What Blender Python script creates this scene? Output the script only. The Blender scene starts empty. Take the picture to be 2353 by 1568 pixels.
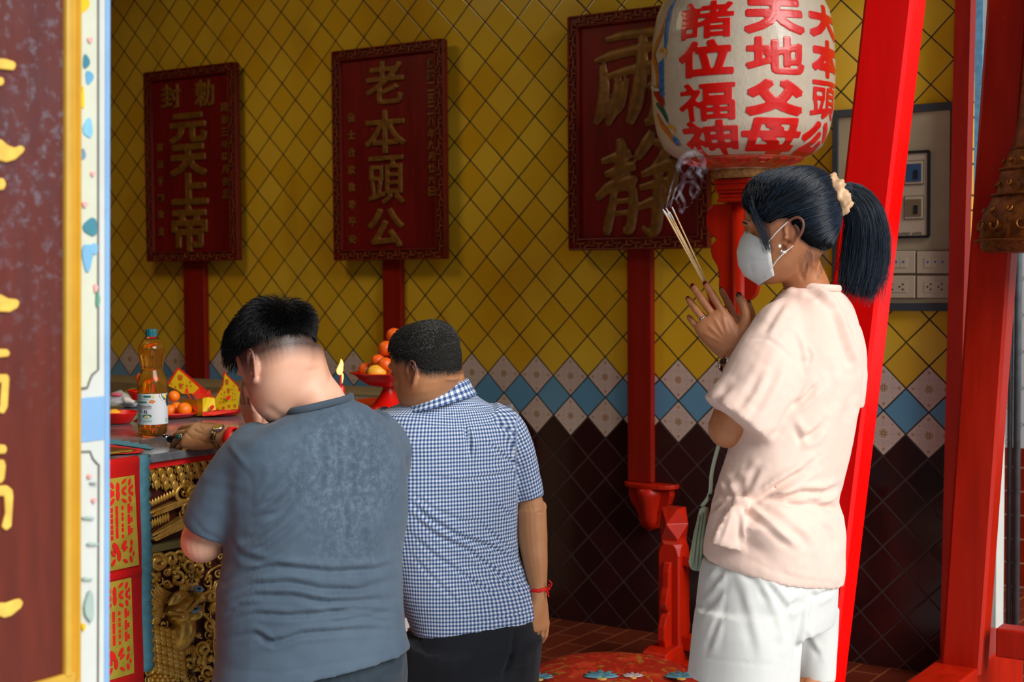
import bpy, bmesh, math, random
import numpy as np
from mathutils import Vector, Matrix, noise as mnoise
random.seed(7); RNG = np.random.default_rng(11)
SC = bpy.context.scene
COL = SC.collection
# ------------------------------------------------------------------ camera
FPX, YAW, PIT, ROL = 3308.77, 0.5869, -0.0443, -0.0070
CAMP = np.array([2.6964, -4.6844, 1.3211])
IW, IH = 2353.0, 1568.0
_cy, _sy = math.cos(YAW), math.sin(YAW)
CF = np.array([-_sy*math.cos(PIT), _cy*math.cos(PIT), math.sin(PIT)])
_r0 = np.array([_cy, _sy, 0.0]); _u0 = np.cross(_r0, CF)
CR = math.cos(ROL)*_r0 + math.sin(ROL)*_u0
CU = -math.sin(ROL)*_r0 + math.cos(ROL)*_u0
HF = np.array([-_sy, _cy, 0.0]); HR = np.array([_cy, _sy, 0.0])   # horizontal forward / right
ZUP = np.array([0.0, 0.0, 1.0])
cd = bpy.data.cameras.new('camera'); cam = bpy.data.objects.new('camera', cd); COL.objects.link(cam)
cd.sensor_width = 36.0; cd.lens = 36.0*FPX/IW; cd.clip_start = 0.05
cam.matrix_world = Matrix(((CR[0], CU[0], -CF[0], CAMP[0]), (CR[1], CU[1], -CF[1], CAMP[1]), (CR[2], CU[2], -CF[2], CAMP[2]), (0, 0, 0, 1)))
cd.dof.use_dof = True; cd.dof.focus_distance = 3.5; cd.dof.aperture_fstop = 4.5
SC.camera = cam
# ------------------------------------------------------------------ light
w = bpy.data.worlds.new('sky'); SC.world = w; w.use_nodes = True
bg = w.node_tree.nodes['Background']; bg.inputs[0].default_value = (0.90, 0.95, 1.0, 1); bg.inputs[1].default_value = 0.50
def lamp_sun(name, direction, strength, angle, color=(1, 1, 1)):
    l = bpy.data.lights.new(name, 'SUN'); o = bpy.data.objects.new(name, l); COL.objects.link(o)
    l.energy = strength; l.angle = math.radians(angle); l.color = color
    o.rotation_euler = Vector(direction).to_track_quat('-Z', 'Y').to_euler(); return o
lamp_sun('hazy_sun', (-0.84, 0.16, -0.52), 4.1, 38, (1.0, 0.97, 0.93))
def lamp_area(name, loc, size, power, color):
    l = bpy.data.lights.new(name, 'AREA'); o = bpy.data.objects.new(name, l); COL.objects.link(o); l.shape = 'DISK'; l.size = size; l.energy = power; l.color = color; o.location = loc; return o
lamp_area('ceiling_lamp', (-1.5, -1.7, 3.05), .9, 13, (1.0, .78, .48))                       # warm lamps over the altar
SC.view_settings.view_transform = 'Standard'; SC.view_settings.look = 'None'
SC.view_settings.exposure = 0.0; SC.view_settings.gamma = 1.0; SC.view_settings.use_curve_mapping = False

# ------------------------------------------------------------------ helpers
def P(u, v, d):
    return CAMP + d*(CF + CR*((u-IW/2)/FPX) - CU*((v-IH/2)/FPX))
def proj(X):
    d = np.asarray(X, float) - CAMP; z = d @ CF
    return np.stack([IW/2 + FPX*(d @ CR)/z, IH/2 - FPX*(d @ CU)/z], -1), z
def ray(u, v): return CF + CR*((u-IW/2)/FPX) - CU*((v-IH/2)/FPX)
def on_plane(u, v, axis, val):
    r = ray(u, v); t = (val-CAMP[axis])/r[axis]; return CAMP + t*r
def lin(c):
    if isinstance(c, str): c = tuple(int(c[i:i+2], 16)/255 for i in (0, 2, 4))
    return tuple((x/12.92 if x <= .04045 else ((x+.055)/1.055)**2.4) for x in c)
MATS = {}
class NT:
    def __init__(s, m): s.t = m.node_tree; s.n = s.t.nodes
    def val(s, x, sock):
        if isinstance(x, bpy.types.NodeSocket): s.t.links.new(x, sock)
        elif x is not None: sock.default_value = x
    def math(s, op, a, b=None, c=None, clamp=False):
        n = s.n.new('ShaderNodeMath'); n.operation = op; n.use_clamp = clamp
        for i, x in enumerate((a, b, c)): s.val(x, n.inputs[i])
        return n.outputs[0]
    def mix(s, f, a, b):
        n = s.n.new('ShaderNodeMix'); n.data_type = 'RGBA'
        s.val(f, n.inputs[0]); s.val(a if not isinstance(a, tuple) else (*a[:3], 1), n.inputs[6]); s.val(b if not isinstance(b, tuple) else (*b[:3], 1), n.inputs[7])
        return n.outputs[2]
    def mixf(s, f, a, b):
        n = s.n.new('ShaderNodeMix'); s.val(f, n.inputs[0]); s.val(a, n.inputs[2]); s.val(b, n.inputs[3]); return n.outputs[0]
    def coord(s, kind='Object'): return s.n.new('ShaderNodeTexCoord').outputs[kind]
    def sep(s, v):
        n = s.n.new('ShaderNodeSeparateXYZ'); s.val(v, n.inputs[0]); return n.outputs
    def comb(s, x, y, z=0.0):
        n = s.n.new('ShaderNodeCombineXYZ'); s.val(x, n.inputs[0]); s.val(y, n.inputs[1]); s.val(z, n.inputs[2]); return n.outputs[0]
    def noise(s, vec, scale, detail=3, rough=.5, dist=0.0):
        n = s.n.new('ShaderNodeTexNoise'); s.val(vec, n.inputs['Vector']); n.inputs['Scale'].default_value = scale
        n.inputs['Detail'].default_value = detail; n.inputs['Roughness'].default_value = rough; n.inputs['Distortion'].default_value = dist
        return n.outputs[0]
    def white(s, vec):
        n = s.n.new('ShaderNodeTexWhiteNoise'); n.noise_dimensions = '3D'; s.val(vec, n.inputs['Vector']); return n.outputs[0]
    def vor(s, vec, scale, feature='F1', out=0):
        n = s.n.new('ShaderNodeTexVoronoi'); n.feature = feature; s.val(vec, n.inputs['Vector']); n.inputs['Scale'].default_value = scale; return n.outputs[out]
    def mapping(s, vec, scale=(1, 1, 1), loc=(0, 0, 0), rot=(0, 0, 0)):
        n = s.n.new('ShaderNodeMapping'); s.val(vec, n.inputs[0]); n.inputs['Scale'].default_value = scale; n.inputs['Location'].default_value = loc; n.inputs['Rotation'].default_value = rot
        return n.outputs[0]
    def ramp(s, f, a, b):   # clamped smooth step a..b
        n = s.n.new('ShaderNodeMapRange'); n.interpolation_type = 'SMOOTHSTEP'; s.val(f, n.inputs[0]); n.inputs[1].default_value = a; n.inputs[2].default_value = b
        return n.outputs[0]
    def attr(s, name, out='Fac'):
        n = s.n.new('ShaderNodeAttribute'); n.attribute_name = name; return n.outputs[out]
    def bump(s, h, strength=.3, dist=.01):
        n = s.n.new('ShaderNodeBump'); s.val(h, n.inputs['Height']); n.inputs['Strength'].default_value = strength; n.inputs['Distance'].default_value = dist; return n.outputs[0]
    @property
    def bsdf(s): return s.n['Principled BSDF']
    def set(s, **k):
        b = s.bsdf
        for key, v in k.items():
            nm = {'color': 'Base Color', 'rough': 'Roughness', 'metal': 'Metallic', 'normal': 'Normal', 'spec': 'Specular IOR Level', 'trans': 'Transmission Weight', 'ior': 'IOR', 'alpha': 'Alpha', 'coat': 'Coat Weight', 'sheen': 'Sheen Weight', 'sss': 'Subsurface Weight', 'emit': 'Emission Color', 'estr': 'Emission Strength', 'aniso': 'Anisotropic'}[key]
            if isinstance(v, tuple) and len(v) == 3: v = (*v, 1)
            s.val(v, b.inputs[nm])
def material(name):
    m = bpy.data.materials.new(name); m.use_nodes = True; MATS[name] = m; return m, NT(m)
def simple(name, color, rough=.5, metal=0.0, var=.08, vscale=18, bump=0.0, bscale=60, spec=.5, stretch=(1, 1, 1), **k):
    m, t = material(name); c = lin(color)
    co = t.mapping(t.coord(), stretch)
    f = t.noise(co, vscale, 4)
    t.set(color=t.mix(t.ramp(f, .3, .7), tuple(x*(1-var) for x in c), tuple(min(1, x*(1+var)) for x in c)), rough=rough, metal=metal, spec=spec, **k)
    if bump: t.set(normal=t.bump(t.noise(co, bscale, 4), bump, .004))
    return m
def tag(o, label=None, cat=None, group=None, kind=None):
    if label: o['label'] = label
    if cat: o['category'] = cat
    if group: o['group'] = group
    if kind: o['kind'] = kind
    return o
def empty(name, loc=(0, 0, 0), label=None, cat=None, group=None):
    o = bpy.data.objects.new(name, None); COL.objects.link(o); o.location = tuple(float(x) for x in loc); o.empty_display_size = .05
    return tag(o, label, cat, group)
class MB:
    """collects pieces of one mesh, all in world coordinates"""
    def __init__(s): s.v = []; s.f = []; s.n = 0
    def add(s, V, F):
        V = np.asarray(V, float).reshape(-1, 3); s.v.append(V); k = s.n
        s.f += [tuple(int(i)+k for i in f) for f in F]; s.n += len(V); return s
    def box(s, c, size, ax=None):
        c = np.asarray(c, float); h = np.asarray(size, float)/2
        A = np.eye(3) if ax is None else np.asarray(ax, float)
        V = [c + A[0]*h[0]*x + A[1]*h[1]*y + A[2]*h[2]*z for x in (-1, 1) for y in (-1, 1) for z in (-1, 1)]
        return s.add(V, [(0, 1, 3, 2), (4, 6, 7, 5), (0, 4, 5, 1), (2, 3, 7, 6), (0, 2, 6, 4), (1, 5, 7, 3)])
    def prism(s, poly, o, ax, ay, n):
        """outline poly (2-D, in axes ax, ay from origin o) extruded by vector n"""
        poly = list(poly); o, ax, ay, n = (np.asarray(q, float) for q in (o, ax, ay, n)); k = len(poly)
        A = [o + ax*p[0] + ay*p[1] for p in poly]; B = [a + n for a in A]
        return s.add(A+B, [tuple(range(k))[::-1], tuple(range(k, 2*k))] + [(i, (i+1) % k, k+(i+1) % k, k+i) for i in range(k)])
    def rings(s, R, cap=True, closed=False):
        R = np.asarray(R, float); n, m = R.shape[:2]; F = []
        for i in range(n if closed else n-1):
            a, b = i*m, ((i+1) % n)*m
            F += [(a+j, a+(j+1) % m, b+(j+1) % m, b+j) for j in range(m)]
        if cap and not closed: F += [tuple(range(m))[::-1], tuple(range((n-1)*m, n*m))]
        return s.add(R.reshape(-1, 3), F)
    def tube(s, pts, rad, seg=12, flat=1.0, up=None, cap=True):
        pts = np.asarray(pts, float); n = len(pts); rad = np.broadcast_to(np.asarray(rad, float), (n,)); R = []
        prev = None
        for i in range(n):
            t = pts[min(i+1, n-1)] - pts[max(i-1, 0)]; t = t/(np.linalg.norm(t)+1e-12)
            a = (np.asarray(up, float) if up is not None else (prev if prev is not None else (np.array([0, 0, 1.]) if abs(t[2]) < .9 else np.array([1., 0, 0]))))
            a = a - t*(a@t); a /= np.linalg.norm(a)+1e-12; b = np.cross(t, a); prev = a
            th = np.arange(seg)/seg*2*math.pi
            R.append(pts[i] + rad[i]*(np.cos(th)[:, None]*a*flat + np.sin(th)[:, None]*b))
        return s.rings(R, cap)
    def lathe(s, prof, c, seg=32, axis=ZUP, sx=1.0, wob=None):
        c = np.asarray(c, float); axis = np.asarray(axis, float); a = np.array([1., 0, 0]) if abs(axis[2]) > .9 else ZUP
        a = a - axis*(a@axis); a /= np.linalg.norm(a); b = np.cross(axis, a); th = np.arange(seg)/seg*2*math.pi; R = []
        for r, z in prof:
            rr = r*(1 + (wob(th, z) if wob else 0*th))
            R.append(c + axis*z + (np.cos(th)*rr)[:, None]*a + (np.sin(th)*rr*sx)[:, None]*b)
        return s.rings(R)
    def ball(s, c, r, seg=20, rn=12, ax=None):
        c = np.asarray(c, float); r = np.broadcast_to(np.asarray(r, float), (3,)); A = np.eye(3) if ax is None else np.asarray(ax, float); R = []
        for i in range(rn+1):
            ph = math.pi*(i/rn); ph = min(max(ph, .02), math.pi-.02)
            th = np.arange(seg)/seg*2*math.pi
            L = np.stack([np.cos(th)*math.sin(ph)*r[0], np.sin(th)*math.sin(ph)*r[1], 0*th - math.cos(ph)*r[2]], -1)
            R.append(c + L@A)
        return s.rings(R)
    def arrays(s): return (np.concatenate(s.v) if s.v else np.zeros((0, 3))), s.f
    def mesh(s, name, smooth=False):
        V, F = s.arrays(); me = bpy.data.meshes.new(name); me.from_pydata(V.tolist(), [], F); me.update()
        bm = bmesh.new(); bm.from_mesh(me); bmesh.ops.recalc_face_normals(bm, faces=bm.faces); bm.to_mesh(me); bm.free()
        if smooth: me.polygons.foreach_set('use_smooth', [True]*len(me.polygons))
        return me
    def build(s, name, m, parent=None, smooth=False, bevel=0.0, bseg=2, auto=None, subsurf=0):
        me = s.mesh(name, smooth or auto is not None); o = bpy.data.objects.new(name, me); COL.objects.link(o)
        if m is not None: me.materials.append(m if not isinstance(m, str) else MATS[m])
        place(o, parent)
        if bevel:
            b = o.modifiers.new('bevel', 'BEVEL'); b.width = bevel; b.segments = bseg; b.limit_method = 'ANGLE'; b.angle_limit = math.radians(35)
        if subsurf:
            b = o.modifiers.new('sub', 'SUBSURF'); b.levels = subsurf; b.render_levels = subsurf
        if auto is not None: sharp(me, auto)
        return o
def sharp(me, deg):
    bm = bmesh.new(); bm.from_mesh(me); lim = math.radians(deg)
    for e in bm.edges:
        if len(e.link_faces) == 2: e.smooth = e.calc_face_angle(0) < lim
    bm.to_mesh(me); bm.free()
def place(o, parent):
    """meshes are written in world coordinates: move the origin to the parent's (or the mesh's own base)"""
    me = o.data
    if parent is not None:
        par_loc = parent.location if parent.parent is None else parent.location + parent.parent.location
        me.transform(Matrix.Translation(-Vector(par_loc))); o.parent = parent
    else:
        co = np.zeros(len(me.vertices)*3); me.vertices.foreach_get('co', co); co = co.reshape(-1, 3)
        c = (co.min(0)+co.max(0))/2; c[2] = co[:, 2].min()
        me.transform(Matrix.Translation(-Vector(c))); o.location = c
def raw(name, V, F, m, parent=None, smooth=True, attrs=None, origin=True):
    me = bpy.data.meshes.new(name); me.from_pydata(np.asarray(V).tolist(), [], [tuple(int(i) for i in f) for f in F]); me.update()
    if smooth: me.polygons.foreach_set('use_smooth', [True]*len(me.polygons))
    o = bpy.data.objects.new(name, me); COL.objects.link(o)
    if m is not None: me.materials.append(m if not isinstance(m, str) else MATS[m])
    for k, a in (attrs or {}).items():
        a = np.asarray(a, float)
        if a.ndim == 1: at = me.attributes.new(k, 'FLOAT', 'POINT'); at.data.foreach_set('value', a.astype(np.float32))
        else:
            at = me.attributes.new(k, 'FLOAT_VECTOR', 'POINT'); at.data.foreach_set('vector', a.astype(np.float32).ravel())
    if origin: place(o, parent)
    return o
def remesh(parts, voxel, smooth=4):
    """voxel union of several MBs -> (V, F)"""
    mb = MB()
    for p in parts: V, F = p.arrays(); mb.add(V, F)
    me = mb.mesh('tmp'); o = bpy.data.objects.new('tmp', me); COL.objects.link(o)
    r = o.modifiers.new('r', 'REMESH'); r.mode = 'VOXEL'; r.voxel_size = voxel; r.adaptivity = 0.0
    if smooth:
        s = o.modifiers.new('s', 'SMOOTH'); s.factor = .5; s.iterations = smooth
    dg = bpy.context.evaluated_depsgraph_get(); dg.update()
    e = bpy.data.meshes.new_from_object(o.evaluated_get(dg))
    V = np.zeros(len(e.vertices)*3); e.vertices.foreach_get('co', V); V = V.reshape(-1, 3)
    nl = len(e.loops); li = np.zeros(nl, int); e.loops.foreach_get('vertex_index', li)
    ls = np.zeros(len(e.polygons), int); lt = np.zeros(len(e.polygons), int); e.polygons.foreach_get('loop_start', ls); e.polygons.foreach_get('loop_total', lt)
    F = [tuple(li[a:a+b]) for a, b in zip(ls, lt)]
    bpy.data.objects.remove(o); bpy.data.meshes.remove(me); bpy.data.meshes.remove(e)
    return V, F
def normals(V, F):
    Q = np.array([f if len(f) == 4 else (f[0], f[1], f[2], f[2]) for f in F]); N = np.zeros_like(V)
    n = np.cross(V[Q[:, 2]]-V[Q[:, 0]], V[Q[:, 3]]-V[Q[:, 1]])
    for k in range(4): np.add.at(N, Q[:, k], n)
    return N/(np.linalg.norm(N, axis=1)[:, None]+1e-12)
def seg_dist(uv, pts):
    """distance of points to polyline, and position along it 0..1"""
    pts = np.asarray(pts, float); best = np.full(len(uv), 1e9); par = np.zeros(len(uv)); n = len(pts)-1
    for i in range(n):
        a, b = pts[i], pts[i+1]; ab = b-a; t = np.clip(((uv-a)@ab)/(ab@ab+1e-9), 0, 1)
        d = np.linalg.norm(uv-(a+t[:, None]*ab), axis=1); m = d < best; best[m] = d[m]; par[m] = ((i+t)/n)[m]
    return best, par
def sculpt(V, F, strokes, depth_tol=None, facing=.05):
    """fold lines drawn where the photo has them: (points, width px, height m); pushes the camera side along the normal"""
    N = normals(V, F); uv, z = proj(V); vd = V-CAMP; vd /= np.linalg.norm(vd, axis=1)[:, None]
    w = np.clip((-(N*vd).sum(1)-facing)/.25, 0, 1); D = np.zeros(len(V))
    for pts, wid, amp in strokes:
        pts = np.asarray(pts, float); lo = pts.min(0)-3*wid; hi = pts.max(0)+3*wid
        m = np.where((uv > lo).all(1) & (uv < hi).all(1) & (w > 0))[0]
        if not len(m): continue
        d, t = seg_dist(uv[m], pts); taper = np.clip(np.minimum(t, 1-t)*4, 0.15, 1) if len(pts) > 1 else 1
        D[m] += amp*np.exp(-(d/wid)**2)*taper
    return V + N*(D*w)[:, None]
def spline(pts, n):
    pts = np.asarray(pts, float); k = len(pts)
    if k < 3: return np.array([pts[0]+(pts[-1]-pts[0])*t for t in np.linspace(0, 1, n)])
    Q = np.vstack([2*pts[0]-pts[1], pts, 2*pts[-1]-pts[-2]]); out = []
    for s in np.linspace(0, k-1, n):
        i = min(int(s), k-2); t = s-i; p0, p1, p2, p3 = Q[i:i+4]
        out.append(.5*((2*p1)+(-p0+p2)*t+(2*p0-5*p1+4*p2-p3)*t*t+(-p0+3*p1-3*p2+p3)*t**3))
    return np.array(out)
def copy_thing(o, loc=None, rotz=None, label=None):
    c = o.copy(); COL.objects.link(c)
    if loc is not None: c.location = loc
    if rotz is not None: c.rotation_euler = (0, 0, rotz)
    if label: c['label'] = label
    for ch in o.children:
        k = ch.copy(); COL.objects.link(k); k.parent = c
        for g in ch.children:
            q = g.copy(); COL.objects.link(q); q.parent = k
    return c
def glyph(body, size=1.0, bold=0.0, extrude=0.0, bevel=0.0, res=3):
    c = bpy.data.curves.new('g', 'FONT'); c.body = body; c.size = size; c.offset = bold; c.extrude = extrude; c.bevel_depth = bevel; c.bevel_resolution = 1; c.resolution_u = res
    o = bpy.data.objects.new('g', c); COL.objects.link(o); dg = bpy.context.evaluated_depsgraph_get(); dg.update()
    e = bpy.data.meshes.new_from_object(o.evaluated_get(dg))
    V = np.zeros(len(e.vertices)*3); e.vertices.foreach_get('co', V); V = V.reshape(-1, 3); F = [tuple(p.vertices) for p in e.polygons]
    bpy.data.objects.remove(o); bpy.data.curves.remove(c); bpy.data.meshes.remove(e)
    return V, F
def glyph_fit(ch, w, h, bold=0.0, extrude=0.0, bevel=0.0, res=3):
    """one character centred in a w x h box"""
    V, F = glyph(ch, 1.0, bold, extrude/max(h, 1e-6), bevel/max(h, 1e-6), res)
    lo, hi = V.min(0), V.max(0); c = (lo+hi)/2; V = V-c; V[:, 0] *= w/(hi[0]-lo[0]); V[:, 1] *= h/(hi[1]-lo[1]); V[:, 2] *= h
    return V, F

def fat_glyph(ch, w, h, r, depth, voxel, squash=.6, smooth=3):
    """brush-like character: strokes thickened by r and rounded, centred in a w x h box; lies in XY, raised along +Z"""
    V, F = glyph(ch, 1.0, 0, 0, 0, 3); lo, hi = V.min(0), V.max(0); V = V-(lo+hi)/2; V[:, 0] *= (w-2*r)/(hi[0]-lo[0]); V[:, 1] *= (h-2*r)/(hi[1]-lo[1])
    V[:, 2] = 0; cnt = {}
    for f in F:
        for i in range(len(f)):
            e = (min(f[i], f[(i+1) % len(f)]), max(f[i], f[(i+1) % len(f)])); cnt[e] = cnt.get(e, 0)+1
    mb = MB(); k = len(V); A = V.copy(); B = V.copy(); A[:, 2] = -r*.8; B[:, 2] = r*.8
    be = [e for e, c in cnt.items() if c == 1]
    mb.add(np.vstack([A, B]), [tuple(f)[::-1] for f in F]+[tuple(i+k for i in f) for f in F]+[(a, b, b+k, a+k) for a, b in be])
    for a, b in be:
        d = V[b]-V[a]; L = np.linalg.norm(d)
        if L < 1e-6: continue
        d = d/L*r*.5; mb.tube([V[a]-d, V[b]+d], r, 8)
    X, Fq = remesh([mb], voxel, smooth); X[:, 2] *= depth/max(1e-6, np.abs(X[:, 2]).max()); return X, Fq
# ================================================================== materials shared
D = 0.153; ZT = 1.02
def tile_wall():
    m, t = material('tile_wall'); co = t.coord(); x, y, z = t.sep(co)
    i = t.math('DIVIDE', x, D); j = t.math('DIVIDE', t.math('SUBTRACT', z, ZT), D)
    a = t.math('ADD', i, j); b = t.math('SUBTRACT', i, j)
    wob = t.math('MULTIPLY', t.math('SUBTRACT', t.noise(co, 9, 2), .5), .035)
    a = t.math('ADD', a, wob); b = t.math('ADD', b, wob)
    mi = t.math('FLOOR', a); ni = t.math('FLOOR', b); fa = t.math('FRACT', a); fb = t.math('FRACT', b)
    row = t.math('SUBTRACT', mi, ni)
    ed = t.math('MINIMUM', t.math('MINIMUM', fa, t.math('SUBTRACT', 1.0, fa)), t.math('MINIMUM', fb, t.math('SUBTRACT', 1.0, fb)))
    thick = t.math('ADD', .013, t.math('MULTIPLY', t.noise(co, 6, 3), .02))
    grout = t.math('LESS_THAN', ed, thick)
    rnd = t.white(t.comb(mi, ni, 3.0)); rnd2 = t.white(t.comb(mi, ni, 9.0))
    yel = t.mix(rnd, lin('d9a81c'), lin('e6bd36')); yel = t.mix(t.math('MULTIPLY', t.ramp(t.noise(co, 1.6, 3), .4, .75), .5), yel, lin('bd7d0c'))
    dark = t.mix(rnd, lin('2a1412'), lin('38191a'))
    blue = t.mix(rnd, lin('5f93b4'), lin('6b9fbe'))
    # patterned white tile
    p = t.math('SUBTRACT', fa, .5); q = t.math('SUBTRACT', fb, .5)
    s = t.math('ABSOLUTE', t.math('ADD', p, q)); v = t.math('ABSOLUTE', t.math('SUBTRACT', p, q))
    mx = t.math('MAXIMUM', s, v); mn = t.math('MINIMUM', s, v)
    def rose(cx, cy, X, Y, R, k, lo):
        dx = t.math('SUBTRACT', X, cx); dy = t.math('SUBTRACT', Y, cy); r = t.math('SQRT', t.math('ADD', t.math('MULTIPLY', dx, dx), t.math('MULTIPLY', dy, dy)))
        th = t.math('ARCTAN2', dy, dx); pet = t.math('ABSOLUTE', t.math('SINE', t.math('MULTIPLY', th, k)))
        return t.math('MULTIPLY', t.math('LESS_THAN', r, t.math('MULTIPLY', pet, R)), t.math('GREATER_THAN', r, lo)), r
    f1, r1 = rose(0.0, 0.0, p, q, .15, 4.0, .02)
    f1 = t.math('MULTIPLY', f1, t.math('LESS_THAN', t.math('MINIMUM', t.math('ABSOLUTE', p), t.math('ABSOLUTE', q)), .075))
    f2, _ = rose(.70, 0.0, mx, mn, .085, 2.0, .012)
    f3, _ = rose(.40, .40, mx, mn, .035, 2.0, 0.0)
    dx = t.math('SUBTRACT', mx, .44); dy = t.math('SUBTRACT', mn, .17); rr = t.math('SQRT', t.math('ADD', t.math('MULTIPLY', dx, dx), t.math('MULTIPLY', dy, dy)))
    th = t.math('ARCTAN2', dy, dx)
    sp = t.math('ABSOLUTE', t.math('SUBTRACT', t.math('FRACT', t.math('SUBTRACT', t.math('MULTIPLY', rr, 9.0), t.math('MULTIPLY', th, .159))), .5))
    swirl = t.math('MULTIPLY', t.math('LESS_THAN', sp, .1), t.math('LESS_THAN', rr, .15))
    axl = t.math('MULTIPLY', t.math('LESS_THAN', mn, .012), t.math('MULTIPLY', t.math('GREATER_THAN', mx, .24), t.math('LESS_THAN', mx, .6)))
    wh = t.mix(rnd, lin('cdb3a6'), lin('d6bfb2')); wh = t.mix(t.math('MULTIPLY', t.math('MAXIMUM', swirl, axl), .5), wh, lin('9f8f8b'))
    wh = t.mix(t.math('MAXIMUM', f1, f2), wh, lin('9b7342')); wh = t.mix(f3, wh, lin('7c5a40'))
    isw = t.math('MAXIMUM', t.math('COMPARE', row, -1.0, .1), t.math('COMPARE', row, -3.0, .1)); isb = t.math('COMPARE', row, -2.0, .1); isd = t.math('LESS_THAN', row, -3.5)
    c = t.mix(isw, yel, wh); c = t.mix(isb, c, blue); c = t.mix(isd, c, dark)
    c = t.mix(grout, c, t.mix(t.math('MULTIPLY', isd, .9), lin('1b1a10'), lin('43302c')))
    stain = t.math('MULTIPLY', t.ramp(t.noise(t.mapping(co, (1.2, 1, .35)), 3.0, 4), .55, .8), .22)
    c = t.mix(stain, c, lin('5a3c0a'))
    h = t.math('ADD', t.math('MULTIPLY', t.ramp(ed, 0.0, .05), .5), t.math('MULTIPLY', t.noise(t.comb(t.math('ADD', x, t.math('MULTIPLY', rnd2, 9.0)), 0.0, z), 11, 2), .5))
    t.set(color=c, rough=t.mixf(grout, t.math('ADD', .12, t.math('MULTIPLY', rnd2, .08)), .8), normal=t.bump(h, .25, .004), spec=.5)
tile_wall()
def red_lacquer(name, c, rough=.32, var=.14):
    m, t = material(name); co = t.mapping(t.coord(), (1, 1, .12)); n = t.noise(co, 26, 5, .6); cc = lin(c)
    col = t.mix(t.ramp(n, .3, .7), tuple(x*(1-var) for x in cc), tuple(min(1, x*(1+var)) for x in cc))
    chip = t.ramp(t.noise(t.coord(), 14, 6, .7), .70, .74); col = t.mix(t.math('MULTIPLY', chip, .5), col, lin('d2502a'))
    t.set(color=col, rough=t.mixf(n, rough-.06, rough+.12), normal=t.bump(n, .12, .004), spec=.28); return m
red_lacquer('red_lacquer', 'ab1a03'); red_lacquer('pole_red', '861504', .4); red_lacquer('red_dark', '8a1306', .38); red_lacquer('red_bright', 'f20000', .28, .05)
red_lacquer('plaque_red', '6e0d09', .42, .2); red_lacquer('plaque_frame', '6a1a0a', .34, .25)
simple('gold_paint', 'b5842f', .42, .35, .2, 30, .2); simple('gold_char', 'e6b84e', .5, .0, .12, 40)
simple('old_gold', '7a3c12', .48, .25, .3, 40, .2); simple('plaque_char', '7d5216', .45, .2, .25, 30, .2)
simple('ceiling_wood', '4a2312', .6, var=.2); simple('white_paint', 'c6cac4', .6, var=.03); simple('cream_panel', 'c8ccb8', .55, var=.03)
simple('blue_paint', '7fa8d2', .55, var=.05); simple('blue_paint_old', '5f9ccb', .6, var=.18, vscale=40)
simple('yellow_frame', 'c48a08', .38, var=.06); simple('yellow_pale', 'c49a34', .4, var=.06); simple('black_line', '6a6661', .7)
simple('altar_wall', '7a4a22', .6); simple('plaster', 'b9a58c', .7)
simple('steel_pipe', '69737a', .45, .5, .15, 25)
def floor_mat():
    m, t = material('terracotta'); co = t.coord(); x, y, z = t.sep(co)
    v = t.comb(y, x, 0.0)
    b = t.n.new('ShaderNodeTexBrick'); t.val(v, b.inputs['Vector']); b.inputs['Scale'].default_value = 1.0; b.inputs['Brick Width'].default_value = .2; b.inputs['Row Height'].default_value = .1
    b.inputs['Mortar Size'].default_value = .0035; b.inputs['Color1'].default_value = (*lin('6e2812'), 1); b.inputs['Color2'].default_value = (*lin('5b200f'), 1); b.inputs['Mortar'].default_value = (*lin('9a5530'), 1)
    n = t.noise(co, 8, 4); t.set(color=t.mix(t.math('MULTIPLY', n, .35), b.outputs[0], lin('3a140a')), rough=.42, normal=t.bump(b.outputs[1], -.3, .002))
floor_mat()
def marble_floor():
    m, t = material('marble_floor'); co = t.coord(); n = t.noise(co, 5, 5, .6, 1.5)
    x, y, z = t.sep(co); g = t.math('MAXIMUM', t.math('LESS_THAN', t.math('FRACT', t.math('DIVIDE', x, .4)), .008), t.math('LESS_THAN', t.math('FRACT', t.math('DIVIDE', y, .4)), .008))
    t.set(color=t.mix(g, t.mix(t.ramp(n, .4, .7), lin('b9bcc2'), lin('c9ccd0')), lin('8c8a86')), rough=.3)
marble_floor()
def wood_board():
    m, t = material('couplet_board'); co = t.coord(); n = t.noise(t.mapping(co, (1, 1, .15)), 30, 5, .6); x, y, z = t.sep(co)
    base = t.mix(t.ramp(n, .3, .75), lin('541706'), lin('661f0a'))
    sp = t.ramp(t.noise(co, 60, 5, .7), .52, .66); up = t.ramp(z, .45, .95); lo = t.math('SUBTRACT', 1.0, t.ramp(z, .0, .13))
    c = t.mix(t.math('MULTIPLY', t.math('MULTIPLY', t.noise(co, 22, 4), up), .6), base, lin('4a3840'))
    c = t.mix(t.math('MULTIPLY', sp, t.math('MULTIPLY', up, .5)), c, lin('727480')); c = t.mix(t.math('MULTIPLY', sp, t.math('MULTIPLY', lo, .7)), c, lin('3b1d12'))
    t.set(color=c, rough=.5, normal=t.bump(n, .1, .003))
wood_board()
def brick_dado():
    m, t = material('red_dado'); co = t.coord(); x, y, z = t.sep(co)
    g = t.math('LESS_THAN', t.math('FRACT', t.math('DIVIDE', z, .101)), .05)
    t.set(color=t.mix(g, t.mix(t.noise(co, 9, 3), lin('7c1c0a'), lin('93250f')), lin('b98a78')), rough=.3)
brick_dado()
def white_tile():
    m, t = material('white_diag_tile'); co = t.coord(); x, y, z = t.sep(co)
    a = t.math('FRACT', t.math('DIVIDE', t.math('ADD', x, z), D)); b = t.math('FRACT', t.math('DIVIDE', t.math('SUBTRACT', x, z), D))
    g = t.math('MAXIMUM', t.math('LESS_THAN', a, .03), t.math('LESS_THAN', b, .03)); t.set(color=t.mix(g, lin('cfd3d6'), lin('7d8084')), rough=.25)
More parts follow.
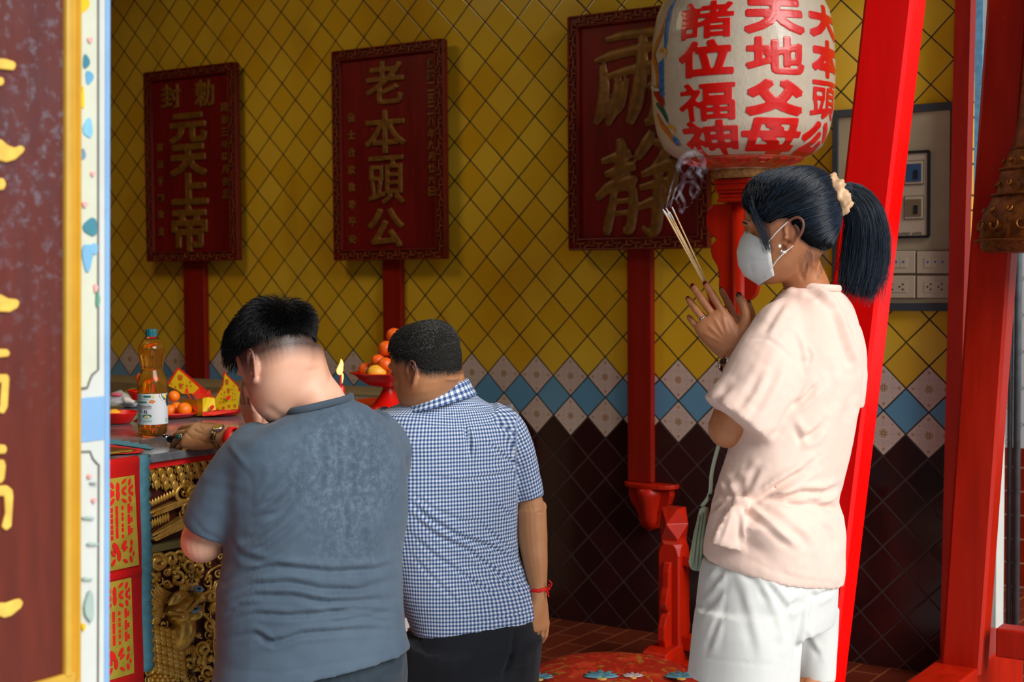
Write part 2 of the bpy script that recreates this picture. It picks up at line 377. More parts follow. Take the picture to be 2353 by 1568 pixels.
white_tile()

# ================================================================== room shell
def struct(o): o['kind'] = 'structure'; return o
def sbox(name, lo, hi, m):
    lo, hi = np.array(lo, float), np.array(hi, float); mb = MB().box((lo+hi)/2, hi-lo)
    V, F = mb.arrays(); o = raw(name, V, F, m, None, False, origin=False); return struct(o)
sbox('wall_back', (-3.4, 0, -.05), (1.325, .14, 3.4), 'tile_wall')
sbox('floor', (-3.4, -.61, -.1), (4.2, 2.6, 0), 'terracotta')
sbox('floor_front', (-3.4, -9, -.1), (6.5, -.61, 0), 'marble_floor')
sbox('ceiling', (-3.4, -5.8, 3.1), (1.75, .2, 3.2), 'ceiling_wood')
sbox('wall_altar', (-3.4, -5.8, 0), (-3.3, .0, 3.1), 'altar_wall')
sbox('wall_front', (-3.4, -5.9, 0), (.97, -5.8, 3.1), 'altar_wall')
sbox('wall_end', (1.1, .14, 0), (1.29, .3, 3.4), 'plaster')
tr_ = MB().prism([(1.282, 0), (1.332, 0), (1.388, 3.4), (1.338, 3.4)], (0, 0, 0), (1, 0, 0), (0, 0, 1), (0, -.06, 0)); Vt, Ft = tr_.arrays(); struct(raw('trim_1', Vt, Ft, 'red_dark', None, False))   # red edge board closing the tiled wall
# beyond the doorway on the right
sbox('trim_2', (1.29, .2, .0), (1.334, .3, 3.4), 'blue_paint_old')
sbox('trim_3', (1.334, .205, .0), (1.39, .3, 3.4), 'white_paint')
sbox('wall_right', (.6, 1.5, 0), (5.2, 1.6, .59), 'red_dado'); sbox('wall_right_upper', (.6, 1.5, .59), (5.2, 1.6, 3.4), 'white_diag_tile')
# left wall: white painted pilaster with blue edge, facing the doorway
XL = .972
wl = sbox('wall_left', (XL-.25, -5.8, 0), (XL, -3.192, 3.1), 'white_paint')
def lp(u, v, x=XL): return on_plane(u, v, 0, x)
def wl_patch(name, pts, m, th=.0016, x=XL):
    """painted patch on the left wall from an outline"""
    q = [lp(u, v, x) for u, v in pts]; mb = MB(); k = len(q)
    A = [p + np.array([th, 0, 0]) for p in q]; mb.add(q+A, [tuple(range(k)), tuple(range(k, 2*k))[::-1]]+[(i, (i+1) % k, k+(i+1) % k, k+i) for i in range(k)])
    o = mb.build(name, m, wl); return o
mb = MB().box((XL+.0006, -3.1965, 1.55), (.0018, .009, 3.1)); mb.box((XL+.0006, -3.243, 1.112), (.0018, .083, .066)); mb.build('blue_border', 'blue_paint', wl)
mb = MB()
pan = [(186, -60), (222, -60), (222, 640), (222, 850), (214, 858), (206, 868), (200, 880), (198, 891), (182, 893)]
wl_patch('cream_field', pan, 'cream_panel', .001)
def line_on_wall(pts, wpx, m, name='painted_line'):
    q = np.array([lp(u, v) for u, v in pts]); mb = MB(); mb.tube(q+np.array([.001, 0, 0]), wpx*.00085/2*1.0, 6); return mb.build(name, m, wl)
line_on_wall([(224, -60), (224, 640), (224, 850), (210, 862), (204, 876), (199, 891), (182, 894)], 5, 'black_line')
line_on_wall([(182, 1039), (206, 1038), (212, 1054), (222, 1066), (226, 1068), (224, 1600)], 4, 'black_line')
for k, (c, col) in enumerate([('3f7f92', 0), ('5f9fc4', 0), ('7db9d6', 0), ('3f7f8f', 0), ('74acd0', 0), ('6d92ab', 0), ('efbd10', 0), ('5d8f7c', 0), ('e7a8a4', 0), ('9fb4ae', 0)]): simple('paint_%d' % k, c, .6)
NB = [0]
def blob(u, v, a, b, k, wob=.15, name='painted_flower'):
    NB[0] += 1
    th = np.linspace(0, 2*math.pi, 15)[:-1]; r = 1+wob*np.sin(th*3+u); wl_patch(name, [(u+a*x, v+b*y) for x, y in zip(np.cos(th)*r, np.sin(th)*r)], 'paint_%d' % k, .0018+.00025*NB[0])
for a in [(190, 8, 13, 22, 6), (196, 142, 8, 16, 0), (203, 178, 9, 15, 1), (188, 226, 4, 26, 6), (200, 295, 11, 22, 2), (189, 355, 5, 12, 5), (206, 522, 16, 20, 3), (198, 590, 12, 32, 4), (212, 572, 10, 12, 4),
          (204, 92, 6, 6, 8), (210, 400, 5, 5, 8), (221, 688, 4, 18, 7), (216, 662, 4, 9, 8), (191, 470, 6, 6, 8)]: blob(*a)
for a in [(202, 1095, 5, 4, 8), (212, 1150, 4, 5, 8), (200, 1190, 14, 3, 9), (208, 1250, 12, 3, 9), (196, 1330, 12, 3, 9), (212, 1110, 8, 2, 9), (200, 1395, 10, 34, 9), (186, 1440, 4, 8, 6)]: blob(*a)
# couplet board in its yellow frame
bd = empty('couplet_board', (XL, -3.42, .60), 'tall brown board with gold brush characters in a yellow frame on the near white wall', 'sign board')
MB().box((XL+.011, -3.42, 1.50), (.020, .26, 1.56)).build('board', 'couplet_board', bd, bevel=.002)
fr = MB()
for y0, wd, ht in ((-3.2905, .011, .030), (-3.279, .011, .022), (-3.2685, .012, .016)): fr.box((XL+ht/2, y0-.0055+.0055, 1.50), (ht, wd, 1.50+.05))
f0 = MB().box((XL+.015, -3.289, 1.52), (.030, .014, 1.56)).build('frame_rail', 'yellow_pale', bd, bevel=.004)
MB().box((XL+.013, -3.2755, 1.515), (.026, .014, 1.57)).build('frame_rail', 'yellow_frame', bd, bevel=.004)
MB().box((XL+.009, -3.2635, 1.51), (.018, .011, 1.58)).build('frame_rail', 'yellow_pale', bd, bevel=.003)
MB().box((XL+.014, -3.42, .737), (.028, .29, .018)).box((XL+.011, -3.42, .722), (.022, .30, .014)).build('frame_rail', 'yellow_pale', bd, bevel=.004)
strokes = [[(-40, 132), (10, 136), (28, 142), (33, 150), (27, 163), (-40, 155)], [(-30, 178), (2, 178), (6, 190), (0, 198), (-30, 200)],
 [(-40, 312), (-14, 318), (0, 322), (14, 334), (30, 340), (45, 334), (53, 342), (48, 352), (30, 368), (10, 374), (-40, 360)], [(-30, 408), (4, 410), (10, 424), (4, 437), (-30, 440)],
 [(-40, 666), (0, 678), (15, 686), (35, 688), (41, 695), (36, 708), (18, 718), (-40, 715)], [(-40, 802), (12, 802), (19, 810), (15, 820), (-40, 826)],
 [(-40, 860), (14, 860), (17, 870), (13, 935), (4, 952), (-8, 948), (-4, 930), (0, 880), (-40, 878)], [(-40, 1020), (8, 1022), (12, 1032), (8, 1043), (-40, 1045)],
 [(-40, 1058), (5, 1056), (9, 1070), (6, 1100), (-2, 1112), (-10, 1108), (-6, 1074), (-40, 1076)], [(-40, 1118), (12, 1115), (24, 1125), (26, 1140), (22, 1210), (10, 1220), (0, 1212), (8, 1180), (6, 1140), (-40, 1142)],
 [(-40, 1384), (10, 1385), (32, 1377), (42, 1375), (49, 1384), (44, 1396), (22, 1415), (6, 1420), (-40, 1405)]]
for st in strokes:
    n = len(st); dense = [np.array(lp(*st[i], XL+.0205))*(1-t)+np.array(lp(*st[(i+1) % n], XL+.0205))*t for i in range(n) for t in (0, .5)]
    mb = MB(); k = len(dense); A = [p+np.array([.006, 0, 0]) for p in dense]; mb.add(dense+A, [tuple(range(k)), tuple(range(k, 2*k))[::-1]]+[(i, (i+1) % k, k+(i+1) % k, k+i) for i in range(k)])
    mb.build('gold_stroke', 'gold_char', bd, bevel=.0025)
def plumb(o):
    # the near wall is slightly out of plumb
    me = o.data; M = Vector(o.location)+(Vector(o.parent.location) if o.parent else Vector())
    for v in me.vertices: v.co.y += .0265*(v.co.z+M.z-1.52)
for o in [wl]+[c for c in wl.children if c.name.startswith('blue_border')]+[c for c in bd.children if not c.name.startswith('gold_stroke')]: plumb(o)
# pipes in the doorway
for (u, r) in ((2319, .010), (2335, .0135)):
    p = on_plane(u, 1200, 1, .75); o = MB().tube([(p[0], p[1], 0), (p[0], p[1], 3.4)], r, 14).build('pipe', 'steel_pipe', None, True)
    tag(o, 'thin grey steel pipe running up behind the right-hand red post, nearer that post' if r < .012 else 'thicker grey steel pipe next to the red tiled dado at the right edge', 'pipe')
# ================================================================== plaques on poles along the tiled wall
def put_char(ch, x, z, w, h, y, bold, m, parent, name='character'):
    V, F = fat_glyph(ch, w, h, bold, .008, .0035)
    return MB().add(np.stack([V[:, 0]+x, y-V[:, 2], V[:, 1]+z], 1), F).build(name, m, parent, True)
def fret(mb, p0, p1, inw, y, n, wd):
    """key-pattern relief between two ridges; p0->p1 along the rail, inw = inward direction (x,z)"""
    p0, p1, inw = (np.array(q, float) for q in (p0, p1, inw)); L = np.linalg.norm(p1-p0); t = (p1-p0)/L
    def bar(a, b, c, d, th):   # from (a along, b across) to (c, d)
        A = p0+t*a+inw*b; B = p0+t*c+inw*d; M = (A+B)/2; ln = np.abs(B-A)+th
        mb.box((M[0], y, M[1]), (ln[0], .010, ln[1]))
    s = L/n; k = .0055
    for i in range(n):
        a = i*s
        if i % 2 == 0: bar(a+s*.5, wd*.10, a+s*.5, wd*.62, k); bar(a+s*.08, wd*.62, a+s*.92, wd*.62, k); bar(a+s*.9, wd*.12, a+s*1.1, wd*.12, k)
        else: bar(a+s*.5, wd*.9, a+s*.5, wd*.36, k); bar(a+s*.08, wd*.36, a+s*.92, wd*.36, k); bar(a+s*.9, wd*.88, a+s*1.1, wd*.88, k)
def plaque(x0, z0, label, chars, cols, pole, goldm, w=.573, h=.867):
    x1, z1 = x0+w, z0+h; xc = (x0+x1)/2; yb = -.034
    t = empty('processional_plaque', (xc, yb, z0), label, 'plaque', 'red plaques on poles along the tiled wall')
    MB().box((xc, -.047, (z0+z1)/2), (w-.02, .022, h-.02)).build('panel', 'plaque_red', t)
    fw = .043
    f = MB()
    for a, b, sz in ((xc, z0+fw/2, (w, .030, fw)), (xc, z1-fw/2, (w, .030, fw)), (x0+fw/2, (z0+z1)/2, (fw, .030, h-2*fw)), (x1-fw/2, (z0+z1)/2, (fw, .030, h-2*fw))):
        MB().box((a, -.052, b), sz).build('frame_rail', 'plaque_frame', t, bevel=.004)
    r = MB()
    for off, th in ((.003, .007), (fw-.003, .006)):
        for sg in (0, 1):
            xx = x0+off if sg == 0 else x1-off; r.box((xx, -.070, (z0+z1)/2), (th, .009, h-2*off)); zz = z0+off if sg == 0 else z1-off; r.box((xc, -.070, zz), (w-2*off, .009, th))
    r.build('ridge', 'plaque_frame', t, bevel=.002)
    g = MB(); yf = -.069
    fret(g, (x0+.03, z1-.005), (x1-.03, z1-.005), (0, -1), yf, 13, fw-.012); fret(g, (x0+.03, z0+.005), (x1-.03, z0+.005), (0, 1), yf, 13, fw-.012)
    fret(g, (x0+.005, z0+.03), (x0+.005, z1-.03), (1, 0), yf, 20, fw-.012); fret(g, (x1-.005, z0+.03), (x1-.005, z1-.03), (-1, 0), yf, 20, fw-.012)
    g.build('fretwork', 'old_gold', t, bevel=.0015)
    for ch, fx, fz, cw, chh, bold in chars: put_char(ch, x0+fx*w, z0+fz*h, cw, chh, -.060, bold, goldm, t)
    for txt, fx, za, zb in cols:
        n = len(txt)
        for k, ch in enumerate(txt):
            V, F = glyph_fit(ch, .038, .038, .02, .003, .001, 1); zc = z0+h*(za+(zb-za)*k/max(1, n-1)); MB().add(np.stack([V[:, 0]+x0+fx*w, -.059-V[:, 2], V[:, 1]+zc], 1), F).build('small_character', goldm, t)
    px0, px1, pz = pole
    MB().box(((px0+px1)/2, -.018, (pz+z1-.1)/2), (px1-px0, .030, z1-.1-pz)).build('pole', 'pole_red', t, bevel=.004)
    return t
plaque(-2.393, 1.404, 'dark red plaque nearest the altar, with large characters under two smaller ones', [('封', .29, .862, .125, .115, .0045), ('勅', .66, .862, .125, .125, .0045), ('元', .47, .69, .24, .14, .010), ('天', .47, .525, .235, .15, .011), ('上', .48, .375, .24, .15, .011), ('帝', .47, .17, .23, .22, .009)],
       [('同治三年臘月吉旦', .87, .78, .34), ('眾弟子等敬立', .15, .60, .16)], (-2.20, -2.068, .86), MATS['plaque_char'])
plaque(-1.263, 1.396, 'dark red plaque hanging above the two kneeling men, with four slender gold characters', [('老', .475, .83, .20, .18, .005), ('本', .475, .60, .215, .18, .005), ('頭', .48, .375, .19, .20, .004), ('公', .47, .15, .19, .165, .007)],
       [('佛曆二五二八年九月廿六日', .885, .895, .31), ('信士合家敬奉平安', .16, .68, .10)], (-1.037, -.942, .6), MATS['plaque_char'])
plaque(-.114, 1.419, 'red plaque with two huge gold characters partly hidden by the lantern', [], [], (.112, .213, .563), MATS['plaque_char'])
PL3 = [o for o in bpy.data.objects if o.name == 'processional_plaque.002'][0]
def brush_char(strokes, parent, y=-.060, d=.012):
    mb = MB()
    for pts, wd in strokes:
        q = spline([on_plane(u, v, 1, y) for u, v in pts], 4*len(pts)); wq = np.interp(np.linspace(0, 1, len(q)), np.linspace(0, 1, len(wd)), wd)/620.0
        mb.tube(q, wq, 10)
    V, F = remesh([mb], .004, 3); V[:, 1] = y+(V[:, 1]-y)*.45; MB().add(V, F).build('character', MATS['plaque_char'], parent, True)
brush_char([([(1392, 92), (1440, 80), (1520, 72)], (8, 12, 12)), ([(1365, 142), (1400, 130), (1470, 112), (1560, 98)], (5, 13, 13, 12)), ([(1400, 175), (1450, 160), (1540, 140)], (8, 12, 12)), ([(1540, 75), (1543, 110), (1530, 150)], (11, 12, 8)),
  ([(1478, 66), (1474, 150), (1464, 230), (1446, 285)], (10, 17, 20, 12)), ([(1384, 150), (1388, 200), (1382, 255), (1368, 285)], (10, 16, 16, 8)), ([(1418, 170), (1420, 215), (1404, 265), (1397, 290)], (8, 16, 15, 6)),
  ([(1440, 180), (1430, 235), (1418, 262)], (8, 11, 5)), ([(1492, 190), (1512, 215), (1502, 270), (1482, 282)], (9, 16, 17, 8)), ([(1520, 160), (1545, 200), (1538, 280)], (10, 16, 10)), ([(1488, 165), (1530, 150)], (9, 9))], PL3)
brush_char([([(1424, 318), (1430, 350), (1424, 400), (1412, 425)], (12, 17, 17, 10)), ([(1382, 372), (1420, 360), (1452, 352)], (8, 14, 11)), ([(1390, 402), (1430, 388), (1462, 380)], (8, 15, 12)), ([(1372, 455), (1405, 428), (1450, 415), (1466, 410)], (10, 15, 14, 7)), ([(1398, 425), (1384, 445), (1370, 458)], (10, 12, 8)),
  ([(1412, 440), (1404, 490), (1396, 528), (1404, 536)], (9, 13, 13, 8)), ([(1412, 436), (1450, 430), (1456, 470), (1448, 525), (1432, 530)], (8, 12, 14, 14, 8)), ([(1412, 465), (1445, 460)], (7, 7)), ([(1410, 492), (1442, 488)], (7, 7)),
  ([(1500, 300), (1488, 325), (1466, 360), (1462, 368)], (10, 16, 12, 6)), ([(1498, 322), (1530, 335), (1524, 360), (1486, 402)], (8, 15, 14, 6)), ([(1474, 402), (1510, 388), (1546, 380), (1540, 440), (1500, 452)], (8, 14, 17, 13, 7)), ([(1470, 432), (1515, 420), (1552, 412)], (8, 12, 9)), ([(1468, 476), (1500, 464), (1538, 455)], (9, 14, 9)),
  ([(1514, 375), (1514, 450), (1508, 520), (1496, 538), (1476, 520)], (10, 17, 16, 12, 6))], PL3)
# carved bracket that carries the third pole
t = empty('pole_bracket', (.205, 0, .387), 'carved red wall bracket under the pole of the plaque with two huge characters', 'bracket')
mb = MB(); poly = [(-.107, 0), (.107, 0), (.107, -.03), (.09, -.032), (-.09, -.032), (-.107, -.03)]
th = np.linspace(0, math.pi, 14); half = [(-.107*math.cos(a), -.075*math.sin(a)**.6) for a in th]
mb.prism([(x, y) for x, y in half], (.205, -.005, .562), (1, 0, 0), (0, 1, 0), (0, 0, -.016)); mb.build('shelf', 'red_lacquer', t, bevel=.003)
prof = [(-.086, .545), (-.088, .52), (-.078, .49), (-.058, .465), (-.048, .445), (-.044, .42), (-.03, .398), (0, .386), (.03, .398), (.044, .42), (.048, .445), (.058, .465), (.078, .49), (.088, .52), (.086, .545)]
MB().prism([(x, z-.545) for x, z in prof], (.205, -.001, .545), (1, 0, 0), (0, 0, 1), (0, -.036, 0)).build('back_plate', 'red_lacquer', t, bevel=.005)
mb = MB(); R = []
for z, a, b in ((.546, .050, .072), (.52, .050, .070), (.49, .042, .060), (.46, .036, .050), (.43, .036, .044), (.405, .028, .036), (.390, .010, .012)):
    th = np.arange(20)/20*2*math.pi; R.append(np.stack([.205+a*np.cos(th), -.02-np.maximum(0, b*np.sin(th))**1.0, np.full(20, z)], 1))
mb.rings(R); mb.build('carved_nose', 'red_lacquer', t, True)
# ================================================================== electrical board in its grey frame
simple('grey_frame', '33383f', .45); simple('beige_board', 'a5977a', .6, var=.1, vscale=8); simple('plate_plastic', 'b5a58e', .3, var=.05); simple('dark_plastic', '16181a', .4)
simple('blue_dot', '1d5fae', .4); simple('dark_hole', '15120f', .6); simple('breaker_blue', '2d4a6e', .4); simple('breaker_body', '6d5c43', .4); simple('gap_line', '6d6350', .7)
fx = lambda u, v: on_plane(u, v, 1, -.02)
t = empty('electrical_board', (1.1, 0, 1.2), 'beige electrical board in a dark grey frame behind the leaning red post', 'switch board')
MB().box((1.10, -.009, 1.535), (.385, .016, .65)).build('board', 'beige_board', t)
mb = MB()
for c, s in (((1.10, -.012, 1.862), (.41, .026, .026)), ((1.10, -.012, 1.214), (.41, .026, .026)), ((.908, -.012, 1.538), (.020, .026, .63))): MB().box(c, s).build('frame_rail', 'grey_frame', t, bevel=.002)
def eb(u0, v0, u1, v1): a = fx(u0, v0); b = fx(u1, v1); return (a[0]+b[0])/2, (a[2]+b[2])/2, abs(b[0]-a[0]), abs(b[2]-a[2])
x1, z1, _, _ = eb(2136, 348, 2136, 348); x0, z0 = 1.0, fx(2136, 544)[2]
MB().box(((x0+x1)/2, -.021, (z0+z1)/2), (x1-x0-.004, .010, z1-z0)).build('consumer_unit_cover', 'plate_plastic', t)
mb = MB(); 
for c, s in ((((x0+x1)/2, -.026, z1), (x1-x0, .008, .009)), (((x0+x1)/2, -.026, z0), (x1-x0, .008, .009)), ((x1, -.026, (z0+z1)/2), (.009, .008, z1-z0)), ((x0, -.026, (z0+z1)/2), (.009, .008, z1-z0))): mb.box(c, s)
mb.build('black_tape_border', 'dark_plastic', t)
for (va, vb, colr) in ((370, 424, 'breaker_blue'), (451, 504, 'breaker_body')):
    xa, za, ww, hh = eb(2080, va, 2125, vb); MB().box((xa, -.027, za), (ww, .004, hh)).build('breaker_door', 'gap_line', t); b = MB().box((xa, -.029, za), (ww-.006, .004, hh-.006)).build('breaker_door', 'plate_plastic', t)
    xa, za, ww, hh = eb(2085, va+8, 2119, vb-7); o = MB().box((xa, -.031, za), (ww, .005, hh)).build('breaker', colr, t); o2 = MB().box((xa+.008, -.034, za-.006), (.012, .004, hh*.5)).build('breaker_switch', 'dark_plastic', t)
V, F = glyph('consumer units', .017); a = fx(2088, 540); MB().add(np.stack([V[:, 0]-.07+fx(2124, 540)[0]-.062+.02, np.full(len(V), -.0268), V[:, 1]+a[2]], 1), F).build('lettering', 'dark_hole', t)
for r, (va, vb) in enumerate(((578, 628), (634, 685))):
    for cidx, (ua, ub) in enumerate(((2020, 2104), (2108, 2194))):
        xa, za, ww, hh = eb(ua, va, ub, vb); p = MB().box((xa, -.022, za), (ww, .012, hh)).build('switch_plate' if r == 0 else 'socket_plate', 'plate_plastic', t, bevel=.002)
        MB().box((xa, -.0175, za), (ww+.006, .004, hh+.006)).build('gasket', 'gap_line', p)
        bw = .072
        if r == 0:
            for k in range(3):
                xk = xa+(k-1)*bw/3; MB().box((xk, -.0285, za-.001), (bw/3-.0015, .003, .033)).build('rocker', 'plate_plastic', p); MB().lathe([(.0001, 0), (.0036, 0), (.0036, .001), (.0001, .001)], (xk, -.030, za+.001), 14, np.array([0, -1., 0])).build('blue_mark', 'blue_dot', p)
        else:
            MB().box((xa, -.0285, za), (bw, .002, .036)).build('socket_insert', 'plate_plastic', p)
            for k in (-1, 1):
                xk = xa+k*.018; mb = MB()
                for dx, dz in ((-.007, 0), (.004, .0085), (.004, -.0085)): mb.lathe([(.0001, 0), (.0034, 0), (.0030, .001), (.0001, .001)], (xk+dx, -.0292, za+dz), 10, np.array([0, -1., 0]))
                mb.build('socket_holes', 'dark_hole', p)
# ================================================================== lantern
LC = np.array([.712, -.335, 0.0]); lc = CAMP-LC; lc[2] = 0; lc /= np.linalg.norm(lc); lr = np.array([-lc[1], lc[0], 0])
LPR = [(.075, 1.640), (.084, 1.652), (.098, 1.668), (.135, 1.682), (.180, 1.694), (.222, 1.710), (.255, 1.738), (.277, 1.785), (.290, 1.85), (.295, 1.93), (.295, 2.01), (.291, 2.09), (.278, 2.165), (.255, 2.215), (.20, 2.25), (.10, 2.275)]
_z = np.linspace(LPR[0][1], LPR[-1][1], 60); LPZ = [(float(np.interp(q, [p[1] for p in LPR], [p[0] for p in LPR])), q) for q in _z]
def lan_r(z): return np.interp(z, [p[1] for p in LPR], [p[0] for p in LPR])
def lan(phi, z, off=0.0):
    phi = np.asarray(phi, float); z = np.asarray(z, float); r = lan_r(z)+off
    return LC + (np.cos(phi)*r)[..., None]*lc + (np.sin(phi)*r)[..., None]*lr + z[..., None]*ZUP
def lantern_mat():
    m, t = material('lantern_paper'); co = t.coord(); x, y, z = t.sep(co); th = t.math('ARCTAN2', y, x)
    a = t.math('FRACT', t.math('ADD', t.math('MULTIPLY', th, 11), t.math('MULTIPLY', z, 46))); b = t.math('FRACT', t.math('SUBTRACT', t.math('MULTIPLY', th, 11), t.math('MULTIPLY', z, 46)))
    la = t.math('LESS_THAN', t.math('ABSOLUTE', t.math('SUBTRACT', a, .5)), .09); lb = t.math('LESS_THAN', t.math('ABSOLUTE', t.math('SUBTRACT', b, .5)), .09)
    weave = t.math('MULTIPLY', t.math('MAXIMUM', la, lb), t.ramp(t.noise(co, 7, 3), .4, .62)); n = t.noise(co, 14, 5, .65, .6); wr = t.noise(t.mapping(co, (1, 1, .5)), 42, 5, .7, 1.2)
    c = t.mix(n, lin('c6b69c'), lin('ddd2bf')); c = t.mix(t.math('MULTIPLY', weave, .5), c, lin('d9bd92')); c = t.mix(t.math('MULTIPLY', t.ramp(wr, .6, .75), .4), c, lin('a29a90'))
    t.set(color=c, rough=.34, coat=.25, normal=t.bump(t.math('ADD', wr, t.math('MULTIPLY', weave, .3)), .35, .006))
lantern_mat()
def lantern_red():
    m, t = material('lantern_red'); co = t.coord(); n = t.noise(co, 26, 5, .7, 1.0)
    t.set(color=t.mix(n, lin('d80f0a'), lin('f01a10')), rough=.32, coat=.25, normal=t.bump(n, .25, .004))
lantern_red()
simple('lantern_band', 'c4532f', .45, var=.25, vscale=30); simple('straw_rope', 'a2733a', .7, var=.35, vscale=90)
L = empty('temple_lantern', (LC[0], LC[1], 1.640), 'large oiled-paper lantern painted with red characters and a blue dragon', 'lantern')
mb = MB().lathe([(r, z) for r, z in LPZ], LC, 144); mb.build('shade', 'lantern_paper', L, True)
mb = MB(); mb.lathe([(.100, 1.667), (.110, 1.668), (.140, 1.6795), (.182, 1.691), (.200, 1.697), (.198, 1.702), (.14, 1.685), (.1, 1.675)], LC, 64); mb.build('red_band', 'lantern_band', L, True)
th = np.linspace(0, 2*math.pi, 65)[:-1]
mb = MB(); mb.lathe([(.070, 1.636), (.094, 1.637), (.101, 1.646), (.103, 1.656), (.098, 1.667), (.07, 1.667)], LC, 48, wob=lambda t, z: .02*np.sin(t*40)); mb.build('straw_rim', 'straw_rope', L, True)
for k in range(16):                                                            # meander marks round the band
    ph = k/16*2*math.pi; mb = MB()
    for (a0, r0, a1, r1) in ((-.12, .186, .12, .186), (.12, .186, .12, .150), (.12, .150, -.04, .150), (-.04, .150, -.04, .170)):
        pts = [];
        for q in np.linspace(0, 1, 4):
            a = ph+a0+(a1-a0)*q; r = r0+(r1-r0)*q; z = np.interp(r, [.1, .14, .182, .2], [1.667, 1.6795, 1.691, 1.697])-.0008
            pts.append(LC+lc*math.cos(a)*r+lr*math.sin(a)*r+ZUP*z)
        mb.tube(pts, .0035, 5)
    mb.build('meander_key', 'lantern_red', L)
def lan_glyph(ch, ph, z, w, h, bold, name='character'):
    V, F = fat_glyph(ch, w, h, bold, .0010, .0024); zz = z+V[:, 1]; ph_ = ph+V[:, 0]/max(.2, float(lan_r(z)))
    MB().add(lan(ph_, zz, V[:, 2]+.0013), F).build(name, 'lantern_red', L, True)
zc = lambda v: LC[2]+P(1708, v, 4.4)[2]
def colz(u, v): # height on the lantern surface under an image point
    lo, hi = 1.6, 2.3
    d = 4.40
    return P(u, v, d)[2]
for ph, us, items in ((-.405, 1620, (('諸', 40, .185, .118), ('位', 130, .19, .115), ('福', 229, .195, .12), ('神', 316, .185, .118))), (.36, 1780, (('天', 36, .20, .112), ('地', 127, .195, .118), ('父', 223, .195, .112), ('母', 313, .195, .12))),
                      (1.10, 1890, (('大', 36, .19, .11), ('本', 124, .18, .12), ('頭', 220, .175, .12), ('公', 312, .175, .115)))):
    for ch, v, w_, h_ in items: lan_glyph(ch, ph, colz(us, v), w_, h_, {'天': .0088, '父': .0105, '大': .009, '本': .0085, '公': .009, '地': .0062, '母': .0062, '位': .0072, '頭': .0036, '諸': .0038, '福': .0038, '神': .0045}[ch])
# generic dragon painted down the left side of the shade
def ribbon(name, pts, wds, m, off=.002):
    q = spline([(a, b) for a, b in pts], 40); wq = np.interp(np.linspace(0, 1, 40), np.linspace(0, 1, len(wds)), wds); A = []; B = []
    for i in range(40):
        tn = q[min(i+1, 39)]-q[max(i-1, 0)]; tn = np.array([tn[0]*.29, tn[1]]); tn /= np.linalg.norm(tn); nn = np.array([-tn[1]/.29, tn[0]]); A.append(q[i]+nn*wq[i]); B.append(q[i]-nn*wq[i])
    A, B = np.array(A), np.array(B); M = (A+B)/2; V = np.concatenate([lan(A[:, 0], A[:, 1], off), lan(M[:, 0], M[:, 1], off+.002), lan(B[:, 0], B[:, 1], off)])
    F = [(i+k*40, i+1+k*40, i+41+k*40, i+40+k*40) for k in (0, 1) for i in range(39)]
    MB().add(V, F).build(name, m, L, True)
simple('dragon_blue', '2f6fb5', .4, var=.3, vscale=60); simple('dragon_orange', 'c8761f', .4, var=.35, vscale=160); simple('dragon_green', '1f5d4c', .4, var=.3, vscale=80); simple('dragon_red', '9c2218', .4, var=.3, vscale=80); simple('dragon_yellow', 'd79a2a', .4)
def lz(v): return P(1515, v, 4.62)[2]
def lph(u): return math.asin(max(-.985, min(.985, (u-1708)/207.5)))
def lp2(u, v): return (lph(u) if abs(u-1708) < 204 else -1.38, lz(v))
for k in range(16):
    v0 = 18+k*5; ribbon('dragon_mane', [lp2(1534+k*.2, v0+30), lp2(1541, v0+8), lp2(1548-(k % 3)*2-k*.4, v0-12)], [.004, .005, .001], 'dragon_blue')
for k in range(16):
    v0 = 150+k*5.5; ribbon('dragon_mane', [lp2(1524, v0), lp2(1531, v0-4), lp2(1537-(k % 3), v0-14)], [.004, .004, .001], 'dragon_blue')
ribbon('dragon_body', [lp2(1536, 30), lp2(1533, 55), lp2(1526, 85), lp2(1516, 105), lp2(1510, 125), lp2(1516, 150), lp2(1521, 180), lp2(1519, 205)], [.003, .007, .010, .012, .012, .013, .012, .010], 'dragon_orange', .003)
ribbon('dragon_body', [lp2(1515, 262), lp2(1520, 285), lp2(1531, 305), lp2(1538, 325), lp2(1552, 338)], [.008, .011, .012, .011, .004], 'dragon_orange', .003)
ribbon('dragon_head', [lp2(1512, 206), lp2(1521, 220), lp2(1530, 238), lp2(1534, 246)], [.014, .018, .014, .006], 'dragon_red', .0035)
ribbon('dragon_beard', [lp2(1516, 238), lp2(1528, 255), lp2(1535, 275), lp2(1537, 288)], [.006, .011, .009, .002], 'dragon_green', .003)
ribbon('dragon_brow', [lp2(1506, 196), lp2(1514, 206), lp2(1526, 209)], [.006, .008, .003], 'white_paint', .004)
for cu, cv in ((1538, 125), (1548, 300)):
    for k in range(4): ribbon('dragon_claw', [lp2(cu-12, cv-4), lp2(cu-3+k*2, cv-6+k*2), lp2(cu+2-k, cv+8+k*3)], [.004, .004, .001], 'dragon_yellow', .004)
ribbon('cloud_mark', [lp2(1540, 322), lp2(1546, 330), lp2(1543, 338)], [.008, .012, .006], 'dragon_blue', .005)
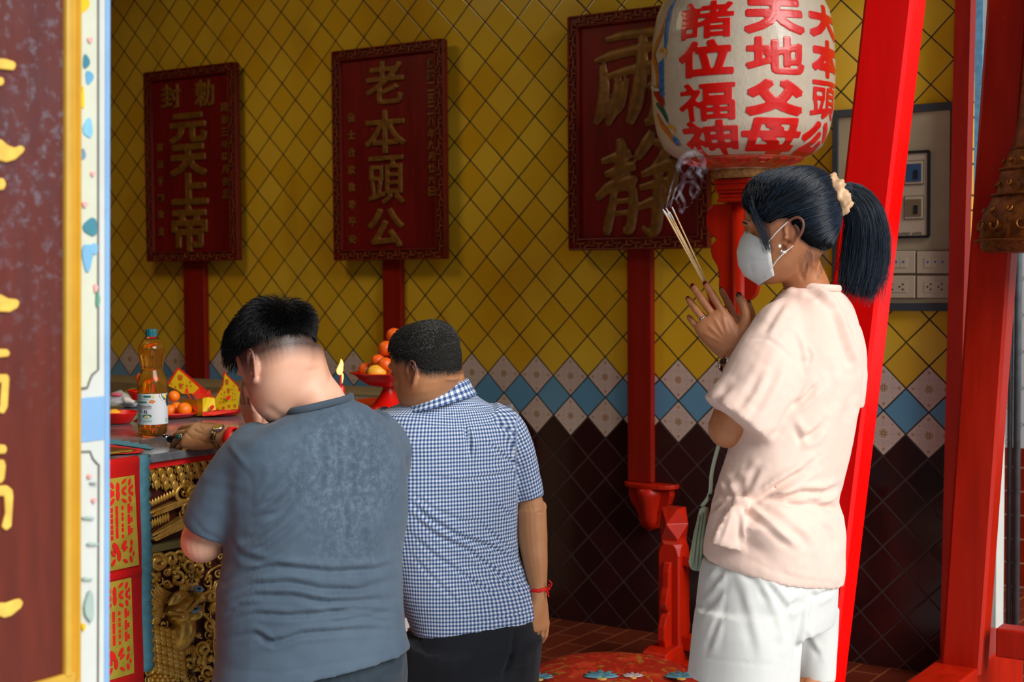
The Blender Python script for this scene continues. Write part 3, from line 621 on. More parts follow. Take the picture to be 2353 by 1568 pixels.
# ================================================================== lantern stand
LS = np.array([.706, -.345, 0.0]); t = empty('lantern_stand', (LS[0], LS[1], 0), 'carved red lacquered stand that carries the big paper lantern, with a faceted base post', 'stand')
pole = MB(); hx = .0225
pole.tube([(LS[0], LS[1], .05), (LS[0], LS[1], 1.56)], .026, 20); pole.build('pole', 'red_lacquer', t, True)
cap = MB()
for z0, z1, s in ((1.560, 1.572, .112), (1.572, 1.588, .104), (1.588, 1.598, .116), (1.598, 1.618, .124), (1.618, 1.634, .130)): cap.box((LS[0], LS[1], (z0+z1)/2), (s, s, z1-z0))
cap.build('capital', 'red_lacquer', t, bevel=.004)
wing = [(0, 1.560), (-.075, 1.556), (-.092, 1.54), (-.100, 1.515), (-.098, 1.485), (-.086, 1.46), (-.062, 1.442), (-.078, 1.425), (-.083, 1.405), (-.076, 1.38), (-.058, 1.352), (-.052, 1.32), (-.053, 1.285), (-.046, 1.26), (-.03, 1.243), (0, 1.232)]
for sgn in (1, -1):
    MB().prism([(sgn*(x-.018), z) for x, z in wing], (LS[0], LS[1]-.011, 0), (1, 0, 0), (0, 0, 1), (0, .022, 0)).build('bracket_wing', 'red_lacquer', t, bevel=.005)
def base_post(px, py, hid=False):
    pw = .08
    mb = MB()
    def oct_(z, h, ch): # square section with chamfer
        a, c = h, h-ch; return [(px+x, py+y, z) for x, y in ((c, -a), (a, -c), (a, c), (c, a), (-c, a), (-a, c), (-a, -c), (-c, -a))]
    R = [oct_(z, h, c) for z, h, c in ((.545, .022, .001), (.549, .030, .001), (.500, .052, .0515), (.498, .053, .0525), (.450, .033, .004), (.440, .033, .006), (.430, .040, .022), (.418, .040, .012), (.392, .040, .004), (.385, .040, .006), (.08, .040, .006))]
    p = mb.rings(R[1:]).build('base_post', 'red_lacquer', t)
    sc = [(-.040, .375), (-.05, .372), (-.062, .34), (-.064, .29), (-.075, .268), (-.082, .235), (-.074, .215), (-.060, .207), (-.078, .192), (-.094, .16), (-.095, .12), (-.082, .088), (-.06, .075), (-.04, .075)]
    for ax in ((0, -1, 0), (0, 1, 0)):
        a = np.array(ax, float); MB().prism([(-x, z) for x, z in sc], (px-.014, py, 0), a, (0, 0, 1), (.028, 0, 0)).build('scroll_wing', 'red_lacquer', p, bevel=.006)
    ft = [(-.20, 0), (-.20, .045), (-.185, .06), (-.155, .062), (-.140, .088), (-.1, .096), (.1, .096), (.140, .088), (.155, .062), (.185, .06), (.20, .045), (.20, 0)]
    MB().prism(ft, (px-.045, py, 0), (0, 1, 0), (0, 0, 1), (.09, 0, 0)).build('foot', 'red_lacquer', t, bevel=.005)
base_post(.495, -.405); base_post(.93, -.405)
MB().box((.7125, -.405, .375), (.36, .035, .035)).build('rail', 'red_lacquer', t, bevel=.004)
MB().box((.7125, -.405, .10), (.36, .045, .05)).build('rail', 'red_lacquer', t, bevel=.004)
MB().box((.7125, -.52, .035), (.46, .05, .06)).build('rail', 'red_lacquer', t, bevel=.004)
MB().box((LS[0], LS[1]-.03, .37), (.07, .12, .03)).build('rail', 'red_lacquer', t, bevel=.004)
# ================================================================== bell and its trestle
t = empty('bell_trestle', (1.5, -.8, 0), 'heavy bright red trestle of leaning square posts at the right', 'bell stand')
def lean_post(top, bot, sx, sy, z1, z0, m):
    top, bot = np.array(top), np.array(bot); dr = (top-bot)/(top[2]-bot[2]); a = bot+dr*(z1-bot[2]); b = bot+dr*(z0-bot[2]); ch = .009
    sec = [(0, ch), (0, sy-ch), (-ch, sy), (-sx+ch, sy), (-sx, sy-ch), (-sx, ch), (-sx+ch, 0), (-ch, 0)]
    R = [[p+np.array([x, y, 0]) for x, y in sec] for p in (b, (a+b)/2, a)]; MB().rings(R).build('post', m, t)
lean_post((1.54, -1.15, 1.997), (1.35, -1.15, .366), .128, .105, 2.75, .15, 'red_bright')
lean_post((1.606, -.477, 1.386), (1.528, -.477, .132), .118, .088, 2.75, .15, 'red_lacquer')
MB().box((1.455, -.70, .085), (.13, 1.5, .17)).build('foot_beam', 'red_lacquer', t, bevel=.006)
MB().box((1.93, -.433, .252), (.72, .075, .085)).build('rail', 'red_lacquer', t, bevel=.006)
MB().box((1.72, -.8, 2.72), (.12, 1.1, .14)).build('cross_beam', 'red_lacquer', t, bevel=.006)
def bronze():
    m, t2 = material('old_bronze'); co = t2.coord(); n = t2.noise(co, 30, 6, .65, .8)
    t2.set(color=t2.mix(t2.ramp(n, .3, .7), lin('4a2a12'), lin('8a5420')), rough=.42, metal=.55, normal=t2.bump(n, .5, .006))
bronze(); simple('bronze_bright', '8c5518', .36, .6, .3, 40)
BC = P(2419, 560, 4.0); BC = np.array([BC[0], BC[1], 0.0]); zr = lambda v: P(2419, v, 4.0)[2]
b = empty('temple_bell', (BC[0], BC[1], zr(582)), 'brown bronze bell with raised scrolls, hanging at the right edge', 'bell')
mb = MB().lathe([(.165, zr(580)), (.183, zr(577)), (.191, zr(570)), (.191, zr(552)), (.195, zr(545)), (.192, zr(534)), (.191, zr(512)), (.185, zr(488)), (.166, zr(464)), (.160, zr(447)), (.150, zr(442)), (.143, zr(410)), (.139, zr(389)), (.132, zr(384)), (.118, zr(350)), (.108, zr(338)), (.095, zr(280)), (.086, zr(200)), (.078, zr(90)), (.074, zr(-40)), (.06, zr(-90)), (.02, zr(-100))], BC, 56); mb.build('body', 'old_bronze', b, True)
for v, r in ((552, .203), (447, .163), (388, .141), (342, .112)):
    mb = MB(); th = np.linspace(0, 2*math.pi, 49)[:-1]; pts = [BC+np.array([r*math.cos(a), r*math.sin(a), zr(v)]) for a in th]
    R = []
    for a in th: c = np.array([math.cos(a), math.sin(a), 0]); ph = np.arange(8)/8*2*math.pi; R.append(BC+c*r+ZUP*zr(v)+.004*(np.cos(ph)[:, None]*c+np.sin(ph)[:, None]*ZUP))
    mb.rings(R, closed=True); mb.build('band', 'old_bronze', b, True)
mb = MB()
def bell_pt(a, v, off=.002): r = np.interp(v, [338, 350, 389, 410, 447, 464, 488, 515, 538, 556], [.108, .118, .139, .143, .160, .166, .185, .197, .199, .199])+off; return BC+np.array([r*math.cos(a), r*math.sin(a), zr(v)])
a0 = math.atan2(-(BC[1]-CAMP[1]), -(BC[0]-CAMP[0]))
for k in range(-5, 6):
    for vc, rad in ((512, 20), (478, 10), (418, 11), (365, 8)):
        c = a0+k*.42+(.2 if vc in (478, 365) else 0); s = np.linspace(0, 4.6, 26); sg = 1 if k % 2 else -1
        mb.tube([bell_pt(c+sg*(rad*(1-.17*q)*math.cos(q))*.0055, vc+rad*(1-.17*q)*math.sin(q), .003) for q in s], np.linspace(.0045, .002, 26), 6)
mb.build('raised_scrolls', 'bronze_bright', b, True)
mb = MB(); mb.tube([(BC[0], BC[1], zr(-95)), (BC[0], BC[1], 2.70)], .012, 10); mb.build('hanger', 'steel_pipe', b, True)
# ================================================================== round brocade cushion
def brocade():
    m, t2 = material('brocade'); co = t2.coord(); n = t2.noise(co, 7, 4, .6, 2.4); n2 = t2.noise(t2.mapping(co, loc=(3, 1, 0)), 10, 3, .6, 3.0)
    c = t2.mix(t2.ramp(n, .45, .62), lin('a3200c'), lin('c8381c')); c = t2.mix(t2.math('MULTIPLY', t2.ramp(n2, .55, .62), .85), c, lin('a87a26')); c = t2.mix(t2.math('MULTIPLY', t2.ramp(n2, .66, .70), .9), c, lin('3f2712'))
    t2.set(color=c, rough=.42, normal=t2.bump(n2, .2, .003))
brocade()
CU_ = P(1404, 1583, 4.2); CU_[2] = 0
t = empty('round_cushion', (CU_[0], CU_[1], 0), 'round red brocade cushion with gold swirls and blue lotus flowers on the floor', 'cushion')
MB().lathe([(.02, .0), (.225, .0), (.25, .02), (.262, .07), (.262, .11), (.25, .15), (.215, .172), (.15, .183), (.05, .187), (.005, .187)], CU_, 48).build('cover', 'brocade', t, True)
simple('lotus_blue', '4f8494', .5, var=.3, vscale=60); simple('lotus_pale', 'b9a7a6', .5); simple('lotus_gold', 'c6a14a', .45)
def lotus(u, v, s, m='lotus_blue'):
    r = ray(u, v); tt = (.1845-CAMP[2])/r[2]; c = CAMP+tt*r
    for k in range(-3, 4):
        a = math.radians(90+k*24); d = np.array([math.cos(a)*HR[i]+math.sin(a)*HF[i] for i in range(3)]); q = np.array([-d[1], d[0], 0]); ln = s*(1-.12*abs(k))
        pts = [c+d*ln*x for x in (0, .3, .6, .85, 1)]; mb = MB(); mb.tube([p+ZUP*.003 for p in pts], [s*.05, s*.13, s*.14, s*.08, .001], 8, flat=.3, up=ZUP); mb.build('embroidered_lotus', m, t, True)
    MB().ball(c, (s*.2, s*.2, .004), 12, 6).build('lotus_heart', 'lotus_gold', t, True)
lotus(1382, 1560, .085); lotus(1238, 1562, .07); lotus(1565, 1560, .075); lotus(1455, 1558, .05, 'lotus_pale')
# ================================================================== altar table
def marble_top():
    m, t = material('altar_marble'); co = t.coord(); n = t.noise(co, 7, 6, .65, 1.4); t.set(color=t.mix(t.ramp(n, .35, .7), lin('5d6066'), lin('8a8d92')), rough=.12, spec=.6)
marble_top()
def gold_leaf():
    m, t = material('gold_leaf'); co = t.coord(); n = t.noise(co, 30, 5, .65); r = t.noise(co, 9, 3)
    t.set(color=t.mix(t.ramp(n, .25, .75), lin('c99426'), lin('f5d070')), rough=t.mixf(r, .25, .45), metal=.6, normal=t.bump(t.noise(co, 120, 3), .2, .002))
gold_leaf()
simple('carving_ground', '45140c', .5, var=.3); simple('gold_bar', '7d7746', .35, .3, .15); simple('dragon_eye', '86a3c0', .35); simple('cloth_red', 'e3100c', .6, var=.06, bump=.1, bscale=300)
simple('cloth_teal', '4a8494', .7, var=.12, vscale=60); simple('foil_gold', 'c6b242', .28, .4, .12, 30); simple('cutout_red', 'd81a10', .6); simple('black_trim', '1b1814', .5, var=.3); simple('beige_ledge', '7d6a48', .6); simple('magenta_paper', 'c4096a', .6); simple('maroon_print', '4b1214', .6); simple('paper_white', 'cfc6c4', .6)
A = empty('altar_table', (-.70, -1.9, 0), 'altar table with a grey stone top and a carved gilded front', 'altar table')
MB().box((-.709, -1.91, .869), (1.286, 2.77, .022)).build('stone_top', 'altar_marble', A, bevel=.003)
MB().box((-.715, -1.9, .850), (1.274, 2.73, .016)).build('red_edge_strip', 'cloth_red', A)
MB().box((-.735, -1.9, .42), (1.25, 2.70, .84)).build('carcass', 'carving_ground', A)
def ap(u, v, off=0.0): return on_plane(u, v, 0, -.108+off)
MB().box((-.10, -1.9, .634), (.03, 2.70, .020)).build('divider_bar', 'gold_bar', A, bevel=.003)
def zc_(x, y): return 240+.3497*x, 1020+.3497*y            # notes taken on an enlarged view of the carving
XN = np.array([1., 0, 0])
def leaf(mb, a, b, wd, bulge=.5, off=.004, curve=0.0):
    a = np.array(ap(*zc_(*a), off)); b = np.array(ap(*zc_(*b), off)); d = b-a; L = np.linalg.norm(d); s = np.cross(XN, d/L); w = 1.4*wd*.3497/900
    t = np.linspace(0, 1, 7); pts = [a+d*q+s*curve*L*math.sin(q*math.pi)+XN*w*bulge*.4*math.sin(q*math.pi) for q in t]
    mb.tube(pts, w*np.array([.25, .75, 1, .95, .75, .42, .06]), 8, flat=bulge, up=XN)
def curl(mb, c, r, turns, a0, wd, off=.006, shrink=.85, ccw=1):
    r = r*1.12; wd = wd*1.35; n = 22; q = np.linspace(0, 1, n); th = a0+ccw*q*turns*2*math.pi; rr = r*(1-shrink*q)
    pts = [np.array(ap(*zc_(c[0]+rr[i]*math.cos(th[i]), c[1]+rr[i]*math.sin(th[i])), off+.012*q[i])) for i in range(n)]; w = wd*.3497/900
    mb.tube(pts, w*np.linspace(.5, 1, n)*np.linspace(1, .75, n), 8, flat=.8, up=XN)
def dome(mb, c, rx, ry, h, ang=0, off=0.0):
    k = .3497/900; a = math.radians(ang); Y = np.array([0, -math.cos(a)*-1, math.sin(a)]); Z = np.array([0, -math.sin(a), math.cos(a)]); mb.ball(ap(*zc_(*c), off), (rx*k, ry*k, h), 16, 10, np.array([Y, Z, XN]))
def whisk(mb, pts, wd, off=.014):
    q = spline([ap(*zc_(*p), off) for p in pts], 6*len(pts)); n = len(q); mb.tube(q, wd*.3497/900*np.interp(np.linspace(0, 1, n), [0, .2, 1], [.7, 1, .35]), 8)
mb = MB()
for x0, y0, n in ((300, 150, 3), (345, 110, 4), (400, 108, 4), (465, 100, 4), (525, 92, 3), (585, 92, 4), (640, 86, 4), (700, 78, 4), (760, 70, 4), (820, 60, 4), (880, 50, 4), (940, 45, 4)):
    for k in range(n):
        sx = x0+k*17; sy = y0+k*46; leaf(mb, (sx, sy-14), (sx+9, sy+70), 19, .5, .006+.004*(n-k)); leaf(mb, (sx-15, sy), (sx-15, sy+56), 13, .5, .004+.003*(n-k)); leaf(mb, (sx+16, sy-2), (sx+26, sy+54), 13, .5, .004+.003*(n-k))
mb.build('leaf_fringe', 'gold_leaf', A, True)
mb = MB()
mb.prism([(ap(*zc_(x, y))[1], ap(*zc_(x, y))[2]) for x, y in ((280, 478), (300, 440), (440, 378), (470, 372), (485, 400), (300, 472))], (-.108, 0, 0), (0, 1, 0), (0, 0, 1), (.022, 0, 0))
mb.prism([(ap(*zc_(x, y))[1], ap(*zc_(x, y))[2]) for x, y in ((280, 622), (330, 578), (480, 478), (520, 474), (515, 515), (470, 560), (400, 588), (300, 636))], (-.108, 0, 0), (0, 1, 0), (0, 0, 1), (.024, 0, 0))
for k in range(9): leaf(mb, (300+k*19, 420-k*9), (296+k*19, 372-k*9), 12, .5, .010)
for k in range(8): leaf(mb, (300+k*17, 560-k*7), (296+k*17, 500-k*9), 9, .5, .008)
whisk(mb, [(290, 462), (380, 425), (470, 388)], 9, .024); whisk(mb, [(295, 615), (400, 560), (505, 498)], 8, .026); whisk(mb, [(310, 625), (420, 590), (500, 540)], 6, .024)
mb.build('carved_roofs', 'gold_leaf', A, bevel=.002)
mb = MB(); curl(mb, (525, 335), 58, 1.1, -.4, 17, .010, .5, -1); curl(mb, (600, 330), 55, 1.2, 2.6, 20, .012, .75); dome(mb, (590, 330), 40, 46, .016); curl(mb, (555, 420), 50, 1.0, 1.0, 16, .01); curl(mb, (690, 340), 55, 1.2, 2.6, 20, .012); curl(mb, (780, 300), 50, 1.2, 2.6, 20, .012)
for k in range(5): leaf(mb, (540+k*12, 300), (500+k*14, 250-k*6), 13, .5, .006)
for k in range(14): leaf(mb, (560+k*24, 480+10*math.sin(k)), (590+k*24, 560-12*(k % 3)), 24, .5, .008, .1)
mb.build('scrolls', 'gold_leaf', A, True)
# lower panel: a dragon among clouds
mb = MB()
curl(mb, (350, 780), 66, 1.6, 2.0, 24, .010); dome(mb, (355, 790), 28, 28, .022); curl(mb, (440, 760), 44, 1.2, 3.0, 20, .008); curl(mb, (500, 740), 40, 1.1, 2.2, 16, .010); curl(mb, (320, 890), 42, 1.2, 1.0, 18, .008); curl(mb, (560, 800), 44, 1.2, 0.5, 17, .008); curl(mb, (620, 830), 40, 1.2, 2.5, 16, .008)
curl(mb, (650, 1350), 46, 1.6, 2.0, 19, .010); curl(mb, (480, 890), 48, 1.2, 4.0, 18, .008); curl(mb, (700, 1190), 40, 1.3, 1.0, 17, .008); curl(mb, (760, 1330), 44, 1.3, 2.0, 17, .008); curl(mb, (560, 1450), 40, 1.3, 2.0, 17, .008); curl(mb, (680, 1500), 44, 1.3, 1.0, 17, .008)
for x, y in ((300, 830), (415, 830), (470, 820), (530, 770), (330, 935), (430, 930), (520, 880), (610, 1260), (560, 1250), (720, 1270), (600, 1480), (740, 1500)): dome(mb, (x, y), 26, 22, .012, 20)
rg_ = random.Random(5)
for gy in range(15):
    for gx in range(11):
        x, y = 285+gx*58+rg_.uniform(-14, 14), 735+gy*58+rg_.uniform(-14, 14)
        if 400 < x < 650 and 930 < y < 1330: continue
        if (gx+gy) % 3: curl(mb, (x, y), rg_.uniform(20, 30), rg_.uniform(1.0, 1.5), rg_.uniform(0, 6.2), 10, .001, .8, rg_.choice((-1, 1)))
        else: a_ = rg_.uniform(0, 6.2); leaf(mb, (x, y), (x+52*math.cos(a_), y+52*math.sin(a_)), 17, .5, .001, .15)
for gx in range(12):
    for gy in range(3):
        x, y = 300+gx*55+rg_.uniform(-10, 10), 390-gx*14+gy*62+rg_.uniform(-10, 10)
        if x > 470: curl(mb, (x, y), rg_.uniform(20, 30), 1.3, rg_.uniform(0, 6.2), 11, .001, .8, rg_.choice((-1, 1)))
mb.build('clouds', 'gold_leaf', A, True)
mb = MB()
for k in range(11): leaf(mb, (440-k*6, 985+k*7), (330-k*6+((k*37) % 23), 880+k*17), 15, .6, .010+.001*k, .18)
for k in range(9): leaf(mb, (400-k*4, 1040+k*16), (285+((k*29) % 17), 1010+k*24), 17, .6, .012, -.12)
for r in range(10):
    for k in range(6): leaf(mb, (300+k*38+r*3, 1180+r*32+k*9-(r % 2)*10), (286+k*38+r*3, 1216+r*32+k*12), 26, .5, .010, .1)
for k in range(12): leaf(mb, (430+k*13, 1400-k*7), (410+k*16, 1470-k*9), 12, .55, .010, .1)
mb.build('mane', 'gold_leaf', A, True)
mb = MB(); dome(mb, (505, 1230), 92, 140, .040, -22, .004); dome(mb, (470, 1120), 60, 74, .044, -20, .004); dome(mb, (560, 1110), 88, 52, .046, 28, .006); dome(mb, (480, 1055), 120, 42, .040, 24, .006); dome(mb, (590, 1010), 60, 34, .038, 30, .010); dome(mb, (690, 1010), 34, 36, .034, 0, .012)
curl(mb, (700, 1005), 40, 1.3, 2.5, 17, .034); leaf(mb, (420, 1060), (560, 985), 30, .6, .034, .12)
whisk(mb, [(420, 1105), (520, 1120), (590, 1075), (640, 1000), (690, 960)], 12, .040); whisk(mb, [(440, 1150), (520, 1145), (600, 1100)], 9, .040)
for k in range(12): leaf(mb, (520+k*9, 1112-k*9), (526+k*10, 1136-k*9), 8, .7, .040)
for k in range(10): leaf(mb, (500+k*12, 990-k*5), (498+k*12, 925-k*2), 10, .5, .016)
mb.build('dragon_head', 'gold_leaf', A, True)
mb = MB()
for k in range(17): a = math.radians(-75+k*10.5); leaf(mb, (700+30*math.cos(a), 1020+30*math.sin(a)), (700+104*math.cos(a), 1010+118*math.sin(a)), 10, .6, .012)
mb.build('fan_beard', 'gold_leaf', A, True)
mb = MB(); whisk(mb, [(655, 1040), (650, 1110), (700, 1170), (722, 1230), (716, 1330), (735, 1410), (770, 1440)], 11, .020); whisk(mb, [(660, 900), (690, 840), (760, 800), (830, 790)], 11, .018); whisk(mb, [(640, 1280), (570, 1250), (520, 1290)], 9, .016)
for k in range(6): leaf(mb, (590+k*36, 1440+(k % 3)*20), (600+k*36, 1350+(k % 2)*30), 20, .55, .010, .2)
mb.build('whiskers', 'gold_leaf', A, True)
mb = MB()
for r in range(4):
    for k in range(6): dome(mb, (300+k*34+(r % 2)*17, 1500+r*26), 19, 19, .014, 0, .002)
mb.build('fish_scales', 'gold_leaf', A, True)
for c, rx, ry, an in (((616, 955), 19, 24, 0), ((592, 1088), 36, 20, 24)): mb = MB(); dome(mb, c, rx, ry, .020, an, .038); mb.build('painted_eye', 'dragon_eye', A, True); mb = MB(); dome(mb, (c[0]+6, c[1]-2), 6, 7, .006, 0, .055); mb.build('pupil', 'black_trim', A, True)
# glass joint strip in front of the carving
m_, t_ = material('clear_strip'); t_.set(color=(.9, .95, .92), rough=.05, trans=1.0, ior=1.45, alpha=.35)
p0, p1 = on_plane(437, 1062, 0, -.075), on_plane(437, 1245, 0, -.075); MB().box((-.074, (p0[1]+p1[1])/2, .42), (.004, .008, .80)).build('glass_seam', 'clear_strip', A)
# stone ledge behind and red tray
o = MB().box((-1.55, -.37, .445), (2.2, .28, .89)).build('stone_ledge', 'beige_ledge', None, bevel=.006); tag(o, 'low beige stone ledge along the tiled wall behind the altar table', 'ledge')
o = MB().box((-.335, -.92, .8895), (.42, .42, .017)).build('offering_board', 'red_lacquer', None, bevel=.004); tag(o, 'flat red lacquered board under the footed fruit bowl', 'board')
# paper strips hanging on the front between the two men
o = MB().box((-.066, -1.085, .42), (.003, .034, .80)).build('magenta_paper_strip', 'magenta_paper', None); tag(o, 'magenta paper strip hanging on the altar front between the kneeling men', 'paper strip')
t = empty('white_paper_strip', (-.066, -1.14, .02), 'white paper strip with dark red blocks beside the magenta strip on the altar front', 'paper strip')
MB().box((-.067, -1.14, .42), (.002, .07, .80)).build('sheet', 'paper_white', t)
for k in range(12): MB().box((-.0655, -1.14+.018*((-1)**k), .10+k*.055), (.0012, .028, .02)).build('print_block', 'maroon_print', t)
# ================================================================== embroidered cloth with paper-cut panels
Cc = empty('altar_cloth', (-.055, -2.55, .33), 'red altar cloth with gold paper-cut panels and zigzag teal border, hanging over the table', 'cloth')
def fold_sheet(name, y0, y1, prof, m, zig=0.0, dx=0.0, n=60):
    """sheet following the front profile prof [(x, z)...]; right edge zig-zags"""
    L = []
    for i in range(len(prof)-1):
        for q in np.linspace(0, 1, 10, endpoint=False): L.append((prof[i][0]*(1-q)+prof[i+1][0]*q, prof[i][1]*(1-q)+prof[i+1][1]*q))
    L.append(prof[-1]); k = len(L); V = []; F = []
    for i, (x, z) in enumerate(L):
        yr = y1+(zig if i % 2 else -zig*.2); sway = .0015*math.sin(i*.3)
        V += [(x+dx+sway, y0, z), (x+dx+sway+.0015, (y0+yr)/2, z), (x+dx+sway, yr, z)]
    F = [(i*3+j, i*3+j+1, i*3+j+4, i*3+j+3) for i in range(k-1) for j in (0, 1)]
    o = MB().add(V, F).build(name, m, Cc, True); s = o.modifiers.new('s', 'SOLIDIFY'); s.thickness = .0015; return o
front = [(-.060, .884), (-.052, .878), (-.052, .74), (-.052, .615), (-.050, .60), (-.053, .585), (-.052, .46), (-.053, .338)]
fold_sheet('red_field', -3.0, -2.228, front+[(-.053, .25)], 'cloth_red', 0, .0)
fold_sheet('teal_border', -2.229, -2.199, front, 'cloth_teal', .007, .0006)
for zt, zb, yl, yr in ((.838, .612, -2.42, -2.246), (.585, .345, -2.42, -2.262)):
    fy = -.0495; mb = MB(); pts = [(yl, zt), (yr-.004, zt), (yr+.006 if zt > .7 else yr, zb), (yl, zb)]
    g = mb.prism(pts, (fy, 0, 0), (0, 1, 0), (0, 0, 1), (.0012, 0, 0)).build('paper_cut_panel', 'foil_gold', Cc)
    holes = []
    yc = yr-.042
    def hb(y, z, w, h): MB.box(hm, (fy+.0016, y, z), (.0008, w, h))
    hm = MB(); H = zt-zb; kp_ = [0]
    for k, fz in enumerate((.62, .50, .38)):
        zz = zb+H*fz; hb(yc+.018, zz+.006, .008, .024); hb(yc+.026, zz+.004, .006, .012); hb(yc-.002, zz+.010, .007, .010); hb(yc-.002, zz-.006, .007, .008); hb(yc-.020, zz+.004, .008, .026); hb(yc-.036, zz+.008, .008, .012); hb(yc-.036, zz-.006, .008, .010)
    def petal(y, z, a, l, w):
        kp_[0] += 1; n = 10; q = np.linspace(0, 2*math.pi, n, endpoint=False); ca, sa = math.cos(a), math.sin(a)
        hm.prism([(l*math.cos(s)*ca-w*math.sin(s)*sa, l*math.cos(s)*sa+w*math.sin(s)*ca) for s in q], (fy+.0012+.00006*kp_[0], y, z), (0, 1, 0), (0, 0, 1), (.0008, 0, 0))
    for fz in (.88, .80, .14):
        zz = zb+H*fz
        for y, z, a, l, w in ((yc+.022, zz+.012, 1.3, .009, .0045), (yc+.022, zz-.012, -1.3, .009, .0045), (yc+.030, zz, 1.57, .006, .003), (yc+.004, zz+.016, .6, .009, .004), (yc+.004, zz-.014, -.6, .009, .004), (yc-.016, zz+.002, 1.57, .014, .006), (yc-.034, zz+.010, 2.2, .010, .005), (yc-.034, zz-.012, .9, .010, .005)): petal(y, z, a, l, w)
    petal(yc+.0, zb+H*.26, 1.0, .012, .006); petal(yc-.026, zb+H*.24, 2.1, .016, .008); petal(yc+.024, zb+H*.27, 1.57, .007, .004)
    hm.build('red_cutouts', 'cutout_red', g)
# folded part lying on the table top
mb = MB(); tp = [on_plane(u, v, 2, .881) for u, v in ((262, 1022), (300, 1027), (345, 1034), (352, 1030), (340, 1026), (338, 1022), (320, 1022), (318, 1018), (300, 1019), (298, 1014), (280, 1016), (278, 1011), (262, 1012), (150, 990), (150, 1020))]
n = len(tp); mb.add([p for p in tp]+[p+ZUP*.0015 for p in tp], [tuple(range(n)), tuple(range(n, 2*n))]+[(i, (i+1) % n, n+(i+1) % n, n+i) for i in range(n)]); mb.build('teal_border_on_top', 'cloth_teal', Cc)
def strip_on_top(name, pts, m, z): tp = [on_plane(u, v, 2, z) for u, v in pts]; n = len(tp); MB().add([p for p in tp]+[p+ZUP*.0015 for p in tp], [tuple(range(n)), tuple(range(n, 2*n))]+[(i, (i+1) % n, n+(i+1) % n, n+i) for i in range(n)]).build(name, m, Cc)
strip_on_top('red_hem', [(240, 1022), (330, 1034), (322, 1041), (240, 1046)], 'cloth_red', .8835)
strip_on_top('gilt_braid', [(240, 1027), (300, 1033), (314, 1035), (305, 1039), (240, 1044)], 'old_gold', .8855)
strip_on_top('gilt_edge', [(240, 1041), (300, 1035), (305, 1037), (240, 1045)], 'foil_gold', .887)
# ================================================================== bottle of oil
def glassy(name, col, rough=.03, ior=1.45, bump=0):
    m, t = material(name); t.set(color=lin(col), rough=rough, trans=1.0, ior=ior)
    if bump: t.set(normal=t.bump(t.noise(t.coord(), 40, 2), bump, .004))
    return m
glassy('clear_plastic', 'fbf3dd', .03, 1.2)
m_, t_ = material('cooking_oil'); co_ = t_.coord(); t_.set(color=t_.mix(t_.noise(t_.mapping(co_, (1, 1, .6)), 45, 3, .6, 1.5), lin('eb9a10'), lin('ffd458')), rough=.04, trans=.92, ior=1.33)
simple('cap_teal', '1f6470', .4); simple('label_white', 'ccd0d3', .4, var=.02); simple('label_green', '1d6b58', .4); simple('label_orange', 'cf7b34', .4); simple('label_yellow', 'e5c53b', .4); simple('label_ink', '4a4f52', .5); simple('label_blue', '1d2f66', .4); simple('label_pale', '8fb3a4', .5); simple('leaf_green', '5fa51e', .4); simple('label_navy', '173a4a', .4)
BT = on_plane(352, 1003, 2, .88); BT[2] = .881; dB = (BT-CAMP)@CF; k_ = dB/FPX
t = empty('oil_bottle', BT, 'tall plastic bottle of amber cooking oil with a teal cap and white label', 'bottle')
bz = lambda v: (1005-v)*k_
bp = [(.2, 1004), (26, 1004), (31, 996), (33.3, 980), (33.3, 905), (32.8, 885), (30, 868), (25, 855), (23.6, 850), (24.8, 846), (25.5, 838), (28.5, 820), (30.3, 806), (28.5, 798), (20, 784), (13, 776), (11, 772), (11, 764)]
flut = lambda th, z: .018*np.cos(th*14)*(1 if bz(848) < z < bz(812) or z < bz(978) else .25)
mb = MB().lathe([(r*k_, bz(v)) for r, v in bp], BT, 56, wob=flut); mb.build('shell', 'clear_plastic', t, True)
mb = MB().lathe([(max(.1, r-1.6)*k_, bz(v)) for r, v in [(.2, 1001)]+[(a, b-2 if b > 995 else b) for a, b in bp[1:14]]+[(19, 785), (.2, 785)]], BT, 56, wob=flut); mb.build('oil', 'cooking_oil', t, True)
cp = [(.2, 759), (11.5, 759), (12.6, 761), (12.9, 764), (12.9, 776), (.2, 776)]
MB().lathe([(r*k_, bz(v)) for r, v in cp][::-1], BT, 60, wob=lambda th, z: .022*np.sign(np.sin(th*30))).build('cap', 'cap_teal', t)
lr_ = 34.0*k_; ca_ = math.atan2(CAMP[1]-BT[1], CAMP[0]-BT[0])
def lab(s, v, off=0.0):    # s = sine across the label as seen from the front
    a = ca_+math.asin(max(-.995, min(.995, s))); return BT+np.array([math.cos(a)*(lr_+off), math.sin(a)*(lr_+off), bz(v)])
def label_patch(name, s0, s1, v0, v1, m, off, parent, poly=None):
    if poly is None:
        n = 12; ss = np.linspace(s0, s1, n); V = [lab(s, v0, off) for s in ss]+[lab(s, v1, off) for s in ss]; F = [(i, i+1, n+i+1, n+i) for i in range(n-1)]
    else: V = [lab(s, v, off) for s, v in poly]; F = [tuple(range(len(V)))]
    return MB().add(V, F).build(name, m, parent)
n = 48; th = np.arange(n)/n*2*math.pi
MB().rings([[BT+np.array([math.cos(a)*lr_, math.sin(a)*lr_, bz(v)]) for a in th] for v in (976, 906)], cap=False).build('label', 'label_white', t, True)
lb = [o for o in t.children if o.name.startswith('label')][0]
U = lambda u: (u-352.5)/33.5      # image column -> sine across the label
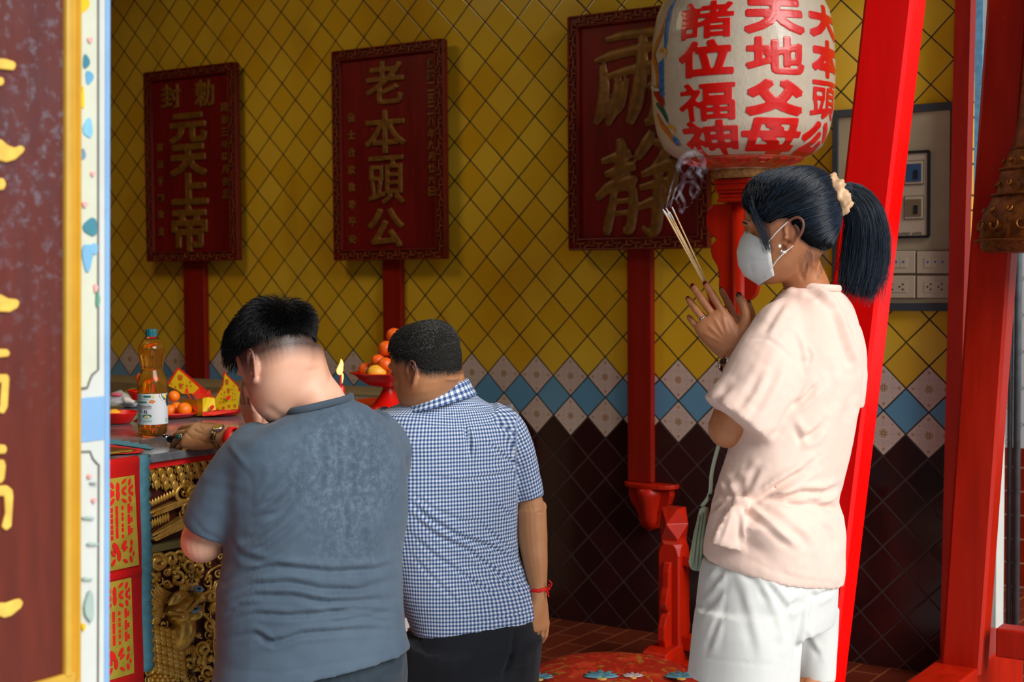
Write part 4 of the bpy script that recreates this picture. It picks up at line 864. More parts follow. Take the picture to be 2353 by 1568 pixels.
for name, u0, u1, v0, v1, m in (('print_bar', 333, 349, 909.5, 914, 'label_green'), ('print_bar', 324, 331, 908, 914, 'label_pale'), ('print_line', 323, 345, 916.5, 917.3, 'label_pale'), ('print_line', 323, 343, 919, 919.8, 'label_pale'), ('print_bar', 323.5, 340, 923, 926, 'label_green'), ('print_line', 323, 345, 927.5, 928.2, 'label_pale'),
    ('print_line', 323, 350, 932.5, 934, 'label_ink'), ('print_line', 323, 350, 936, 937, 'label_ink'), ('print_line', 323, 350, 939, 940, 'label_ink'), ('print_line', 323, 329, 942, 943.2, 'label_ink'), ('print_line', 323, 330, 944.5, 945.6, 'label_ink'), ('print_line', 323, 332, 947, 948, 'label_ink'), ('print_line', 331, 350, 962, 962.6, 'label_pale'), ('print_line', 331, 350, 966, 970, 'label_pale'), ('print_line', 323, 328, 951, 969, 'label_pale'), ('print_line', 380, 384, 962, 972, 'label_pale')):
    label_patch(name, U(u0), U(u1), v0, v1, m, .0004, lb)
label_patch('print_square', U(334.5), U(340.5), 943, 950, 'label_blue', .0006, lb)
V, F = glyph_fit('f', .0040, .0075, .02); MB().add([lab(U(338)+x/lr_, 947-z/k_, .001) for x, z, _ in V], F).build('print_letter', 'label_white', lb)
label_patch('print_diamond', 0, 0, 0, 0, 'label_green', .0006, lb, [(U(331), 954), (U(340.5), 952), (U(349.5), 954), (U(349.5), 959), (U(340.5), 961.5), (U(331), 959)])
label_patch('print_mark', 0, 0, 0, 0, 'label_yellow', .0009, lb, [(U(336), 957.5), (U(339), 954), (U(341), 955), (U(342), 957), (U(344), 958), (U(340), 959)])
label_patch('print_fruit', 0, 0, 0, 0, 'label_orange', .0006, lb, [(U(344), 925), (U(347), 920), (U(352), 919.5), (U(359), 922), (U(358), 925), (U(353), 928)])
label_patch('print_drop', 0, 0, 0, 0, 'label_yellow', .0006, lb, [(U(352), 912), (U(354.5), 907.5), (U(357), 912), (U(356), 916), (U(353), 916)])
label_patch('print_arc', 0, 0, 0, 0, 'label_orange', .0006, lb, [(U(366), 906), (U(368), 914), (U(373), 922), (U(381), 928), (U(382.5), 906)]); label_patch('print_picture', 0, 0, 0, 0, 'label_green', .0009, lb, [(U(371), 906), (U(373), 914), (U(377), 920), (U(383), 924), (U(385), 906)])
label_patch('print_flower', 0, 0, 0, 0, 'label_yellow', .0012, lb, [(U(375), 912), (U(378), 908), (U(381), 911), (U(382), 917), (U(378), 916)]); label_patch('print_badge', 0, 0, 0, 0, 'label_navy', .0013, lb, [(U(381.5), 912), (U(384), 908), (U(385.5), 912), (U(385.5), 934), (U(383), 936), (U(381.5), 928)])
# ================================================================== fruit, plates, offerings
def peel(name, c1, c2, rough=.38, green=None):
    m, t2 = material(name); co = t2.coord(); n = t2.noise(co, 9, 3); v = t2.vor(co, 420)
    c = t2.mix(n, lin(c1), lin(c2))
    if green: x, y, z = t2.sep(co); c = t2.mix(t2.ramp(t2.math('ADD', t2.math('MULTIPLY', t2.noise(co, 22, 3), .04), t2.math('MULTIPLY', x, -1.0)), .015, .035), c, lin(green))
    t2.set(color=c, rough=rough, normal=t2.bump(v, .25, .0015), sss=0.0); return m
peel('orange_peel', 'f06a05', 'f88a12'); peel('orange_deep', 'e4500a', 'ee6a10'); peel('mango_peel', 'e8980f', 'f0b43a', .4, '5c6a22'); peel('green_mango', '6f8422', '8a9a2c', .35); peel('yellow_orange', 'f2a60e', 'f6b828')
simple('plastic_red', 'd01206', .3, var=.05); simple('stem_brown', '2b2a14', .7); simple('plate_blue_white', '9fb1cd', .25)
def fruit(kind, m, label, c, r, stretch=1.0, group=None, tilt=0.0, cat='orange'):
    c = np.array(c, float); o = empty(kind, (c[0], c[1], c[2]-r), label, cat, group)
    mb = MB(); a = math.radians(tilt); ax = np.array([[math.cos(a), math.sin(a), 0], [-math.sin(a), math.cos(a), 0], [0, 0, 1]])
    mb.ball(c, (r*stretch, r, r*.94), 24, 14, ax); mb.build('peel', m, o, True); MB().lathe([(.0002, 0), (r*.09, .0), (r*.05, .0015), (.0002, .002)], c+ZUP*r*.925, 8).build('stem_scar', 'stem_brown', o); return o
def plate(kind, label, c, r, h, m, cat='plate', lobes=0):
    o = empty(kind, c, label, cat); wob = (lambda th, z: .05*np.cos(th*lobes)*(z/h)) if lobes else None
    MB().lathe([(.002, .001), (r*.62, .001), (r*.70, .004), (r*.97, h-.003), (r, h), (r*.985, h+.0025), (r*.94, h+.001), (r*.66, .007), (r*.6, .0045), (.002, .0045)], c, 48, wob=wob).build('dish', m, o, True); return o
TZ = .8805
def tp(u, v, z=TZ): return on_plane(u, v, 2, z)
p = tp(396, 960); plate('red_plate', 'red plastic plate holding the small oranges behind the oil bottle', p, .088, .017, 'plastic_red', lobes=6)
dP = (p-CAMP)@CF
for (u, v, r, dd, lab_) in ((399.5, 911, .0190, 0, 'shiny orange on top of the small heap right behind the oil bottle'), (391, 944, .0215, .02, 'orange half hidden by the edge of the oil bottle label'), (423.5, 941.5, .0240, 0, 'orange at the right end of the red plate behind the bottle'), (405, 938, .021, .06, 'orange at the back of the red plate behind the bottle')):
    fruit('small_orange', 'orange_peel', lab_, P(u, v, dP+dd-.01), r, group='oranges on the plate behind the bottle')
fruit('small_orange', 'orange_deep', 'deep orange fruit peeping out left of the bottle waist', P(329, 871, 4.5), .0235, group='oranges on the plate behind the bottle')
p2 = tp(330, 965); 
plate('fruit_bowl', 'dark red bowl mostly hidden behind the oil bottle, under a deep orange fruit', P(329, 905, 4.5)-ZUP*.02+0*p2, .05, .03, 'plastic_red', 'bowl')
MB_ = MB().lathe([(.001, 0), (.032, 0), (.014, .012), (.011, .03), (.018, .044), (.001, .046)], (P(329, 905, 4.5)[0], P(329, 905, 4.5)[1], TZ), 24); o = MB_.build('bowl_stand', 'plastic_red', None, True); tag(o, 'small red foot under the bowl hidden behind the oil bottle', 'stand')
p = tp(270, 973); plate('red_dish', 'red dish with a yellow orange at the left end of the altar', p, .062, .034, 'plastic_red')
fruit('yellow_orange', 'yellow_orange', 'yellow orange in the red dish beside the blue pillar edge', P(262, 957, (p-CAMP)@CF-.005), .024)
p = tp(312, 934); plate('white_plate', 'bluish white plate with a green mango behind the bottle', p, .063, .014, 'plate_blue_white')
fruit('green_mango', 'green_mango', 'green mango on the bluish white plate left of the bottle', p+ZUP*.036+HR*-.006, .029, 1.35, tilt=20, cat='mango')
# clear bag
m_, t_ = material('thin_plastic'); t_.set(color=(.92, .93, .95), rough=.12, alpha=.35, spec=.8)
simple('bag_print', 'c9566a', .4); simple('bag_cream', 'd8d0c8', .4)
p = tp(277, 938); R = []; t = empty('plastic_bag', p, 'crumpled clear plastic bag with pink print lying left of the green mango', 'plastic bag')
for i, (a, w_, h_) in enumerate(((-.05, .012, .02), (-.03, .030, .05), (0, .034, .058), (.025, .026, .045), (.045, .016, .026), (.055, .004, .01))):
    q = np.arange(18)/18*2*math.pi; rr = 1+.16*np.sin(q*5+i)+.1*np.sin(q*9-i*2); R.append(p+HR*a+np.outer(np.cos(q)*w_*rr, HF)+np.outer((1+np.sin(q)*rr*.9)*h_*.5+.004, ZUP))
MB().rings(R).build('film', 'thin_plastic', t, True)
mb = MB(); R = [[p+HR*(.020+.012*i)+HF*(-.028)+HF*.014*math.cos(a)+ZUP*(.030-.002*i+.014*(1-.15*i)*math.sin(a)) for a in np.arange(12)/12*2*math.pi] for i in range(4)]; mb.rings(R).build('label_end', 'bag_cream', t, True)
mb = MB(); mb.ball(p+HR*-.005+HF*-.03+ZUP*.048, (.022, .01, .008), 12, 8, np.array([HR, HF, ZUP])); mb.build('pink_print', 'bag_print', t, True)
# joss paper set
simple('joss_yellow', 'e9c414', .5, var=.05); simple('joss_red', 'de2c12', .5); simple('joss_gold', 'c39a1c', .35, .3); simple('joss_ink', 'd2541c', .6)
JD = 4.62
def jp(u, v, d=JD): return P(u, v, d)
def jz(x, y): return 380+x*.08929, 830+y*.08929
Jb = tp(480, 962); t = empty('paper_offering_tray', Jb, 'red tray under the folded yellow prayer papers', 'tray')
mb = MB(); R = []
for sc, v0 in ((.70, .001), (.86, .006), (1.0, .022), (1.03, .024), (.97, .022), (.82, .008), (.66, .005)):
    q = np.arange(40)/40*2*math.pi; R.append(jp(497, 953, 4.66)*[1, 1, 0]+np.outer(np.cos(q)*.090*sc, HR)+np.outer(np.sin(q)*.062*sc, HF)+ZUP*(TZ+v0+(0.010*sc)*0)+np.outer(np.maximum(0, np.abs(np.cos(q))-.8)*.05*(sc > .9), ZUP))
mb.rings(R).build('dish', 'plastic_red', t, True)
def paper_panel(label, outline, inset, chars, d0, d1, cat='prayer paper', bend=0.0):
    """standing folded sheet: red outline panel, yellow face, printed characters; d varies from left to right"""
    us = [jz(*p)[0] for p in outline]; u0, u1 = min(us), max(us)
    def q(pt, off=0.0): u, v = jz(*pt); f = (u-u0)/(u1-u0); return P(u, v, d0+(d1-d0)*f+bend*math.sin(f*math.pi)-off)
    base = q(outline[0]); o = empty('prayer_paper', (base[0], base[1], TZ+.006), label, cat, 'folded yellow prayer papers on the red tray')
    def sheet(pts, off, name, m):
        A_ = [q(p, off) for p in pts]; B_ = [q(p, off-.0008) for p in pts]; n = len(pts); return MB().add(A_+B_, [tuple(range(n)), tuple(range(n, 2*n))[::-1]]+[(i, (i+1) % n, n+(i+1) % n, n+i) for i in range(n)]).build(name, m, o)
    sheet(outline, 0, 'red_border', 'joss_red'); sheet(inset, .0012, 'yellow_face', 'joss_yellow')
    for ch, cx, cy, w_, h_, sk in chars:
        V, F = glyph_fit(ch, w_, h_, .02); MB().add([q((cx+x+sk*y, cy-y), .0022) for x, y, _ in V], F).build('character', 'joss_ink', o)
    return o
paper_panel('yellow prayer paper with a peaked red edge, leaning behind the oranges', [(60, 560), (325, 150), (420, 220), (860, 590), (1110, 790), (1000, 850), (420, 850), (300, 760), (75, 650)], [(80, 640), (330, 225), (420, 290), (860, 690), (780, 830), (450, 845), (300, 740)],
    [('發', 380, 430, 150, 150, 0), ('財', 410, 640, 140, 150, 0)]+[(c, x, y, 46, 66, 0) for c, x, y in (('招', 155, 600), ('寶', 262, 670), ('進', 640, 540), ('平', 655, 650), ('安', 555, 640))], 4.70, 4.66)
paper_panel('tall pointed yellow prayer paper standing at the right end of the red tray', [(1280, 970), (1330, 850), (1470, 600), (1500, 250), (1560, 320), (1880, 640), (1900, 740), (1930, 760), (1870, 1250), (1300, 1270)], [(1285, 960), (1390, 800), (1495, 620), (1525, 330), (1860, 670), (1875, 770), (1925, 800), (1865, 1240), (1305, 1265)],
    [('發', 1585, 540, 110, 150, 0), ('財', 1630, 770, 90, 150, 0)]+[(c, x, y, 76, 92, 0) for c, x, y in (('全', 1345, 1245), ('家', 1495, 1215), ('平', 1640, 1180), ('安', 1790, 1155))]+[(c, x, y, 34, 54, 0) for c, x, y in (('招', 1465, 730), ('財', 1450, 850), ('進', 1430, 960), ('寶', 1405, 1070), ('一', 1525, 800), ('本', 1515, 890), ('萬', 1500, 980), ('利', 1480, 1060), ('出', 1765, 640), ('入', 1795, 740), ('平', 1795, 870), ('安', 1790, 990), ('四', 1720, 740), ('季', 1735, 830), ('興', 1730, 920), ('旺', 1725, 1000))], 4.63, 4.60)
o = [x for x in bpy.data.objects if x.name.startswith('prayer_paper')][-1]
mb = MB(); pts = [jz(x, y) for x, y in ((1560, 915), (1600, 905), (1625, 890), (1690, 880), (1670, 960), (1640, 1000), (1580, 1010))]; Q = [P(u, v, 4.605) for u, v in pts]; n = len(Q); mb.add(Q+[p-CF*.001 for p in Q], [tuple(range(n)), tuple(range(n, 2*n))]); mb.build('ingot_print', 'joss_red', o)
t = empty('paper_box', jp(475, 945), 'open folded yellow paper box with red lining between the two prayer papers', 'paper box')
def face(name, pts, m, ds):
    Q = [P(*jz(x, y), d) for (x, y), d in zip(pts, ds)]; n = len(Q); B_ = [p+CF*.001 for p in Q]; MB().add(Q+B_, [tuple(range(n)), tuple(range(n, 2*n))[::-1]]+[(i, (i+1) % n, n+(i+1) % n, n+i) for i in range(n)]).build(name, m, t)
face('box_side', [(380, 960), (810, 1000), (815, 1400), (690, 1390), (420, 1110)], 'joss_gold', [4.66, 4.60, 4.60, 4.62, 4.66])
face('box_side', [(810, 1000), (960, 960), (955, 1400), (815, 1420)], 'joss_gold', [4.60, 4.585, 4.585, 4.60])
face('box_front', [(960, 960), (1090, 930), (1270, 960), (1300, 1270), (960, 1305)], 'joss_yellow', [4.585, 4.585, 4.60, 4.60, 4.585])
face('box_foot', [(955, 1310), (1870, 1255), (1830, 1300), (1240, 1400), (955, 1415)], 'joss_red', [4.58, 4.60, 4.60, 4.58, 4.58])
face('box_lining', [(640, 820), (900, 800), (1190, 870), (1270, 950), (1100, 940), (960, 955), (800, 990)], 'joss_red', [4.68, 4.68, 4.66, 4.62, 4.60, 4.60, 4.61])
for pts in ([(490, 830), (525, 690), (575, 700), (600, 830)], [(720, 830), (870, 690), (900, 800), (830, 850)], [(1030, 850), (1140, 740), (1180, 850)], [(560, 850), (600, 850), (670, 970), (640, 970)], [(1100, 930), (1150, 905), (1130, 955)]): face('red_flap', pts, 'joss_red', [4.63]*len(pts))
face('seal_print', [(1140, 1180), (1200, 1130), (1260, 1150), (1250, 1220), (1180, 1280), (1140, 1250)], 'joss_red', [4.581]*6); face('seal_print', [(700, 1170), (765, 1150), (815, 1290), (760, 1280)], 'joss_red', [4.607, 4.603, 4.598, 4.60])
# candle
simple('candle_red', 'd90f0c', .35); simple('wick_dark', '1c120c', .8)
CB = P(785, 900, 4.42); CB[2] = TZ
t = empty('red_candle', CB, 'lit red candle burning between the two kneeling men', 'candle'); kc = 4.42/FPX; vz = lambda v: P(785, v, 4.42)[2]
MB().lathe([(.001, TZ), (.0105, TZ), (.0105, vz(900)), (.0098, vz(893)), (.0075, vz(889)), (.0045, vz(886)), (.001, vz(885))], CB*[1, 1, 0], 24).build('wax', 'candle_red', t, True)
mb = MB(); q = spline([P(781, 887, 4.42), P(781.5, 875, 4.42), P(783, 865, 4.42), P(785, 858, 4.42)], 10); mb.tube(q, np.linspace(.0032, .0016, 10), 10).build('dripped_stem', 'candle_red', t, True)
mb = MB(); mb.tube(spline([P(783, 865, 4.42), P(781, 861, 4.42), P(782, 857, 4.42)], 6), .0012, 8).build('wick', 'wick_dark', t, True)
def flame_mat():
    m, t2 = material('flame'); x, y, z = t2.sep(t2.coord()); e = t2.n.new('ShaderNodeEmission'); g = t2.ramp(z, -.02, .045)
    lw = t2.n.new('ShaderNodeLayerWeight'); lw.inputs[0].default_value = .5
    t2.val(t2.mix(t2.ramp(lw.outputs['Facing'], .25, .8), (1.0, .72, .22), (1.0, .25, .02)), e.inputs[0]); e.inputs[1].default_value = 1.9
    t2.t.links.new(e.outputs[0], t2.n['Material Output'].inputs[0])
flame_mat()
mb = MB(); mb.tube(spline([P(782, 862, 4.42), P(780.5, 854, 4.42), P(782.5, 845, 4.42), P(785, 834, 4.42), P(783.5, 825, 4.42)], 14), np.array([2.5, 5, 6.5, 7.5, 8, 7.6, 7, 6.4, 5.8, 5, 4, 3, 1.8, .3])*kc, 14).build('flame', 'flame', t, True)
mb = MB(); mb.tube(spline([P(787, 858, 4.42), P(787.5, 868, 4.42), P(786, 882, 4.42)], 8), np.array([1.2, 2, 2.2, 2.2, 2, 1.6, 1, .3])*kc, 10).build('side_flame', 'flame', t, True)
# footed bowl of oranges
PB = tp(893, 944, .898); t = empty('footed_fruit_bowl', PB, 'red footed plastic bowl piled with oranges in front of the older man', 'bowl'); dF = (PB-CAMP)@CF; kf = dF/FPX; fz = lambda v: (945-v)*kf
MB().lathe([(.002, 0), (52*kf, 0), (50*kf, fz(940)), (34*kf, fz(928)), (20*kf, fz(908)), (13*kf, fz(895)), (14*kf, fz(890)), (46*kf, fz(885)), (66*kf, fz(872)), (74*kf, fz(862)), (86*kf, fz(858)), (86*kf, fz(856)), (72*kf, fz(859)), (60*kf, fz(870)), (40*kf, fz(881)), (.002, fz(884))], PB, 56, wob=lambda th, z: .04*np.cos(th*8)*(z > fz(866))).build('bowl', 'plastic_red', t, True)
g_ = 'oranges in the footed bowl'
fruit('mango', 'mango_peel', 'yellow mango with a green end, at the front of the footed bowl', P(864, 857, dF-.055), .027, 1.22, None, 35, 'mango')
for u, v, dd, r, l in ((841, 851, .02, .026, 'orange at the left edge of the footed bowl, behind the mango'), (868, 830, -.02, .0225, 'orange resting on the mango in the second layer of the bowl'), (885, 838, -.05, .024, 'orange tucked between the mango and the older man’s cheek'), (887, 801, -.01, .026, 'oval orange in the third layer of the bowl'), (905, 771, .0, .025, 'topmost orange of the pile, beside the older man’s forehead'),
    (905, 862, .06, .026, 'orange at the back of the footed bowl'), (930, 857, .0, .026, 'orange hidden behind the older man’s cheek'), (915, 832, .03, .026, 'orange in the second layer behind the older man’s face'), (910, 800, .03, .026, 'orange in the third layer behind the older man’s temple')):
    fruit('orange', 'orange_deep', l, P(u, v, dF+dd), r, 1.0, g_)
# ================================================================== people: helpers
def skin_mat(name, c, c2, rough=.5):
    m, t = material(name); co = t.coord(); n = t.noise(co, 14, 4); st = t.attr('stubble'); s2 = t.attr('hairc'); fine = t.noise(co, 420, 3)
    col = t.mix(t.ramp(n, .3, .75), lin(c), lin(c2)); sh = t.math('MULTIPLY', st, t.math('ADD', .68, t.math('MULTIPLY', fine, .45)), clamp=True)
    col = t.mix(sh, col, lin('17181c')); col = t.mix(s2, col, lin('9c5a4a'))
    t.set(color=col, rough=rough, normal=t.bump(t.math('ADD', fine, t.math('MULTIPLY', t.noise(co, 90, 3), .6)), .12, .0015), sss=.06); t.bsdf.inputs['Subsurface Radius'].default_value = (.012, .005, .003); return m
skin_mat('skin_young', 'd9a386', 'e3b198'); skin_mat('skin_old', 'b57c50', 'c48c60'); skin_mat('skin_woman', 'ad6d44', 'bb7c52')
def hair_mat(name, c, c2, rough=.38, spec=.5):
    m, t = material(name); r = t.attr('rnd'); t.set(color=t.mix(r, lin(c), lin(c2)), rough=rough, spec=spec); return m
hair_mat('hair_under', '040405', '0a0b0e', .95, .1); hair_mat('hair_black', '030304', '0c0d11', .36, .4); hair_mat('hair_black_sheen', '04070b', '1a2c40', .30, .45); hair_mat('hair_grey', '0b0c0f', '56534d', .5)  # woman's black hair: bluish reflection is put into the colour of random strands
HEAD = np.array([(-.117, .055, .030, .014), (-.112, .068, .010, .030), (-.100, .079, -.020, .046), (-.085, .083, -.045, .058), (-.065, .086, -.066, .066), (-.045, .085, -.083, .071), (-.020, .085, -.094, .074), (.0, .087, -.100, .076), (.020, .092, -.104, .077), (.050, .089, -.104, .075), (.078, .080, -.098, .068), (.098, .066, -.086, .058), (.111, .045, -.065, .042), (.115, .012, -.03, .014)])
def head_ring(z):
    yf, yb, hw = (np.interp(z, HEAD[:, 0], HEAD[:, k]) for k in (1, 2, 3)); return (yf+yb)/2, (yf-yb)/2, hw
def frame(phi, pitch=0.0, roll=0.0):
    """axes right, forward, up of a head or hand that faces phi left of straight away from the photographer"""
    f = HF*math.cos(phi)-HR*math.sin(phi); r = HR*math.cos(phi)+HF*math.sin(phi); f2 = f*math.cos(pitch)-ZUP*math.sin(pitch); u2 = ZUP*math.cos(pitch)+f*math.sin(pitch)
    return np.array([r*math.cos(roll)+u2*math.sin(roll), f2, u2*math.cos(roll)-r*math.sin(roll)])
def head_parts(c, A, s=1.0, jowl=0.0):
    mb = MB(); n = 36; th = np.arange(n)/n*2*math.pi; R = []
    for z, yf, yb, hw in HEAD:
        cy, ly = (yf+yb)/2, (yf-yb)/2; pw = 2.25; co, si = np.cos(th), np.sin(th)
        x = hw*(1+jowl*math.exp(-((z+.07)/.03)**2))*np.sign(co)*np.abs(co)**(2/pw); y = cy+ly*np.sign(si)*np.abs(si)**(2/pw)
        R.append(np.stack([x, y, np.full(n, z)], 1))
    mb.rings(R)
    def add(pts, r, seg=8): mb.tube(pts, r, seg)
    add([(0, .086, .016), (0, .094, -.008), (0, .104, -.028), (0, .106, -.036)], [.006, .008, .0105, .009]); mb.ball((0, .103, -.036), .0115, 12, 8)
    for sx in (-1, 1):
        mb.ball((sx*.013, .094, -.040), (.009, .010, .008), 10, 8); mb.ball((sx*.031, .078, .000), (.015, .009, .009), 12, 8); mb.tube([(sx*.012, .090, .020), (sx*.033, .086, .024), (sx*.052, .072, .018)], .0075, 8)
        mb.ball((sx*.040, .056, -.032), (.026, .022, .024), 12, 8)
        base = np.array([sx*.0745, -.014, -.014]); eb = np.array([sx*.10, -.98, .10])*1.32; ez = np.array([0, -.12, .99])*1.0; eo = np.array([sx*.99, .10, .05])*1.5
        E = lambda b, z, o=0.0: base+eb*b+ez*z+eo*o
        hp = spline([E(-.008, -.002, .002), E(-.010, .014, .003), E(-.002, .028, .005), E(.012, .030, .007), E(.021, .018, .008), E(.020, .0, .007), E(.011, -.017, .005), E(.002, -.028, .003), E(-.007, -.030, .001), E(-.011, -.020, .0)], 28)
        mb.tube(hp, .0037, 8); mb.ball(E(.005, 0, .0005), (.013, .025, .0032), 14, 8, np.array([eb, ez, eo])); mb.tube(spline([E(.006, .018, .004), E(.013, .004, .005), E(.009, -.012, .004), E(.0, -.018, .003)], 10), .0028, 6)
        mb.ball(E(-.009, -.007, .003), .0042, 8, 6); mb.ball(E(-.003, -.029, .002), (.0085, .0085, .0042), 10, 6, np.array([eb, ez, eo])); mb.tube([E(-.004, .012, -.004), E(.004, -.002, -.007), E(-.002, -.016, -.004)], .010, 8)
    mb.ball((0, .086, -.0655), (.021, .0075, .0055), 12, 8); mb.ball((0, .0855, -.0745), (.018, .008, .006), 12, 8); mb.ball((0, .072, -.099), (.022, .014, .014), 12, 8)
    V, F = mb.arrays(); out = MB(); out.add(np.asarray(c)+(V*s)@A, F); return out
def loc_head(X, c, A, s=1.0): return ((np.asarray(X)-c)@A.T)/s
def limb(pts, rad, seg=18): return MB().tube(spline(pts, 5*len(pts)), np.interp(np.linspace(0, 1, 5*len(pts)), np.linspace(0, 1, len(rad)), rad), seg)
def ring_px(v, u0, u1, d, th, ratio, sl=0.0, pw=2.3, n=44, lean=0.0):
    c = P((u0+u1)/2, v, d); w_ = (u1-u0)/2*d/FPX; a = w_/math.sqrt(math.cos(th)**2+ratio**2*math.sin(th)**2); b = ratio*a
    A_ = HR*math.cos(th)+HF*math.sin(th); B_ = -HR*math.sin(th)+HF*math.cos(th); q = np.arange(n)/n*2*math.pi; co, si = np.cos(q), np.sin(q)
    x = a*np.sign(co)*np.abs(co)**(2/pw); y = b*np.sign(si)*np.abs(si)**(2/pw); pts = c+x[:, None]*A_+y[:, None]*B_
    lat = (pts-c)@HR/w_; return pts-ZUP*(sl*d/FPX*lat)[:, None]-ZUP*(lean*y/b)[:, None]
def body_rings(rows, th, ratio, **k):
    R = [ring_px(r[0], r[1], r[2], r[3], th, r[5] if len(r) > 5 and r[5] else ratio, r[4] if len(r) > 4 else 0.0, **k) for r in rows]; return MB().rings(R)
def sleeve(pts_px, seg=26):
    """tube through (u, v, d, radius px)"""
    q = [P(u, v, d) for u, v, d, r in pts_px]; rr = [r*d/FPX for u, v, d, r in pts_px]; n = 5*len(q)
    return MB().tube(spline(q, n), np.interp(np.linspace(0, 1, n), np.linspace(0, 1, len(rr)), rr), seg)
def micro(V, F, amp, scale, seed=0):
    N = normals(V, F); n = np.array([mnoise.noise(Vector((p*scale+seed).tolist())) for p in V]); return V+N*(amp*n)[:, None]
def hand(W, dr, nb, side, s=1.0, curl=(.15,)*4, spread=(.08, .0, -.06, -.14), thumb=((.5, .75, -.25), (.75, .5, -.25), (.9, .25, -.2)), mid=1.0):
    """wrist W, direction dr to the fingers, nb out of the back of the hand, side +1: thumb on dr x nb side. Returns mesh and fingertip frames"""
    dr = np.array(dr, float); dr /= np.linalg.norm(dr); nb = np.array(nb, float); nb -= dr*(nb@dr); nb /= np.linalg.norm(nb); l = np.cross(dr, nb)*side; mb = MB(); tips = []; R = []
    for t, hw, ht, off in ((-.02, .027, .019, 0), (.0, .027, .019, 0), (.03, .036, .0185, .002), (.065, .0415, .0165, .002), (.090, .041, .0135, 0), (.100, .036, .010, 0)):
        q = np.arange(22)/22*2*math.pi; R.append(np.asarray(W)+s*(dr*t+np.outer(np.sign(np.cos(q))*np.abs(np.cos(q))**.8*hw, l)+np.outer(np.sin(q)*ht, nb)+off*-nb))
    mb.rings(R)
    mb.ball(np.asarray(W)+s*(dr*.035+l*.022-nb*.012), (.022*s, .028*s, .016*s), 14, 10, np.array([l, dr, nb]))
    L = (.074, .082, .076, .060); X = (.0305, .0105, -.0105, -.0295); Y = (.090, .095, .090, .080); RR = (.0088, .0092, .0087, .0076)
    for k in range(4):
        sp = spread[k]; f = dr*math.cos(sp)+l*math.sin(sp); p = np.asarray(W)+s*(l*X[k]+dr*(Y[k]-.012)+nb*.002); pts = [p, np.asarray(W)+s*(l*X[k]+dr*Y[k]+nb*.002)]; a = 0.0; p = pts[-1]
        for j, fr in enumerate((.46, .30, .24)):
            a += curl[k]*(.8, 1.1, .8)[j]; v_ = f*math.cos(a)-nb*math.sin(a); p = p+v_*L[k]*fr*s; pts.append(p)
        q = spline(pts, 22); tt = np.linspace(0, 1, 22); r0 = RR[k]*s; rad = r0*(1.02-.22*tt)*(1+.07*np.exp(-((tt-.52)/.06)**2)+.05*np.exp(-((tt-.78)/.05)**2)); rad[-1] *= .55; rad[-2] *= .85; mb.tube(q, rad, 12)
        nbt = nb*math.cos(a)+f*math.sin(a); tips.append((pts[-1]-v_*.008*s, v_, nbt, np.cross(v_, nbt)*side, r0*.8, pts))
    p = np.asarray(W)+s*(dr*.022+l*.020-nb*.004); pts = [p]
    for (a, b, c_), ln in zip(thumb, (.044, .034, .028)):
        v_ = dr*a+l*b+nb*c_; v_ /= np.linalg.norm(v_); p = p+v_*ln*s; pts.append(p)
    mb.tube(spline(pts, 18), np.array([.0155, .0155, .015, .0142, .0132, .0125, .012, .0116, .0114, .0112, .0110, .0108, .0108, .0106, .0102, .0095, .0078, .004])*s, 12)
    nn = np.cross(l, v_)*side; nn = nb-v_*(nb@v_); nn /= np.linalg.norm(nn); tips.append((pts[-1]-v_*.008*s, v_, l*.5+nn*.86, np.cross(v_, nn), .0095*s, pts))
    return mb, tips
def nails(tips, parent, m, s=1.0, name='fingernail'):
    for c, v_, nb, l, r, pts in tips:
        mb = MB(); mb.ball(c+nb/np.linalg.norm(nb)*r*.55+v_*.003*s, (r*.75, .0075*s, r*.42), 12, 8, np.array([np.cross(v_, nb/np.linalg.norm(nb)), v_, nb/np.linalg.norm(nb)])); mb.build(name, m, parent, True)
def merge(*VF):
    V = []; F = []; n = 0
    for v, f in VF: V.append(v); F += [tuple(int(i)+n for i in q) for q in f]; n += len(v)
    return np.concatenate(V), F
